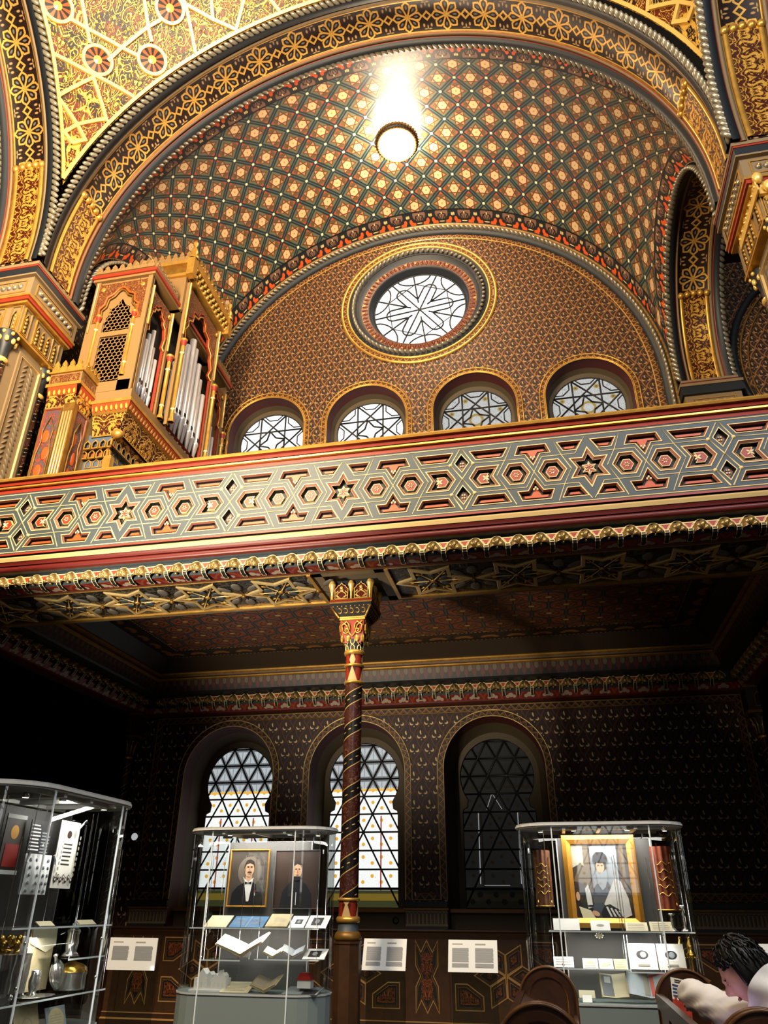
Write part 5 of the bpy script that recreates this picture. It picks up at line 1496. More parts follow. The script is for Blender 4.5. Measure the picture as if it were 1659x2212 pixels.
for r in range(4):
    for q in range(22 - r):
        y = OY0 + .0 + q * .145 + r * .07; x = OX - .14 - r * .085; z = 7.84 - r * .14
        fr = lambda a, b, c=0.: V((x + c, y + a, z + b))
        coffer(mb, [(-.06, -.07), (.06, -.07), (.06, .03), (0, .09), (-.06, .03)], fr, [(0, .03, 0), (.018, .03, 0), (.024, -.01, 1)], 2 if r % 2 else 3)
    for q in range(4 - r // 2):
        x = OX - .17 - q * .13 - r * .06; y = OY0 + .02 + r * .05; z = 7.84 - r * .14
        fr = lambda a, b, c=0.: V((x + a, y - c, z + b))
        coffer(mb, [(-.055, -.07), (.055, -.07), (.055, .03), (0, .09), (-.055, .03)], fr, [(0, .03, 0), (.018, .03, 0), (.024, -.01, 1)], 2 if r % 2 else 3)
mb.ball((OX - .10, OY0 + .02, 8.0), .10, .08, .09, 10, 6, 0); mb.box(OX - .24, OX - .12, OY0, OY0 + .1, 7.3, 7.62, 0)
mb.build('muqarnas_corbel', ['gold', 'coffer_dark', 'orange', 'slate'], T)
# lower side case next to the pier
LX, LY = -6.50, .30
mb = MB(); mb.box(-7.0, LX, LY, OY0 + .2, 5.8, 8.5, 0); mb.box(-7.02, LX + .03, LY - .03, OY0 + .1, 8.72, 8.95, 0); mb.box(-7.04, LX + .06, LY - .06, OY0 + .1, 8.69, 8.75, 2); mb.box(-7.04, LX + .06, LY - .06, OY0 + .1, 8.95, 8.98, 2)
for f_, a0, a1 in ((lambda a, b, c=0.: V((a, LY - c, b)), -7.0, LX), (lambda a, b, c=0.: V((LX + c, a, b)), LY, OY0 + .02)):
    for z0, z1, c0, c1, m in ((8.54, 8.69, .02, .05, 1), (8.34, 8.54, 0., .02, 3)):
        mb.face([f_(a0, z0, c0), f_(a1, z0, c0), f_(a1, z1, c1), f_(a0, z1, c1)], m, [(a0, 0), (a1, 0), (a1, z1 - z0), (a0, z1 - z0)])
    mb.face([f_(a0, 8.78, .035), f_(a1, 8.78, .035), f_(a1, 8.92, .035), f_(a0, 8.92, .035)], 4, [(a0, 0), (a1, 0), (a1, .14), (a0, .14)])
mb.build('lower_case', ['wood_gilt', 'dentil_red', 'gold', 'arabesque_gold', 'arabesque_red'], T)
mb = MB(); cusp_row(mb, lambda a, b, c=0.: V((a, LY - .02 - c, b)), -7.0, LX + .02, 8.98, 4, .22, 0); cusp_row(mb, lambda a, b, c=0.: V((LX + .02 + c, a, b)), LY, OY0, 8.98, 4, .22, 0); mb.build('cresting', 'gold', T)
mb = MB()
for f_, a0, a1, e in ((lambda a, b, c=0.: V((a, LY - c, b)), -6.98, -6.68, 0), (lambda a, b, c=0.: V((LX + c, a, b)), .36, .66, 1)):
    O = [(a0, 6.0), (a1, 6.0), (a1, 8.3), (a0, 8.3)]; p, q = coffer(mb, O, f_, [(0, .02, 0), (.02, .02, 0), (.03, .005, 2)], None)
    mb.face([f_(a, b, .006) for a, b in p], 1, [(a - (a0 + a1) / 2, b) for a, b in p])
    mb.tube([f_(a0 + .03, 6.2, .02), f_(a0 + .04, 7.5, .02), f_(a0 + .08, 7.7, .02), f_(a0 + .06, 7.9, .02), f_((a0 + a1) / 2, 8.15, .02), f_(a1 - .06, 7.9, .02), f_(a1 - .08, 7.7, .02), f_(a1 - .04, 7.5, .02), f_(a1 - .03, 6.2, .02)], .012, 5, 0)
    for k in range(5): mb.ball(f_((a0 + a1) / 2 + (k % 2) * .06 - .03, 6.6 + k * .3, .006), .07, .008, .12, 8, 5, 3) if e == 0 else mb.ball(f_((a0 + a1) / 2 + (k % 2) * .06 - .03, 6.6 + k * .3, .006), .008, .05, .12, 8, 5, 3)
mb.build('painted_panel', ['gold_dull', 'arabesque_blue', 'red', 'orange'], T)
mb = MB(); mb.box(LX - .15, LX + .03, LY - .03, LY + .05, 5.9, 8.36, 0)
for k in range(4): mb.tube([(LX - .13 + k * .045, LY - .035, 6.0), (LX - .13 + k * .045, LY - .035, 8.2)], .014, 5, 1)
mb.build('pilaster', ['gold_dull', 'gold_pale'], T)

# ---------------------------------------------------------------- globe lamp at the crown of the vault
T = thing('globe_lamp', (XC + .05, 2.45, 16.0), 'glowing globe lamp in a dark wreath ring at the crown of the vault', 'lamp')
mb = MB(); mb.ball((XC + .05, 2.45, 16.02), .34, .34, .34, 24, 16, 0); mb.build('globe', 'lamp_glow', T)
mb = MB(); R = .40
mb.lathe([(R - .05, 16.02), (R - .02, 15.97), (R + .03, 15.97), (R + .06, 16.02), (R + .03, 16.10), (R - .02, 16.10), (R - .05, 16.02)], (XC + .05, 2.45, 0), 40, 0)
for k in range(40):
    t = 2 * pi * k / 40
    for dz, dr, q in ((0, .03, .05), (-.06, .0, .04), (.06, .03, .045)): mb.ball((XC + .05 + (R + dr) * cos(t + dz * 2), 2.45 + (R + dr) * sin(t + dz * 2), 16.03 + dz), q, q * .6, q * .8, 6, 4, 1)
mb.build('wreath_ring', ['bronze_dark', 'gold_dull'], T)
mb = MB(); mb.tube([(XC + .05, 2.45, 16.35), (XC + .05, 2.45, 16.42)], .05, 8, 0); mb.build('stem', 'bronze_dark', T)
# ---------------------------------------------------------------- wall and window across the hall (mirrored in the cases)
FY = -13.7
mb = MB(); kh9 = keyhole(1.05)
holed_wall(mb, [(-9, 0), (9, 0), (9, 6), (-9, 6)], [kh9[::-1]], FY, 0); S(mb.build('wall_front', 'dark_wall'))
T = S(thing('window_9', (1.05, FY, 1.6), 'stained glass window across the hall seen only as a reflection', None))
mb = MB(); fillp(mb, kh9, [], FY - .03, 0, (1.05, 1.6)); mb.build('glass_pane', 'far_glass', T)
mb = MB(); H = .31 * .8660254 * 1.05
for r in range(10):
    for a, b in clip(kh9, (-1, 1.6 + r * H + .0005), (3, 1.6 + r * H + .0005)): bar(mb, a, b, FY, .014)
for k in range(-14, 15):
    for sg in (1, -1):
        for a, b in clip(kh9, (1.05 + k * .31, 1.6001), (1.05 + k * .31 + sg * .155 * 10, 1.6001 + 10 * H)): bar(mb, a, b, FY, .014)
mb.build('lead_bars', 'lead', T)

# ---------------------------------------------------------------- display cases
mat('case_base', '7d8886', .35); mat('case_board', '5c5a58', .6); mat('case_board_dark', '2e2d2c', .6); mat('case_lid', 'b9bcbc', .35, .1); mat('seam', 'd8dddb', .25, .0, emit='e8f0ee', estr=.12)  # faint emission in seam stands in for light caught by the glass edges
emit_mat('spot_lens', lambda: ('fff6e8', 14.)); mat('chrome', 'd8d8d8', .12, 1.); mat('silver', 'd9d7d2', .2, .9); mat('brass', 'c9a04a', .25, .9)
mat('paper', 'ece8dc', .6); mat('paper_cream', 'd9cfae', .6); mat('paper_old', 'b7a67e', .6, fn=lambda: (mixc(noise(22, 4), 'a08f68', 'cbbd97'), None, None)); mat('paper_white', 'f0f0ee', .55)
mat('ink', '3a3630', .6); mat('ink_soft', '9c9686', .6); mat('photo_dark', '2c2b2b', .4); mat('booklet_blue', '3d6f9c', .45, fn=lambda: (mixc(noise(18, 3), '2e5d8c', '5284ae'), None, None)); mat('cloth_red', '7c2a1c', .7, fn=lambda: (mixc(noise(30, 4), '5c1c12', 'a3512c'), None, None)); mat('cloth_maroon', '5b2a1e', .8, fn=lambda: (mixc(noise(26, 4), '3c1710', '8a5a3c'), None, None)); mat('satin_red', 'a0261c', .4)
def stadium(hl, r, n=10): return [(hl + r * sin(t), -r * cos(t)) for t in arc_pts(n)] + [(-hl - r * sin(t), r * cos(t)) for t in arc_pts(n)]
def lathe_obj(name, prof, c, mats_, ms=None, parent=None, n=20):
    mb = MB(); mb.lathe(prof, c, n, 0, True, 'z', ms); return mb.build(name, mats_, parent)
CZ0, CZ1, HL, RR = 1.08, 2.16, .34, .25
def display_case(cx_, cy_, along, label, board, shelves, lamps):
    """stadium-plan glass case; along 'x' or 'y' is the long axis"""
    T = thing('display_case', (cx_, cy_, 0), label, 'display case', 'museum display cases')
    g = (lambda a, b, z: V((cx_ + a, cy_ + b, z))) if along == 'x' else (lambda a, b, z: V((cx_ - b, cy_ + a, z)))
    fr = lambda a, b, c=0.: g(a, b, c)
    st = stadium(HL, RR)
    mb = MB(); mb.prism(st, 0., CZ0, fr, 0); mb.prism(stadium(HL, RR + .006), CZ0 - .012, CZ0 - .002, fr, 1)
    mb.build('base', ['case_base', 'case_lid'], T)
    mb = MB(); n = len(st)
    for i in range(n):
        j = (i + 1) % n; a, b = st[i], st[j]
        mb.face([fr(a[0] * .995, a[1] * .99, CZ0), fr(b[0] * .995, b[1] * .99, CZ0), fr(b[0] * .995, b[1] * .99, CZ1), fr(a[0] * .995, a[1] * .99, CZ1)], 0, None, abs(a[0] - b[0]) < .3)
    mb.build('glass_wall', 'case_glass', T)
    mb = MB(); mb.prism(stadium(HL, RR + .012), CZ1, CZ1 + .03, fr, 0); mb.prism(stadium(HL, RR + .018), CZ1 + .008, CZ1 + .02, fr, 1)
    for a in (-.25, 0, .25): mb.prism([(a - .012, -RR), (a + .012, -RR), (a + .012, RR), (a - .012, RR)], CZ1 - .022, CZ1, fr, 1)
    for b in (-.2, .2): mb.prism([(-HL - .1, b - .01), (HL + .1, b - .01), (HL + .1, b + .01), (-HL - .1, b + .01)], CZ1 - .02, CZ1, fr, 1)
    lid = mb.build('lid', ['case_lid', 'white_paint'], T)
    for a, b in lamps:
        p = g(a, b, CZ1 - .012); lathe_obj('spot_lamp', [(0, -.012), (.016, -.012), (.02, -.004), (.022, .012)], p, ['spot_lens', 'chrome'], [0, 1, 1], lid, 12)
    for a in (-HL, HL):
        for b in (-RR, RR):
            mb = MB(); mb.box(-.0042, .0042, -.003, .003, CZ0, CZ1, 0, Matrix.Translation(g(a, b * 1.0, 0))); mb.box(-.004, .004, -.004, .004, 0.02, CZ0, 0, Matrix.Translation(g(a, b * 1.012, 0))) if b < 0 or along == 'y' else None
            for z in (CZ0 + .22, CZ0 + .40): mb.ball(g(a, b * .97, z), .010, .010, .010, 8, 5, 1)
            mb.build('glass_seam', ['seam', 'chrome'], T)
    if board:
        a0, a1, b = board; mb = MB(); mb.prism([(a0, b), (a1, b), (a1, b + .03), (a0, b + .03)], CZ0, CZ1 - .06, fr, 0)
        for a in (a0, a1): mb.prism([(a - .004, b - .004), (a + .004, b - .004), (a + .004, b + .032), (a - .004, b + .032)], CZ0, CZ1 - .06, fr, 1)
        mb.build('back_board', ['case_board' if along == 'x' else 'case_board_dark', 'white_paint' if along == 'x' else 'case_board'], T)
    for a0, a1, b0, b1, z in shelves:
        mb = MB(); mb.prism([(a0, b0), (a1, b0), (a1, b1), (a0, b1)], z - .008, z, fr, 0); mb.prism([(a0, b0 - .002), (a1, b0 - .002), (a1, b0), (a0, b0)], z - .008, z, fr, 1)
        s_ = mb.build('glass_shelf', ['case_glass', 'seam'], T)
        for a in (a0 + .02, a1 - .02):
            for b in (b0 + .01, b1 - .01):
                mb = MB(); mb.tube([g(a, b, z - .008), g(a, b, min(z + .7, CZ1 - .02))], .0018, 5, 0); mb.build('cable', 'chrome', s_)
    return T
display_case(-2.285, -1.55, 'x', 'curved glass display case left of the column holding two portraits', (-.335, .375, .10), [(-.48, .54, -.19, .06, 1.493), (.06, .55, -.20, .05, 1.295), (-.36, -.05, -.20, .05, 1.285)], [(-.25, -.12), (.25, -.12), (-.3, .1), (.45, 0)])
display_case(.335, -1.55, 'x', 'curved glass display case on the right with the wide gilt framed painting', (-.31, .37, .10), [(-.42, .55, -.17, .06, 1.497), (-.42, .10, -.18, .05, 1.275), (.08, .34, -.18, .05, 1.262)], [(-.42, -.08), (-.18, -.15), (.2, -.15), (.47, -.05)])
display_case(-2.72, -3.83, 'y', 'nearest glass display case cut by the left edge, full of silverware', (-.45, .25, .02), [(-.40, .50, -.20, .0, 1.545), (.10, .46, -.21, .0, 1.395), (-.5, .50, -.22, .0, 1.235)], [(-.3, -.05), (-.12, -.15), (.3, -.15)])

# ---------------------------------------------------------------- flat exhibits
class Flat:
    """layered flat shapes in a plane (a right, b up, facing N)"""
    def __init__(s, o, u, v, mats_):
        s.o, s.u, s.v = V(o), V(u).normalized(), V(v).normalized(); s.n = s.u.cross(s.v); s.mb = MB(); s.k = 0; s.mats = mats_
    def P(s, a, b, c=0.): return s.o + s.u * a + s.v * b + s.n * c
    def poly(s, pts, m):
        s.k += 1; s.mb.face([s.P(a, b, .0007 * s.k) for a, b in pts], m)
    def ell(s, a, b, rx, ry, m, n=20, t=0.):
        s.poly([(a + rx * cos(q) * cos(t) - ry * sin(q) * sin(t), b + rx * cos(q) * sin(t) + ry * sin(q) * cos(t)) for q in [2 * pi * k / n for k in range(n)]], m)
    def rect(s, a0, a1, b0, b1, m): s.poly([(a0, b0), (a1, b0), (a1, b1), (a0, b1)], m)
    def slab(s, a0, a1, b0, b1, t, m):
        f = lambda a, b, c=0.: s.P(a, b, c); s.mb.prism([(a0, b0), (a1, b0), (a1, b1), (a0, b1)], -t, 0, f, m)
    def lines(s, a0, a1, b0, b1, n, m, h=.35, rag=.25):
        st = (b1 - b0) / n
        for i in range(n):
            b = b1 - (i + .5) * st; e = a1 - random.random() * rag * (a1 - a0) * (.3 if i % 4 else 1)
            s.k += 0; s.mb.face([s.P(a, q, .0007 * (s.k + 1)) for a, q in ((a0, b - st * h / 2), (e, b - st * h / 2), (e, b + st * h / 2), (a0, b + st * h / 2))], m)
        s.k += 1
    def build(s, name, parent=None, label=None, cat=None, group=None):
        o = s.mb.build(name, s.mats, parent, None if parent else s.o)
        return tag(o, label, cat, group) if label else o
def frame_bars(T, fl, w, h, fw, d, m):
    """mitred picture frame around a w x h opening"""
    mb = MB(); I = [(0, 0), (w, 0), (w, h), (0, h)]; O = [(-fw, -fw), (w + fw, -fw), (w + fw, h + fw), (-fw, h + fw)]; Md = [(-fw * .5, -fw * .5), (w + fw * .5, -fw * .5), (w + fw * .5, h + fw * .5), (-fw * .5, h + fw * .5)]
    for i in range(4):
        j = (i + 1) % 4
        for A, B, ca, cb in ((O, O, -.005, d * .6), (O, Md, d * .6, d), (Md, I, d, d * .45), (I, I, d * .45, -.005)):
            mb.face([fl.P(*A[i], ca), fl.P(*A[j], ca), fl.P(*B[j], cb), fl.P(*B[i], cb)], 0)
    return mb.build('frame', m, T)
SKIN, HAIR = mat('skin_paint', 'c79a78', .6), mat('hair_paint', '2b211b', .6)
mat('bg_dark', '3a332c', .5, fn=lambda: (mixc(noise(6, 3), '2b2622', '574c42'), None, None)); mat('bg_glow', '6d6256', .5); mat('coat', '16151a', .5); mat('shirt', 'e6e2da', .5); mat('bg_brown', '33241b', .5, fn=lambda: (mixc(noise(5, 3), '241912', '47342a'), None, None))
mat('gilt_frame', 'c98f35', .38, .35, wear=.25); mat('skin_shadow', '9a6c50', .6); mat('prayer_white', 'd4d2cc', .6, fn=lambda: (mixc(noise(14, 3), 'b4b2ae', 'e4e2dc'), None, None)); mat('cloud_grey', '8d949a', .6); mat('sky_paint', 'b0aa98', .6); mat('robe_blue', '3d4450', .6)
PM = ['bg_dark', 'bg_glow', 'coat', 'shirt', 'skin_paint', 'hair_paint', 'satin_red', 'skin_shadow']
# portrait of a man in evening dress
T = thing('painting', (-2.43, -1.47, 1.64), 'portrait of a moustached man in evening dress in a thin gilt frame', 'painting')
fl = Flat((-2.585, -1.475, 1.640), (1, 0, 0), (0, .03, 1), PM); w, h = .315, .395
fl.rect(0, w, 0, h, 0); fl.ell(.165, .245, .10, .11, 1); fl.ell(.165, .235, .07, .08, 1)
fl.poly([(.02, 0), (.03, .09), (.07, .135), (.125, .165), (.205, .165), (.255, .13), (.285, .08), (.295, 0)], 2)
fl.poly([(.125, .178), (.155, .03), (.175, .03), (.198, .178), (.16, .19)], 3); fl.poly([(.135, .19), (.135, .225), (.19, .225), (.19, .19), (.163, .165)], 4)
fl.poly([(.115, .205), (.15, .175), (.16, .155), (.17, .175), (.205, .20), (.195, .175), (.165, .145), (.13, .165)], 3)
fl.poly([(.132, .172), (.16, .162), (.19, .172), (.19, .150), (.16, .158), (.132, .150)], 2)
fl.ell(.163, .262, .040, .058, 4, 24); fl.poly([(.118, .262), (.12, .30), (.14, .328), (.17, .332), (.198, .318), (.206, .29), (.203, .265), (.196, .292), (.165, .304), (.135, .295), (.128, .265)], 5)
fl.ell(.152, .274, .010, .004, 5, 10); fl.ell(.180, .274, .010, .004, 5, 10); fl.ell(.152, .281, .012, .0025, 5, 8); fl.ell(.180, .281, .012, .0025, 5, 8); fl.poly([(.166, .275), (.173, .25), (.163, .248)], 7); fl.ell(.168, .238, .021, .006, 5, 12); fl.ell(.168, .229, .011, .003, 7, 8); fl.ell(.128, .260, .006, .012, 7, 8)
fl.ell(.225, .10, .008, .010, 6, 8); fl.rect(.222, .229, .07, .09, 3)
fl.build('canvas', T); frame_bars(T, fl, w, h, .012, .016, 'gilt_frame')
# dark portrait
T = thing('painting', (-2.02, -1.47, 1.64), 'dark unframed portrait of a pale man in a black coat', 'painting')
fl = Flat((-2.205, -1.47, 1.625), (1, 0, 0), (0, .03, 1), ['bg_brown', 'bg_brown', 'coat', 'shirt', 'skin_paint', 'hair_paint', 'paper', 'skin_shadow']); w, h = .365, .41
fl.slab(-.004, w + .004, -.004, h + .004, .015, 2); fl.rect(0, w, 0, h, 0)
fl.poly([(.05, 0), (.07, .12), (.13, .18), (.19, .20), (.26, .17), (.31, .10), (.32, 0)], 2); fl.ell(.185, .262, .036, .054, 4, 24)
fl.poly([(.142, .27), (.145, .31), (.165, .335), (.20, .338), (.225, .315), (.228, .28), (.216, .302), (.18, .312), (.155, .295)], 5); fl.ell(.174, .275, .009, .004, 5, 8); fl.ell(.200, .275, .009, .004, 5, 8); fl.poly([(.186, .275), (.193, .25), (.183, .248)], 7); fl.ell(.188, .234, .012, .004, 7, 8); fl.poly([(.15, .205), (.185, .19), (.22, .205), (.215, .222), (.155, .222)], 2); fl.rect(.182, .188, .02, .11, 3)
fl.build('canvas', T)
mb = MB()
for a, b, c, e in ((-.006, w + .006, h, h + .006), (-.006, w + .006, -.006, 0), (-.006, 0, 0, h), (w, w + .006, 0, h)): mb.prism([(a, c), (b, c), (b, e), (a, e)], 0, .01, fl.P, 0)
mb.build('frame', 'case_board', T)
# large gilt painting in the right case
T = thing('painting', (.33, -1.45, 1.53), 'painting of a bearded scholar in white prayer shawl in a wide gilt frame', 'painting')
fl = Flat((.125, -1.47, 1.572), (1, 0, 0), (0, .04, 1), ['bg_brown', 'sky_paint', 'coat', 'prayer_white', 'skin_paint', 'hair_paint', 'robe_blue', 'paper_cream', 'taupe', 'cloud_grey']); w, h = .405, .49
fl.rect(0, w, 0, h, 0); fl.poly([(0, .33), (.06, .36), (.10, .33), (.10, h), (0, h)], 1); fl.poly([(0, .24), (.06, .37), (.10, .30), (.10, .22)], 8)
fl.rect(.085, .125, .20, h, 8); fl.rect(.135, .33, .13, h - .01, 9); fl.rect(.345, .38, .20, h, 8)
fl.poly([(.08, 0), (.10, .14), (.16, .22), (.24, .24), (.29, .17), (.30, 0)], 6); fl.poly([(.02, .05), (.04, .17), (.10, .20), (.13, .12), (.11, .02)], 2); fl.poly([(.085, .06), (.075, .19), (.10, .22), (.115, .15), (.12, .07)], 3)
for k in range(3): fl.poly([(.085 + k * .012, .07), (.10 + k * .012, .075), (.105 + k * .01, .085), (.085 + k * .01, .083)], 2)
fl.poly([(.20, .09), (.245, .17), (.295, .26), (.335, .24), (.375, .13), (.385, .02), (.33, 0), (.28, .03), (.22, .07)], 3); fl.poly([(.20, .08), (.24, .09), (.31, .05), (.33, .0), (.18, 0), (.17, .03)], 2)
for k in range(4): fl.poly([(.21 + k * .028, .072 - k * .008), (.222 + k * .028, .075 - k * .008), (.25 + k * .028, .01), (.235 + k * .028, .01)], 3)
fl.ell(.205, .345, .042, .05, 5, 20); fl.ell(.20, .335, .030, .042, 4, 20); fl.poly([(.165, .32), (.18, .30), (.22, .30), (.24, .32), (.245, .26), (.225, .20), (.20, .18), (.175, .22)], 9); fl.poly([(.15, .37), (.155, .41), (.18, .435), (.23, .435), (.255, .41), (.26, .37), (.205, .36)], 2); fl.ell(.19, .345, .007, .0035, 5, 8); fl.ell(.213, .345, .007, .0035, 5, 8)
fl.poly([(.02, .075), (.10, .05), (.13, .0), (.04, 0)], 7); fl.ell(.135, .03, .028, .016, 4, 14, -.4); fl.ell(.02, .14, .014, .03, 4, 12)
fl.build('canvas', T); frame_bars(T, fl, w, h, .062, .045, 'gilt_frame')

# sheets, booklets and labels standing or lying on the shelves
def sheet(name, x0, x1, y, z, dep, rise, m, label, cat, extra=None, group=None, u=(1, 0, 0), t=.004):
    """flat exhibit leaning back: front edge at (y, z), back edge dep further and rise higher"""
    L = hypot(dep, rise); fl = Flat((x0, y, z + t), u, (0, dep / L, rise / L) if u == (1, 0, 0) else (-dep / L, 0, rise / L), [m, 'ink', 'ink_soft', 'photo_dark', 'paper_old', 'satin_red', 'paper_white', 'cloud_grey'])
    w = x1 - x0; fl.slab(0, w, 0, L, t, 0)
    if extra: extra(fl, w, L)
    return fl.build(name, None, label, cat, group)
def ph(a0, a1, b0, b1, m=3): return lambda f, w, L: (f.rect(a0 * w, a1 * w, b0 * L, b1 * L, m), f.ell((a0 + a1) / 2 * w, (b0 + b1) / 2 * L, (a1 - a0) * w * .22, (b1 - b0) * L * .3, 7))
def txt(n=7, a0=.12, a1=.88, b0=.12, b1=.88, m=2): return lambda f, w, L: f.lines(a0 * w, a1 * w, b0 * L, b1 * L, n, m)
sheet('document', -2.655, -2.475, -1.735, 1.493, .15, .075, 'paper_cream', 'blank cream sheet at the left end of the shelf under the moustached portrait', 'document', None)
sheet('booklet', -2.455, -2.185, -1.735, 1.493, .15, .07, 'booklet_blue', 'bright blue open booklet on the glass shelf below the two portraits', 'booklet', lambda f, w, L: (f.rect(w * .49, w * .51, 0, L, 2), f.lines(w * .08, w * .42, L * .2, L * .8, 5, 7), f.lines(w * .58, w * .92, L * .2, L * .8, 5, 7)))
sheet('book', -2.165, -1.995, -1.735, 1.493, .15, .08, 'paper_old', 'cream bound book leaning right of the blue booklet', 'book', lambda f, w, L: (f.rect(w * .1, w * .9, L * .1, L * .9, 4), f.lines(w * .25, w * .75, L * .35, L * .7, 3, 2)), None, (1, 0, 0), .012)
sheet('document', -1.985, -1.865, -1.735, 1.493, .14, .075, 'paper_white', 'white sheet with small dark sketch beside the cream book', 'document', ph(.3, .75, .3, .7))
sheet('photograph', -1.855, -1.695, -1.735, 1.493, .15, .08, 'paper_white', 'mounted dark photograph at the right end of the shelf by the glass curve', 'photograph', ph(.22, .72, .2, .8))
sheet('photograph', -1.865, -1.70, -1.73, 1.295, .13, .06, 'paper_white', 'white mounted picture on the lower right shelf of the portrait case', 'photograph', ph(.2, .75, .2, .8))
sheet('document', -2.475, -2.255, -1.75, 1.08, .16, .055, 'paper_cream', 'flat cream paper on the case floor right of the white paper building', 'document', txt(6))
sheet('label_card', -2.315, -2.27, -1.74, 1.30, .04, .03, 'paper_white', 'tiny white label beside the large open book', 'label')
sheet('document', -2.0, -1.74, -1.75, 1.08, .2, .03, 'cloud_grey', 'grey sheet lying under the red roofed card box', 'document', lambda f, w, L: f.rect(w * .55, w * .95, 0, L * .6, 3))
def open_book(name, c, w, d, ang, tilt, mats_, label, extra=None, yaw=0., th=.012, cat='open book'):
    """open book: two page blocks rising from the spine at c"""
    T = thing(name, c, label, cat); R = Matrix.Rotation(yaw, 3, 'Z') @ Matrix.Rotation(tilt, 3, 'X')
    for sg in (-1, 1):
        mb = MB(); a = ang[0] if sg < 0 else ang[1]
        f = lambda p, q, r=0.: V(c) + R @ V((sg * (p * cos(a)) - sg * r * sin(a) * 1.0, q, p * sin(a) + r * cos(a)))
        mb.prism([(0, 0), (w, 0), (w, d), (0, d)], 0, .004, f, 1)
        P = [(w * .98 * k / 6, .004 + th * (.35 + .65 * sin(pi * min(1., .15 + .85 * (1 - k / 6.)) * .5))) for k in range(7)]
        for (p0, h0), (p1, h1) in zip(P, P[1:]): mb.face([f(p0, .004, h0), f(p1, .004, h1), f(p1, d - .004, h1), f(p0, d - .004, h0)], 0, None, True)
        mb.face([f(p, .004, h) for p, h in P] + [f(w * .98, .004, .004), f(0, .004, .004)], 0); mb.face([f(P[-1][0], .004, P[-1][1]), f(P[-1][0], d - .004, P[-1][1]), f(w * .98, d - .004, .004), f(w * .98, .004, .004)], 0)
        if extra:
            for k, (p0, p1, q0, q1, m) in enumerate(extra[0 if sg < 0 else 1]):
                hh = lambda p: .005 + .0006 * k + th * (.35 + .65 * sin(pi * min(1., .15 + .85 * (1 - p)) * .5))
                n = 5; 
                for i in range(n):
                    a0, a1 = p0 + (p1 - p0) * i / n, p0 + (p1 - p0) * (i + 1) / n
                    mb.face([f(w * a0, d * q0, hh(a0)), f(w * a1, d * q0, hh(a1)), f(w * a1, d * q1, hh(a1)), f(w * a0, d * q1, hh(a0))], m)
        mb.build('page_block' , mats_, T)
    return T
BMT = ['paper_cream', 'paper_old', 'ink_soft', 'photo_dark', 'satin_red', 'cloud_grey', 'paper_white']
open_book('open_book', (-2.335, -1.745, 1.300), .22, .15, (.42, .52), .42, BMT, 'large open picture book propped on a cradle in the portrait case', ([(.15, .85, .15, .85, 2), (.22, .78, .22, .78, 5)], []), -.1, .018)
open_book('open_book', (-2.09, -1.735, 1.297), .085, .10, (.5, .55), .35, BMT, 'small cream open book on the left of the lower right shelf', None, 0, .01)
open_book('open_book', (-1.95, -1.70, 1.297), .10, .11, (.55, .5), .35, ['cloud_grey'] + BMT[1:], 'small grey open book behind the mounted picture on the lower right shelf', None, .1, .01)
open_book('open_book', (-2.135, -1.745, 1.083), .12, .14, (.42, .5), .45, ['paper_old'] + BMT[1:], 'yellowed open book on the case floor left of the red roofed box', ([(.15, .85, .15, .85, 2)], [(.15, .85, .2, .8, 2)]), -.15, .012)
# white paper building
T = thing('paper_model', (-2.56, -1.62, 1.08), 'white paper model of a gabled building on the case floor', 'model')
mb = MB(); f = frame((-2.70, -1.70, 1.08), (1, 0, 0), (0, 0, 1), (0, -1, 0))
for p, a, b in (([(0, 0), (.25, 0), (.25, .085), (0, .085)], -.10, .0), ([(.03, .085), (.09, .085), (.09, .11), (.06, .145), (.03, .11)], -.09, .0), ([(.10, .085), (.135, .085), (.135, .105), (.1175, .125), (.10, .105)], -.08, .0), ([(.15, .085), (.24, .085), (.24, .10), (.22, .12), (.205, .10), (.195, .135), (.18, .10), (.165, .115), (.15, .10)], -.08, 0.), ([(-.03, 0), (.27, 0), (.27, .012), (-.03, .012)], -.12, .02)): mb.prism(p, a, b, f, 0)
mb.build('walls', 'paper_white', T)
mb = MB()
for k in range(7): mb.prism([(.02 + k * .033, .03), (.036 + k * .033, .03), (.036 + k * .033, .06), (.02 + k * .033, .06)], 0, .002, f, 0)
mb.build('window_rows', 'paper', T)
# card box with a red roof
T = thing('card_box', (-1.86, -1.60, 1.115), 'little white card box with a red gabled roof', 'box')
f = frame((-1.91, -1.64, 1.125), (1, 0, 0), (0, 0, 1), (0, -1, 0)); mb = MB(); mb.box(-1.905, -1.805, -1.69, -1.61, 1.115, 1.165, 0); mb.build('body', 'paper_white', T)
mb = MB(); mb.prism([(.0, .04), (.11, .04), (.085, .085), (.025, .085)], -.03, .055, f, 0); mb.build('roof', 'satin_red', T)
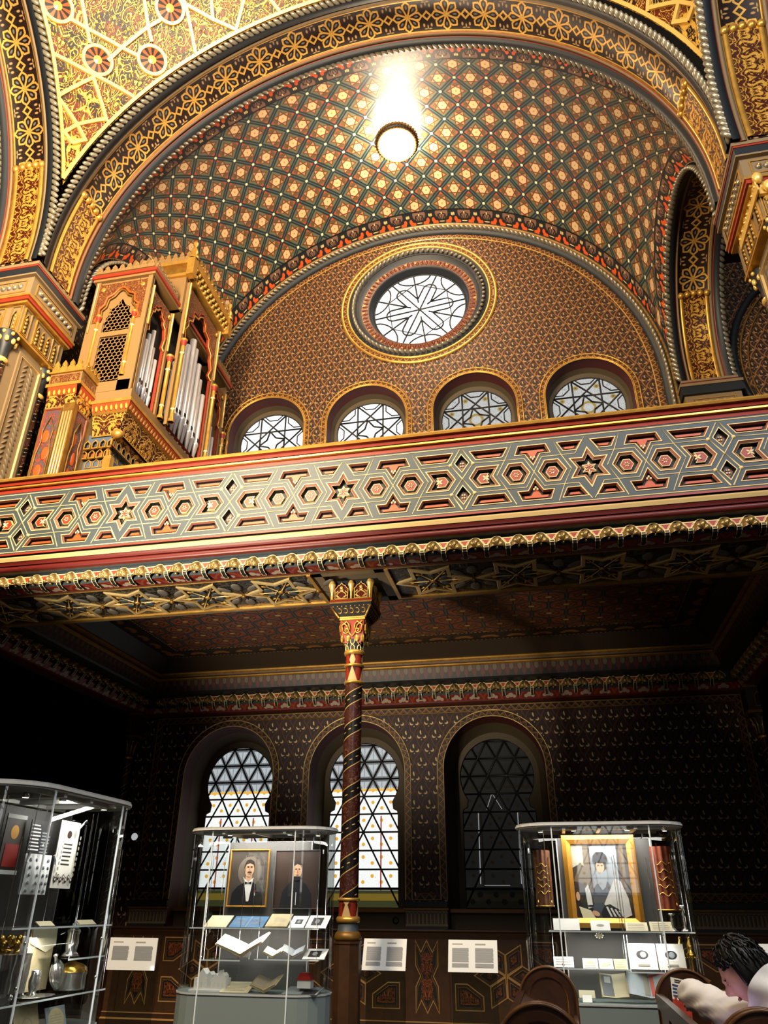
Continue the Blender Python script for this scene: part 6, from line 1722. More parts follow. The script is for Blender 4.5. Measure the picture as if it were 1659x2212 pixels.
# right case exhibits
sheet('document', -.05, .13, -1.70, 1.497, .05, .07, 'paper_white', 'plain white card at the left end of the shelf under the gilt painting', 'document', None)
sheet('label_card', .205, .335, -1.71, 1.497, .04, .06, 'paper_white', 'white card with a small ink drawing under the gilt painting', 'card', lambda f, w, L: f.ell(w * .5, L * .5, w * .2, L * .12, 2))
sheet('document', .435, .585, -1.71, 1.497, .05, .05, 'paper_cream', 'cream printed sheet left of the last sheet on the gilt painting shelf', 'document', txt(4))
sheet('document', .60, .745, -1.71, 1.497, .05, .055, 'paper_cream', 'cream sheet at the right end of the gilt painting shelf', 'document', txt(4))
sheet('document', -.07, .065, -1.71, 1.275, .04, .06, 'paper_white', 'bright white sheet at the left end of the second shelf in the right case', 'document', txt(3))
sheet('document', .125, .225, -1.72, 1.268, .04, .06, 'paper', 'small sketched strip nearest the white sheet on the second shelf', 'document', lambda f, w, L: (f.poly([(w * .1, L * .6), (w * .6, L * .9), (w * .9, L * .3)], 4), f.lines(w * .1, w * .9, L * .1, L * .4, 2, 2)))
sheet('document', .232, .325, -1.72, 1.268, .04, .06, 'paper', 'small sketched strip in the middle of the second shelf row', 'document', lambda f, w, L: (f.poly([(w * .1, L * .2), (w * .4, L * .8), (w * .6, L * .3)], 4), f.poly([(w * .5, L * .3), (w * .7, L * .9), (w * .9, L * .5)], 2)))
sheet('document', .332, .415, -1.72, 1.268, .04, .06, 'paper_old', 'small brownish strip at the right end of the second shelf row', 'document', txt(3, .1, .9, .15, .85))
def oval(m): return lambda f, w, L: (f.rect(w * .2, w * .8, L * .32, L * .82, 6), f.ell(w * .5, L * .56, w * .22, L * .17, m), f.ell(w * .53, L * .56, w * .11, L * .12, 7), f.rect(w * .3, w * .72, L * .12, L * .2, 2))
sheet('portrait_print', .435, .618, -1.69, 1.27, .05, .15, 'paper', 'cream portrait print with oval engraving, left of its pair', 'print', oval(3), 'pair of portrait prints')
sheet('portrait_print', .625, .80, -1.69, 1.27, .05, .15, 'paper', 'cream portrait print with oval engraving, right of its pair', 'print', oval(3), 'pair of portrait prints')
sheet('document', .08, .185, -1.70, 1.10, .05, .04, 'paper_cream', 'folded cream paper half hidden by the left pew', 'document')
sheet('label_card', .10, .16, -1.76, 1.08, .03, .04, 'paper_white', 'small white card on the case floor half hidden by the left pew', 'label')
open_book('open_book', (.315, -1.70, 1.10), .095, .15, (.28, .3), 1.15, ['paper_cream', 'paper_old', 'ink_soft', 'photo_dark', 'satin_red', 'cloud_grey', 'paper_white'], 'upright open book with a picture page in the right case', ([(.1, .9, .08, .92, 5), (.25, .7, .6, .85, 6)], []), .1, .010)
open_book('open_book', (.545, -1.70, 1.10), .165, .16, (.42, .34), 1.05, ['cloud_grey', 'paper_old', 'ink_soft', 'photo_dark', 'satin_red', 'cloud_grey', 'paper_white'], 'big open album with a red bordered picture in the right case', ([(.08, .3, .1, .95, 2)], [(.08, .95, .08, .92, 4), (.24, .80, .16, .86, 5)]), .05, .014)
T = tag(MB(), None) if False else None
mb = MB(); mb.ball((.265, -1.46, 1.462), .035, .006, .022, 12, 6, 0); [mb.ball((.265 + .026 * cos(t), -1.468, 1.462 + .016 * sin(t)), .008, .004, .008, 6, 4, 1) for t in [2 * pi * k / 8 for k in range(8)]]
tag(mb.build('brooch', ['paper_old', 'silver'], None, (.265, -1.46, 1.462)), 'pale oval brooch pinned to the grey board under the painting', 'brooch')
def mantle(x, z0, z1, w, m, label):
    T = thing('torah_mantle', (x, -1.5, z0), label, 'textile')
    mb = MB(); mb.grid(lambda u, v: (x - w / 2 + w * u, -1.50 - .05 * sin(pi * u) + .006 * sin(u * 22), z0 + (z1 - z0) * v), 24, 12, 0, None, True); mb.grid(lambda u, v: (x - w / 2 + w * u, -1.50 + .03 * sin(pi * u), z0 + (z1 - z0) * v), 12, 2, 0, None, True); mb.build('cloth', m, T)
    mb = MB()
    for k in range(5):
        z = z0 + (z1 - z0) * (.25 + .12 * k); mb.tube([(x - w * .32 + w * .64 * q / 10, -1.507 - .05 * sin(pi * (.18 + .064 * q)), z + .012 * sin(q * .9 + k)) for q in range(11)], .0035, 5, 0)
    for s_ in (-1, 1): mb.tube([(x + s_ * w * .38, -1.505 - .05 * sin(pi * .12), z0 + (z1 - z0) * (.08 + .8 * q / 12) + 0) for q in range(13)], .004, 5, 0)
    mb.tube([(x - w / 2 + w * q / 12, -1.503 - .05 * sin(pi * q / 12), z0 + .008) for q in range(13)], .005, 5, 0); mb.build('embroidery', 'brass', T)
mantle(-.095, 1.64, 2.02, .125, 'cloth_maroon', 'faded brown embroidered cloth hanging left of the gilt painting')
mantle(.765, 1.62, 2.04, .15, 'cloth_red', 'bright red embroidered cloth hanging right of the gilt painting')
def stick(x, y, z, h, label, m='silver'):
    T = thing('candlestick', (x, y, z), label, 'candlestick')
    lathe_obj('foot', [(.0, z), (.030, z), (.031, z + .006), (.018, z + .014), (.010, z + .022)], (x, y, 0), m, None, T, 16)
    lathe_obj('stem', [(.007, z + .02), (.012, z + .035), (.006, z + .045), (.009, z + h * .5), (.006, z + h * .55), (.013, z + h * .65), (.006, z + h * .75), (.010, z + h * .9)], (x, y, 0), m, None, T, 16)
    lathe_obj('cup', [(.010, z + h * .88), (.020, z + h * .92), (.022, z + h), (.016, z + h), (.010, z + h * .94)], (x, y, 0), m, None, T, 16)
stick(.845, -1.58, 1.497, .16, 'tall silver candlestick in front of the red cloth'); stick(.755, -1.66, 1.497, .11, 'short silver candlestick beside the glass seam in front of the red cloth')
def finial(x, y, z, h, label):
    T = thing('torah_finial', (x, y, z), label, 'finial')
    lathe_obj('shaft', [(.016, z), (.018, z + .01), (.009, z + .02), (.009, z + h * .42), (.014, z + h * .45)], (x, y, 0), 'brass', None, T, 14)
    lathe_obj('tower', [(.012, z + h * .45), (.030, z + h * .52), (.032, z + h * .58), (.014, z + h * .66), (.022, z + h * .72), (.023, z + h * .78), (.008, z + h * .9), (.012, z + h * .95), (0, z + h)], (x, y, 0), 'brass', None, T, 14)
    for k in range(6):
        t = k * pi / 3; mb = MB(); mb.lathe([(0, .012), (.004, .010), (.007, 0), (0, 0)], (x + .034 * cos(t), y + .034 * sin(t), z + h * .53 - .012), 8, 0); mb.build('bell', 'brass', T)
finial(.79, -1.62, 1.262 - .05, .26, 'gilt scroll finial with bells, left of the pair below the candlesticks'); finial(.855, -1.58, 1.262 - .05, .26, 'gilt scroll finial with bells, right of the pair below the candlesticks')
mb = MB(); mb.prism([(.72, -1.70), (.88, -1.62), (.86, -1.50), (.72, -1.50)], 1.20, 1.212, frame((0, 0, 0), (1, 0, 0), (0, 1, 0), (0, 0, 1)), 0); tag(mb.build('plinth_block', 'acrylic', None, (.8, -1.6, 1.2)), 'clear block under the two gilt scroll finials', 'stand')

# left case exhibits (they face the right, +x)
LU = (0, 1, 0)
def lsheet(name, y0, y1, z0, z1, x, m, label, cat, extra=None, lean=.0):
    fl = Flat((x, y0, z0), (0, 1, 0), (-lean, 0, 1), [m, 'ink', 'ink_soft', 'photo_dark', 'paper_old', 'satin_red', 'paper_white', 'cloud_grey', 'gilt_frame', 'bg_brown'])
    fl.slab(0, y1 - y0, 0, z1 - z0, .005, 0)
    if extra: extra(fl, y1 - y0, z1 - z0)
    return fl.build(name, None, label, cat)
def scroll_art(f, w, h):
    f.lines(w * .3, w * .75, h * .32, h * .68, 6, 1, .4, .15); f.ell(w * .5, h * .80, w * .12, h * .06, 9); f.ell(w * .28, h * .82, w * .05, h * .05, 2); f.ell(w * .78, h * .82, w * .06, h * .07, 2)
    for k in range(7):
        f.ell(w * (.14 + .12 * k), h * .12 + h * .04 * (k % 2), w * .06, h * .045, 9); f.ell(w * (.14 + .12 * k), h * .13 + h * .04 * (k % 2), w * .03, h * .02, 0)
    for k in range(8):
        for s_ in (.09, .91): f.ell(w * s_, h * (.2 + .08 * k), w * .04, h * .03, 2, 10)
lsheet('scroll', -3.875, -3.69, 1.72, 2.05, -2.60, 'paper', 'long cream scroll with brown ornament and text in the left case', 'scroll', scroll_art)
lsheet('printed_sheet', -4.08, -3.895, 1.87, 2.035, -2.635, 'photo_dark', 'black and white woodcut sheet above the pale pouch', 'print', lambda f, w, h: (f.lines(w * .05, w * .5, h * .1, h * .9, 8, 6, .4, .5), f.lines(w * .55, w * .95, h * .05, h * .7, 7, 7, .45, .4)))
lsheet('book_cover', -4.24, -4.085, 1.775, 2.05, -2.665, 'bg_brown', 'dark red decorated cover at the far left edge of the case', 'book', lambda f, w, h: (f.rect(.0, w, h * .93, h, 6), f.ell(w * .5, h * .7, w * .2, h * .12, 8), f.rect(w * .15, w * .85, h * .12, h * .5, 5), f.rect(0, w, 0, h * .07, 6)))
T = thing('pouch', (-2.60, -4.0, 1.69), 'pale patterned cloth pouch with ties hanging below the woodcut sheet', 'pouch')
mb = MB(); mb.grid(lambda u, v: (-2.60 + .022 * sin(pi * u) * sin(pi * min(1, v + .1)) + .003 * sin(u * 30), -4.112 + .21 * u, 1.688 + .185 * v), 20, 12, 0, None, True); mb.grid(lambda u, v: (-2.612, -4.112 + .21 * u, 1.688 + .185 * v), 2, 2, 0); mb.build('cloth', 'paper_white', T)
mb = MB()
for i in range(4):
    for j in range(5): mb.ball((-2.596 + .022 * sin(pi * (i + .5) / 4) * sin(pi * min(1, (j + .5) / 5 + .1)), -4.085 + .05 * i, 1.705 + .035 * j), .003, .010, .009, 6, 4, 0)
mb.build('printed_flowers', 'cloud_grey', T)
for y, s_ in ((-4.112, -1), (-3.902, 1)): mb = MB(); mb.tube([(-2.59, y, 1.875), (-2.585, y + s_ * .012, 1.85), (-2.585, y + s_ * .02, 1.83)], .006, 6); mb.build('tie', 'paper_white', T)
lsheet('document', -3.62, -3.46, 1.548, 1.585, -2.54, 'paper_cream', 'cream folded paper at the far end of the upper shelf in the left case', 'document', None, 1.4); lsheet('document', -3.985, -3.855, 1.548, 1.585, -2.54, 'paper_cream', 'cream folded paper on the upper shelf above the parchment fan', 'document', None, 1.4)
T = thing('parchment', (-2.68, -3.7, 1.30), 'hanging tan parchment with pointed flap behind the small silver jug', 'parchment')
fl = Flat((-2.685, -3.83, 1.25), (0, 1, 0), (0, 0, 1), ['paper_old', 'paper_cream']); fl.slab(0, .22, 0, .28, .005, 0); fl.build('sheet', T)
fl = Flat((-2.675, -3.83, 1.42), (0, 1, 0), (0, 0, 1), ['paper_old', 'paper_cream']); fl.mb.prism([(0, .11), (.215, .11), (.225, .03), (.14, 0), (.0, .045)], -.003, 0, fl.P, 1); fl.build('flap', T)
lsheet('print', -3.985, -3.79, 1.06, 1.236, -2.55, 'paper_old', 'brown engraved sheet below the left silver beaker', 'print', lambda f, w, h: (f.ell(w * .5, h * .35, w * .3, h * .32, 4), f.ell(w * .5, h * .35, w * .22, h * .24, 2), f.ell(w * .5, h * .35, w * .18, h * .2, 0)), .35)
lsheet('print', -3.76, -3.59, 1.06, 1.19, -2.53, 'cloud_grey', 'greyish arched tablet print at the foot of the left case', 'print', lambda f, w, h: (f.ell(w * .5, h * .55, w * .4, h * .4, 4), f.lines(w * .2, w * .8, h * .1, h * .75, 7, 2)), .35)
# silverware
def jug(name, c, sc, label, handle=True, cat='jug', m='silver'):
    x, y, z = c; T = thing(name, c, label, cat)
    lathe_obj('body', [(0, z), (.028 * sc, z), (.030 * sc, z + .006), (.018 * sc, z + .015 * sc), (.026 * sc, z + .04 * sc), (.030 * sc, z + .07 * sc), (.022 * sc, z + .10 * sc), (.024 * sc, z + .12 * sc), (.020 * sc, z + .12 * sc), (.018 * sc, z + .09 * sc)], (x, y, 0), m, None, T)
    if handle: mb = MB(); mb.tube([(x, y + .022 * sc, z + .11 * sc), (x, y + .045 * sc, z + .115 * sc), (x, y + .05 * sc, z + .085 * sc), (x, y + .035 * sc, z + .055 * sc)], .004 * sc, 6); mb.build('handle', m, T)
jug('jug', (-2.60, -3.855, 1.243), .9, 'small silver handled cup in front of the tan parchment')
T = thing('tankard', (-2.60, -3.575, 1.398), 'slim silver covered flask on the small upper shelf', 'flask'); c = (-2.60, -3.575, 0)
lathe_obj('body', [(0, 1.398), (.045, 1.398), (.04, 1.41), (.028, 1.42), (.034, 1.46), (.030, 1.50), (.036, 1.515), (.03, 1.525)], c, 'silver', None, T)
for s_ in (-1, 1): mb = MB(); mb.lathe([(.008, 1.52), (.012, 1.53), (.004, 1.54), (.005, 1.55), (0, 1.555)], (-2.60, -3.575 + s_ * .02, 0), 10); mb.build('finial', 'silver', T)
T = thing('beaker', (-2.60, -4.03, 1.243), 'tall chased silver beaker on ball feet by the left edge', 'beaker'); c = (-2.60, -4.03, 0)
mb = MB(); mb.grid(lambda u, v: (c[0] + (.055 + .008 * v) * cos(2 * pi * u) * (1 + .04 * sin(14 * pi * u) * sin(9 * v)), c[1] + (.075 + .004 * v) * sin(2 * pi * u), 1.27 + .16 * v), 40, 12, 0, None, True, True); mb.lathe([(.0, 1.268), (.06, 1.27)], c, 20); mb.build('body', 'silver', T)
for k in range(4): mb = MB(); mb.ball((c[0] + .045 * cos(k * pi / 2 + .8), c[1] + .06 * sin(k * pi / 2 + .8), 1.256), .014); mb.build('ball_foot', 'silver', T)
T = thing('crown', (-2.58, -4.14, 1.45), 'gilt crown fragment shining at the left edge of the case', 'crown'); mb = MB()
for k in range(8): t = 2 * pi * k / 8; mb.ball((-2.58 + .04 * cos(t), -4.14 + .04 * sin(t), 1.47 + .02 * (k % 2)), .02, .02, .026, 8, 5)
mb.lathe([(.045, 1.435), (.05, 1.44), (.05, 1.455), (.04, 1.46)], (-2.58, -4.14, 0), 16); mb.build('circlet', 'brass', T)
T = thing('silver_flask', (-2.59, -3.70, 1.25), 'leaning silver shell shaped flask beside the domed box', 'flask'); R = Matrix.Rotation(.45, 3, 'X'); mb = MB()
mb.grid(lambda u, v: V((-2.59, -3.655, 1.26)) + Matrix.Rotation(.42, 3, 'X') @ V((.03 * cos(2 * pi * u) * sin(pi * (.06 + .80 * v)) ** .7, .05 * sin(2 * pi * u) * sin(pi * (.06 + .80 * v)) ** .7 * (1 + .05 * sin(2 * pi * u * 9)), .13 * v)), 36, 10, 0, None, True, True); mb.build('body', 'silver', T)
mb = MB(); mb.lathe([(.018, .11), (.008, .13), (.008, .155), (.013, .165), (0, .175)], (0, 0, 0), 12); mb.v = [tuple(V((-2.59, -3.655, 1.26)) + Matrix.Rotation(.42, 3, 'X') @ V(p)) for p in mb.v]; mb.build('neck', 'silver', T)
T = thing('domed_box', (-2.60, -3.53, 1.243), 'round silver box with gilt domed lid and knob', 'box'); c = (-2.60, -3.53, 0)
lathe_obj('body', [(0, 1.243), (.078, 1.243), (.08, 1.25), (.078, 1.31), (.082, 1.315), (.082, 1.325)], c, 'silver', None, T, 28); lathe_obj('lid', [(.082, 1.325), (.075, 1.345), (.05, 1.362), (.02, 1.37), (.008, 1.375)], c, 'brass', None, T, 28); lathe_obj('knob', [(.006, 1.372), (.006, 1.39), (.011, 1.395), (.007, 1.405), (0, 1.415)], c, 'brass', None, T, 12)
T = thing('tray', (-2.58, -3.83, 1.237), 'flat silver tray under the small handled cup', 'tray'); mb = MB(); mb.lathe([(0, 1.238), (.07, 1.238), (.10, 1.243), (.102, 1.241), (.07, 1.236), (0, 1.236)], (-2.585, -3.84, 0), 28, 0, True, 'z', None, .7, 1.2); mb.build('dish', 'silver', T)

# ---------------------------------------------------------------- text lecterns
mat('lectern_white', 'd9dbdc', .45); mat('text_grey', '8e9093', .5)
for x0, x1, y, label, bl in ((-4.565, -4.035, .42, 'white text lectern panel in front of the left window, alone by the dark wall', (.62, .72)), (-1.945, -1.51, .62, 'white text lectern panel just right of the column base', (.55, .6)), (-1.095, -.62, .62, 'white text lectern panel below the unlit dark window', (.55, .6)), (1.60, 2.12, .62, 'white text lectern panel cut by the right edge behind the seated person', (.6, .6))):
    T = thing('lectern', ((x0 + x1) / 2, y, 0), label, 'lectern', 'text lecterns')
    fl = Flat((x0, y - .10, 1.055 if y < .5 else 1.085), (1, 0, 0), (0, .36, .93) if y > .5 else (-.02, .04, 1.), ['lectern_white', 'text_grey', 'ink_soft']); w, h = x1 - x0, .285
    fl.slab(0, w, 0, h, .012, 0)
    for a0, a1, b1 in ((.08, .42, bl[0]), (.55, .92, bl[1])):
        fl.lines(a0 * w, (a0 + .22) * w, h * .82, h * .90, 1, 2, .5, .1); n = int(12 * b1)
        fl.lines(a0 * w, a1 * w, h * .30, h * .74, 14, 1, .86, .04)
        if y > .5: fl.lines(a0 * w, a1 * w, h * .14, h * .27, 4, 1, .86, .06)
    fl.build('text_panel', T)
    mb = MB(); mb.box(x0 + .02, x1 - .02, y, y + .012, .0, 1.11, 0); mb.box(x0 + .02, x1 - .02, y - .15, y + .2, 0, .012, 0); mb.build('stand', 'acrylic', T)
    if y < .5: mb = MB(); mb.ball((x1 - .02, y - .11, 1.07), .012, .008, .012, 8, 5); emit_mat('glint', lambda: ('ffffff', 8.)); mb.build('lamp', 'glint', T)  # small self-lit ball at the panel corner, stands in for a glint
mb = MB(); mb.lathe([(0, -.012), (.05, -.010), (.055, 0), (.05, .02)], (-6.70, 4.38, 2.62), 20, 0, True, 'y'); emit_mat('disc_glow', lambda: ('dfe6ea', .55)); tag(mb.build('wall_disc', 'disc_glow', None, (-6.70, 4.38, 2.62)), 'small round white disc glowing on the dark left corner column', 'light')  # self-lit disc put in for a small bright white spot

# ---------------------------------------------------------------- pews
def pew(x, y0, y1, h, label):
    T = thing('pew', (x, (y0 + y1) / 2, 0), label, 'pew', 'round ended wooden pews'); w = .172
    for y in (y0, y1):
        out = [(-w, 0), (w, 0), (w, h - w)] + [(w * cos(t), h - w + w * sin(t)) for t in arc_pts(22)][1:]
        f = frame((x, y, 0), (1, 0, 0), (0, 0, 1), (0, -1, 0)); mb = MB()
        mb.prism(out, -.03, .03, f, 0); ei = inset(out, .022)
        coffer(mb, ei, lambda a, b, c=0.: f(a, b, .03 + c), [(0, .008, 0), (.03, .008, 0), (.036, -.004, 1), (.046, -.004, 1), (.05, -.012, 0)], 2)
        mb.tube([f(a, b, .03) for a, b in out[1:]], .008, 6, 3); mb.tube([f(a, b, -.03) for a, b in out[1:]], .008, 6, 3); mb.build('end_panel', ['wood_pew', 'inlay_gold', 'wood_pew', 'wood_pew_light'], T)
    ya, yb_ = y0 + .03, y1 - .03
    mb = MB(); mb.box(x - w + .005, x - w + .03, ya, yb_, .1, h - .13, 0); mb.box(x - w - .004, x - w + .034, ya, yb_, h - .20, h - .125, 1)
    n = 4
    for k in range(n + 1): yy = ya + (yb_ - ya) * k / n; mb.box(x - w - .004, x - w + .01, yy - .02, yy + .02, .1, h - .2, 1)
    mb.box(x - w - .004, x - w + .01, ya, yb_, .1, .18, 1); mb.build('backboard', ['wood_pew_light', 'wood_pew'], T)
    mb = MB(); mb.face([(x - w + .03, ya, h - .135), (x - w + .03, yb_, h - .135), (x + w - .02, yb_, h - .26), (x + w - .02, ya, h - .26)], 0); mb.box(x + w - .03, x + w - .005, ya, yb_, .5, h - .245, 0); mb.build('book_rest', 'wood_pew', T) if x < .3 else None
    mb = MB(); mb.box(x - w + .03, x + w + (.0 if x < .3 else .28), ya + .01, yb_ - .01, .44, .48, 0); mb.box(x + (.1 if x < .3 else .4), x + (.12 if x < .3 else .43), ya + .01, yb_ - .01, 0, .44, 0); mb.build('seat', 'wood_pew', T)
mat('inlay_gold', 'b07a34', .35)
pew(-.115, -4.25, -2.22, 1.31, 'dark wooden pew with round ended panels in front of the right case, left one')
pew(.70, -4.25, -2.22, 1.31, 'dark wooden pew at the right edge where the person in white sits')
T = thing('brochure', (.69, -2.30, 1.1), 'folded brochure with blue lettering band and red pictures tucked in the pew end', 'brochure')
mat('brochure_red', 'a02a1e', .45, fn=lambda: (mixc(noise(40, 2), '7c1a16', 'c8482e'), None, None)); mat('brochure_blue', '39496f', .45)
fl = Flat((.60, -2.36, 1.08), (1, .0, -.18), (.06, .12, 1), ['paper', 'brochure_blue', 'brochure_red', 'ink']); fl.slab(0, .10, 0, .20, .003, 0); fl.rect(.0, .10, .01, .09, 2); fl.lines(.006, .095, .10, .17, 4, 1, .6, .2); fl.lines(.02, .09, .175, .195, 2, 3, .5, .3)
for k in range(3): fl.poly([(.01 + k * .03, .02), (.03 + k * .03, .02), (.025 + k * .028, .10), (.012 + k * .028, .11)], 2)
fl.build('cover', T)

# ---------------------------------------------------------------- seated person in white, bent over a phone
mat('jacket_white', 'e4dfda', .75, fn=lambda: (mixc(noise(11, 3), 'd8d0ca', 'eeeae6'), None, None)); mat('skin', 'd9a58c', .5); mat('black_hair', '0c0a09', .45); mat('trouser_dark', '20222a', .8); mat('hood_lining', '15110f', .9); mat('lips', 'b06a60', .5)
def skin_mesh(name, verts, edges, rad, root, mats_, parent=None, sub=2):
    me = bpy.data.meshes.new(name); me.from_pydata([tuple(v) for v in verts], edges, []); o = bpy.data.objects.new(name, me); COL.objects.link(o)
    md = o.modifiers.new('Skin', 'SKIN'); md.use_smooth_shade = True
    for i, d in enumerate(me.skin_vertices[0].data): d.radius = rad[i] if isinstance(rad[i], (tuple, list)) else (rad[i], rad[i]); d.use_root = (i == root)
    s_ = o.modifiers.new('Sub', 'SUBSURF'); s_.levels = sub; s_.render_levels = sub
    dg = bpy.context.evaluated_depsgraph_get(); m2 = bpy.data.meshes.new_from_object(o.evaluated_get(dg)); o.modifiers.clear(); o.data = m2; m2.name = name
    m2.materials.clear()
    for q in (mats_ if isinstance(mats_, list) else [mats_]): m2.materials.append(MATS[q])
    for p in m2.polygons: p.use_smooth = True
    if parent is not None: o.parent = parent; o.location = -wloc(parent)
    return o
PB = V((1.02, -3.92, .66))
T = thing('person', (1.0, -3.92, .54), 'person in a white jacket with black hair bent forward over the pew', 'person')
HC = V((.775, -3.70, 1.395))
# body: trunk, legs, neck and head core, arms with hands and fingers in one surface
Vt = [PB, (1.01, -3.90, .86), (.98, -3.88, 1.06), (.92, -3.84, 1.22), (.87, -3.80, 1.31), (.81, -3.745, 1.385), HC + V((-.01, .01, .03))]
Ed = [(i, i + 1) for i in range(6)]; Ra = [(.15, .13), (.14, .12), (.15, .12), (.12, .10), (.055, .055), (.05, .05), (.075, .08)]
def add(chain, start, rads):
    k = start
    for p, r in zip(chain, rads): Vt.append(V(p)); Ra.append(r); Ed.append((k, len(Vt) - 1)); k = len(Vt) - 1
    return k
wr = add([(.93, -3.68, 1.20), (.80, -3.56, 1.17), (.70, -3.40, 1.20), (.635, -3.16, 1.225)], 3, [.065, .055, .042, .030])      # far arm along the pew top
wl = add([(.90, -4.0, 1.19), (.80, -4.02, 1.02), (.72, -3.92, 1.05), (.66, -3.80, 1.10)], 3, [.065, .055, .042, .030])       # near arm, holding the phone
for s_ in (-1, 1): add([(.98, -3.92 + s_ * .13, .64), (.66 + .02, -3.92 + s_ * .16, .62), (.70, -3.92 + s_ * .16, .34), (.70, -3.92 + s_ * .16, .10), (.60, -3.92 + s_ * .17, .04)], 0, [.10, .075, .06, .045, .04])
def hand(w, d, side, up):
    d = V(d).normalized(); s = V(side).normalized(); u = V(up)
    p0 = V(Vt[w]); pm = add([p0 + d * .045, p0 + d * .075], w, [(.028, .018), (.030, .016)])
    for k, (o, L) in enumerate(((-.027, .062), (-.009, .072), (.009, .067), (.027, .052))):
        b = V(Vt[pm]) + s * o; add([b + d * .012, b + d * (L * .45) - u * .008, b + d * (L * .8) - u * .026, b + d * (L * .92) - u * .040], pm, [.0095, .009, .0085, .0075])
    b = V(Vt[pm - 1]); add([b - s * .030 + d * .005, b - s * .045 + d * .03 - u * .008, b - s * .042 + d * .055 - u * .018], pm - 1, [.011, .010, .0085])
hand(wr, (-.12, 1, -.05), (1, .1, 0), (0, 0, 1)); hand(wl, (-.3, .8, .25), (.9, .3, 0), (-.1, -.3, 1))
body = skin_mesh('body', Vt, Ed, Ra, 0, 'skin', T)
# head with face turned down to the left, as its own modelled surface
fw = V((-.80, .22, -.55)).normalized(); sd = V((.25, .97, .0)); sd = (sd - fw * sd.dot(fw)).normalized(); upv = sd.cross(fw) * -1
if upv.z < 0: upv = -upv
HM = Matrix((fw, sd, upv)).transposed()
mb = MB(); K = 28; J = 22
def headp(u, v):
    t, p = 2 * pi * u, pi * (v - .5)
    d = V((cos(t) * cos(p), sin(t) * cos(p), sin(p))); x, y, z = d.x * .098, d.y * .076, d.z * .120
    if d.x > 0:
        f = d.x
        if z < 0: x *= 1 - .10 * f * (-d.z); y *= 1 - .32 * (-d.z) ** 1.5
        g = lambda cy, cz, ry, rz: math.exp(-((d.y - cy) / ry) ** 2 - ((d.z - cz) / rz) ** 2)
        x += .030 * g(0, -.18, .10, .16) * f + .012 * g(0, -.30, .16, .08) * f       # nose
        x += .010 * g(0, .16, .5, .09) * f - .012 * (g(.36, .0, .16, .10) + g(-.36, .0, .16, .10)) * f    # brow, eye sockets
        x += .010 * g(0, -.52, .26, .06) * f + .008 * g(0, -.62, .24, .05) * f - .006 * g(0, -.57, .3, .025) * f + .012 * g(0, -.85, .3, .16) * f
    else: y *= 1 - .12 * max(0, -d.z)
    return HC + HM @ V((x, y, z))
mb.grid(headp, 64, 44, 0, None, True, True)
for s_ in (-1, 1):
    mb.ball(HC + HM @ V((.080, s_ * .030, .004)), .012, .015, .010, 10, 7, 0, HM); mb.tube([HC + HM @ V((.0905 - abs(q) * .004, s_ * .030 + q * .014, -.001 + .003 * q * q)) for q in (-1, -.5, 0, .5, 1)], .002, 5, 3)
    mb.tube([HC + HM @ V((.090 - abs(q) * .004, s_ * .030 + q * .016, .020 - .003 * q * q)) for q in (-1, -.5, 0, .5, 1)], .0035, 5, 3)
    mb.ball(HC + HM @ V((-.006, s_ * .078, -.01)), .022, .008, .032, 10, 7, 0, HM)
mb.ball(HC + HM @ V((.088, 0, -.064)), .010, .024, .007, 10, 6, 1, HM)
mb.build('head', ['skin', 'lips', 'paper_white', 'black_hair'], T)
mb = MB()
def hairp(u, v):
    t, p = 2 * pi * u, pi * (v * .62 - .12); q = V((cos(t) * cos(p), sin(t) * cos(p), sin(p)))
    fr_ = max(0, q.x); n = 1 + .03 * sin(t * 13 + v * 9) + .03 * sin(t * 29 + v * 23); lowcut = .0
    r = V((q.x * .112, q.y * .092, q.z * .132)) * n + V((-.012, 0, .008))
    if fr_ > .3 and q.z < .45: r = V((r.x * (.80 - .22 * (.45 - q.z)), r.y, max(r.z, .048)))
    return HC + HM @ r
mb.grid(hairp, 64, 24, 0, None, True, True)
for k in range(150):
    t = random.random() * 2 * pi; v0 = .25 + random.random() * .7
    P = []
    for j in range(5): P.append(hairp((t / (2 * pi)) % 1, min(1, max(0, v0 - j * .07))) + V((random.uniform(-.005, .005), random.uniform(-.005, .005), random.uniform(.0, .008))))
    mb.tube(P, [.006, .0055, .005, .004, .0015], 4, 0)
mb.build('hair', 'black_hair', T)
# jacket with hood, one surface over trunk and arms, folds at the elbow
Vt = [PB + V((0, 0, -.08)), (1.01, -3.91, .86), (.985, -3.88, 1.06), (.935, -3.845, 1.21), (.885, -3.805, 1.295)]; Ed = [(i, i + 1) for i in range(4)]; Ra = [(.19, .165), (.185, .155), (.185, .15), (.14, .12), (.082, .08)]
add([(.95, -3.67, 1.205), (.87, -3.60, 1.185), (.80, -3.55, 1.175), (.765, -3.47, 1.20), (.70, -3.34, 1.225), (.655, -3.18, 1.245), (.620, -3.04, 1.255), (.605, -2.98, 1.255)], 3, [.115, .105, .098, .088, .080, .076, .070, .066])
add([(.92, -4.01, 1.18), (.86, -4.04, 1.10), (.81, -4.02, 1.03), (.76, -3.96, 1.04), (.70, -3.86, 1.08)], 3, [.10, .085, .08, .066, .055])
jk = skin_mesh('jacket', Vt, Ed, Ra, 0, 'jacket_white', T, 3)
for v_ in jk.data.vertices:      # soft wrinkles
    p = v_.co; n = v_.normal; q = p.x * 38 + p.y * 27 + 9 * sin(p.z * 21); v_.co = p + n * (.0055 * sin(q) + .004 * sin(p.z * 60 + p.y * 33))
mb = MB()     # turned up collar and hood folds behind the neck
cN = V((.855, -3.785, 1.325)); ax = V((-.62, .42, .66)).normalized(); e1 = ax.orthogonal().normalized(); e2 = ax.cross(e1)
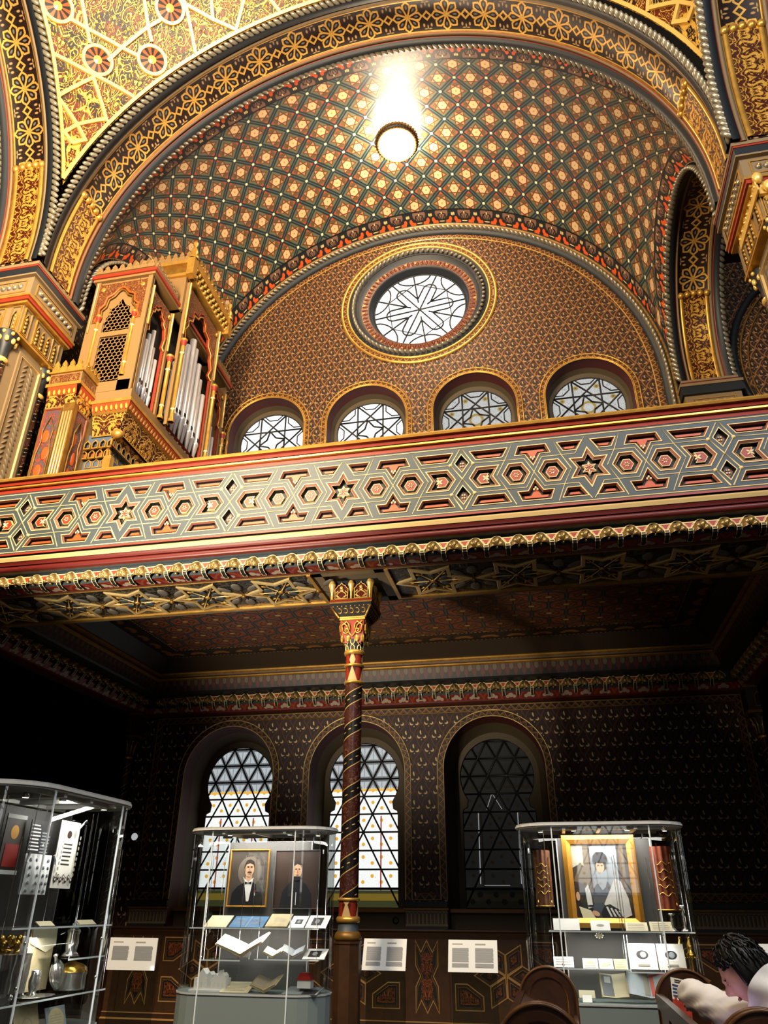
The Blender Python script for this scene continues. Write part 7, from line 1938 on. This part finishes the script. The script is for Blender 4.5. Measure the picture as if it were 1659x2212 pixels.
def col_(u, v): t = 2 * pi * u; r = .088 + .020 * v + .007 * sin(5 * t + 4 * v); return cN + (e1 * cos(t) + e2 * sin(t)) * r + ax * (.10 * v - .05 + .012 * sin(t * 2))
mb.grid(col_, 40, 8, 0, None, True, True); mb.grid(lambda u, v: cN + (col_(u, v) - cN) * .93, 40, 8, 1, None, True, True)
for k in range(4): mb.tube([V((.93 + .03 * k, -3.62 - .09 * j + .02 * k, 1.30 - .012 * (j - 2) ** 2 - .03 * k)) for j in range(6)], [.02, .035, .042, .042, .035, .02], 8, 0)
mb.build('hood', ['jacket_white', 'hood_lining'], T)
Vt = [PB + V((0, 0, -.02))]; Ed = []; Ra = [(.165, .14)]
for s_ in (-1, 1): add([(.97, -3.92 + s_ * .12, .64), (.70, -3.92 + s_ * .16, .625), (.71, -3.92 + s_ * .16, .34), (.70, -3.92 + s_ * .16, .12)], 0, [.115, .088, .075, .06])
skin_mesh('trousers', Vt, Ed, Ra, 0, 'trouser_dark', T)
for s_ in (-1, 1): mb = MB(); mb.ball((.65, -3.92 + s_ * .16, .05), .13, .05, .05, 14, 8); mb.build('shoe', 'black', T)
T = thing('phone', (.63, -3.74, 1.13), 'phone with lit screen held low by the seated person', 'phone')
fl = Flat((.60, -3.80, 1.09), (.25, .95, 0), (-.5, .1, .75), ['black', 'phone_screen']); emit_mat('phone_screen', lambda: ('c8a0ff', 9.)); fl = Flat((.60, -3.78, 1.10), (-.25, -.95, 0), (-.45, .1, .8), ['black', 'phone_screen'])
fl.slab(-.075, .075, -.036, .036, .008, 0); fl.build('body', T); fl.mb = MB(); fl.rect(-.068, .068, -.032, .032, 1); fl.build('screen', T)
# ---------------------------------------------------------------- lights and camera
def light(name, kind, loc, energy, col, size=.3, aim=None, spot=None, blend=.4, shape=None, sy=None):
    d = bpy.data.lights.new(name, kind); d.energy = energy; d.color = col
    if kind == 'AREA':
        d.size = size
        if shape: d.shape = shape
        if sy: d.shape = 'RECTANGLE'; d.size_y = sy
    else: d.shadow_soft_size = size
    if kind == 'SPOT': d.spot_size = radians(spot); d.spot_blend = blend
    o = bpy.data.objects.new(name, d); COL.objects.link(o); o.location = loc
    if aim is not None: o.rotation_euler = (V(aim) - V(loc)).to_track_quat('-Z', 'Y').to_euler()
    return o
WARM, COOL, WHITE = (1., .78, .50), (.78, .88, 1.), (1., .95, .88)
light('nave_lamp_light', 'AREA', (-4.6, -6.4, 9.0), 2000, WARM, 1.6, (-6.2, -.6, 9.5))
light('nave_lamp_light', 'AREA', (-.5, -8.5, 12.0), 800, (1., .84, .62), 3., (-1.5, 0, 10))
light('nave_daylight', 'AREA', (4.5, -8.6, 11.0), 560, COOL, 3., (.5, 0, 6))
light('gallery_front_light', 'SPOT', (-5.2, -5.4, 2.5), 1900, (1., .86, .62), .12, (-3.3, 1., 5.5), 46, .8)
light('gallery_fill', 'SPOT', (-5.0, -6.2, 2.2), 2300, (1., .87, .68), .2, (-3.3, .6, 5.0), 44, .9)  # unseen fill, put in to lift the dark beam and ceiling below the gallery
light('pew_fill', 'SPOT', (1.6, -6.6, 5.2), 260, (1., .97, .95), .15, (.85, -3.6, 1.2), 22, .7)  # added fill from above for the white jacket and the pews
light('phone_light', 'AREA', (.61, -3.76, 1.125), .5, (.78, .62, 1.), .1, (.74, -3.70, 1.38))
light('cornice_fill', 'SPOT', (1.2, -2.2, 3.0), 70, (1., .82, .55), .05, (3.3, 4.4, 4.6), 16, .6)  # unseen spot added to bring out the right corner cornice and column
light('pendentive_fill', 'AREA', (-4.2, -5.2, 11.5), 420, (1., .82, .55), .8, (-6.3, -1.2, 14.6))  # extra light added to make the left pendentive brighter
light('lectern_fill', 'SPOT', (-.5, -5.0, 4.6), 90, (.86, .93, 1.), .1, (-1.6, .6, 1.2), 50, .8)  # cool fill put in to brighten the lectern panels
for x, y, sx_, sy_, e in ((-2.285, -1.6, .7, .25, 9), (.335, -1.6, .7, .25, 8), (-2.52, -3.83, .08, .7, 10)):
    light('case_light', 'AREA', (x, y, 2.13), e, WHITE, sx_, (x, y, 0) if sx_ > .5 else (x - .14, y, 1.6), sy=sy_)
    light('shelf_fill', 'AREA', (x, y - .12 * (sx_ > .5), 1.475), e * .45, WHITE, sx_, (x, y + .03, 0) if sx_ > .5 else (x - .05, y, 1.), sy=min(sx_, sy_) * .5 if sx_ > .5 else sy_)  # added fill so the lower exhibits are as bright as the upper ones
W = bpy.data.worlds.new('World'); SC.world = W; W.use_nodes = True
W.node_tree.nodes['Background'].inputs[0].default_value = (1., .82, .6, 1); W.node_tree.nodes['Background'].inputs[1].default_value = .012

cam = bpy.data.cameras.new('camera'); co = bpy.data.objects.new('camera', cam); COL.objects.link(co)
cam.sensor_fit = 'HORIZONTAL'; cam.sensor_width = 36.; cam.lens = 36. * 1612.44 / 1659.; cam.clip_end = 100
yw, pt_, rl = 2.06681951e-01, 4.84501668e-01, 5.23255587e-03
Rz = Matrix(((cos(yw), sin(yw), 0), (-sin(yw), cos(yw), 0), (0, 0, 1))); B_ = Matrix(((1, 0, 0), (0, 0, -1), (0, 1, 0)))
Rx = Matrix(((1, 0, 0), (0, cos(pt_), sin(pt_)), (0, -sin(pt_), cos(pt_)))); Rr = Matrix(((cos(rl), -sin(rl), 0), (sin(rl), cos(rl), 0), (0, 0, 1)))
M3 = Rr @ Rx @ B_ @ Rz
R3 = Matrix((M3[0], -M3[1], -M3[2])).transposed()
co.matrix_world = Matrix.Translation((0, -7.8, 1.65)) @ R3.to_4x4()
SC.camera = co
SC.view_settings.view_transform = 'Standard'; SC.view_settings.look = 'None'; SC.view_settings.gamma = 1; SC.view_settings.use_curve_mapping = False
SC.view_settings.exposure = 0.
cy = SC.cycles; cy.max_bounces = 7; cy.diffuse_bounces = 3; cy.glossy_bounces = 3; cy.transmission_bounces = 4; cy.transparent_max_bounces = 14; cy.sample_clamp_indirect = 4.; cy.use_denoising = True; cy.caustics_reflective = False; cy.caustics_refractive = False
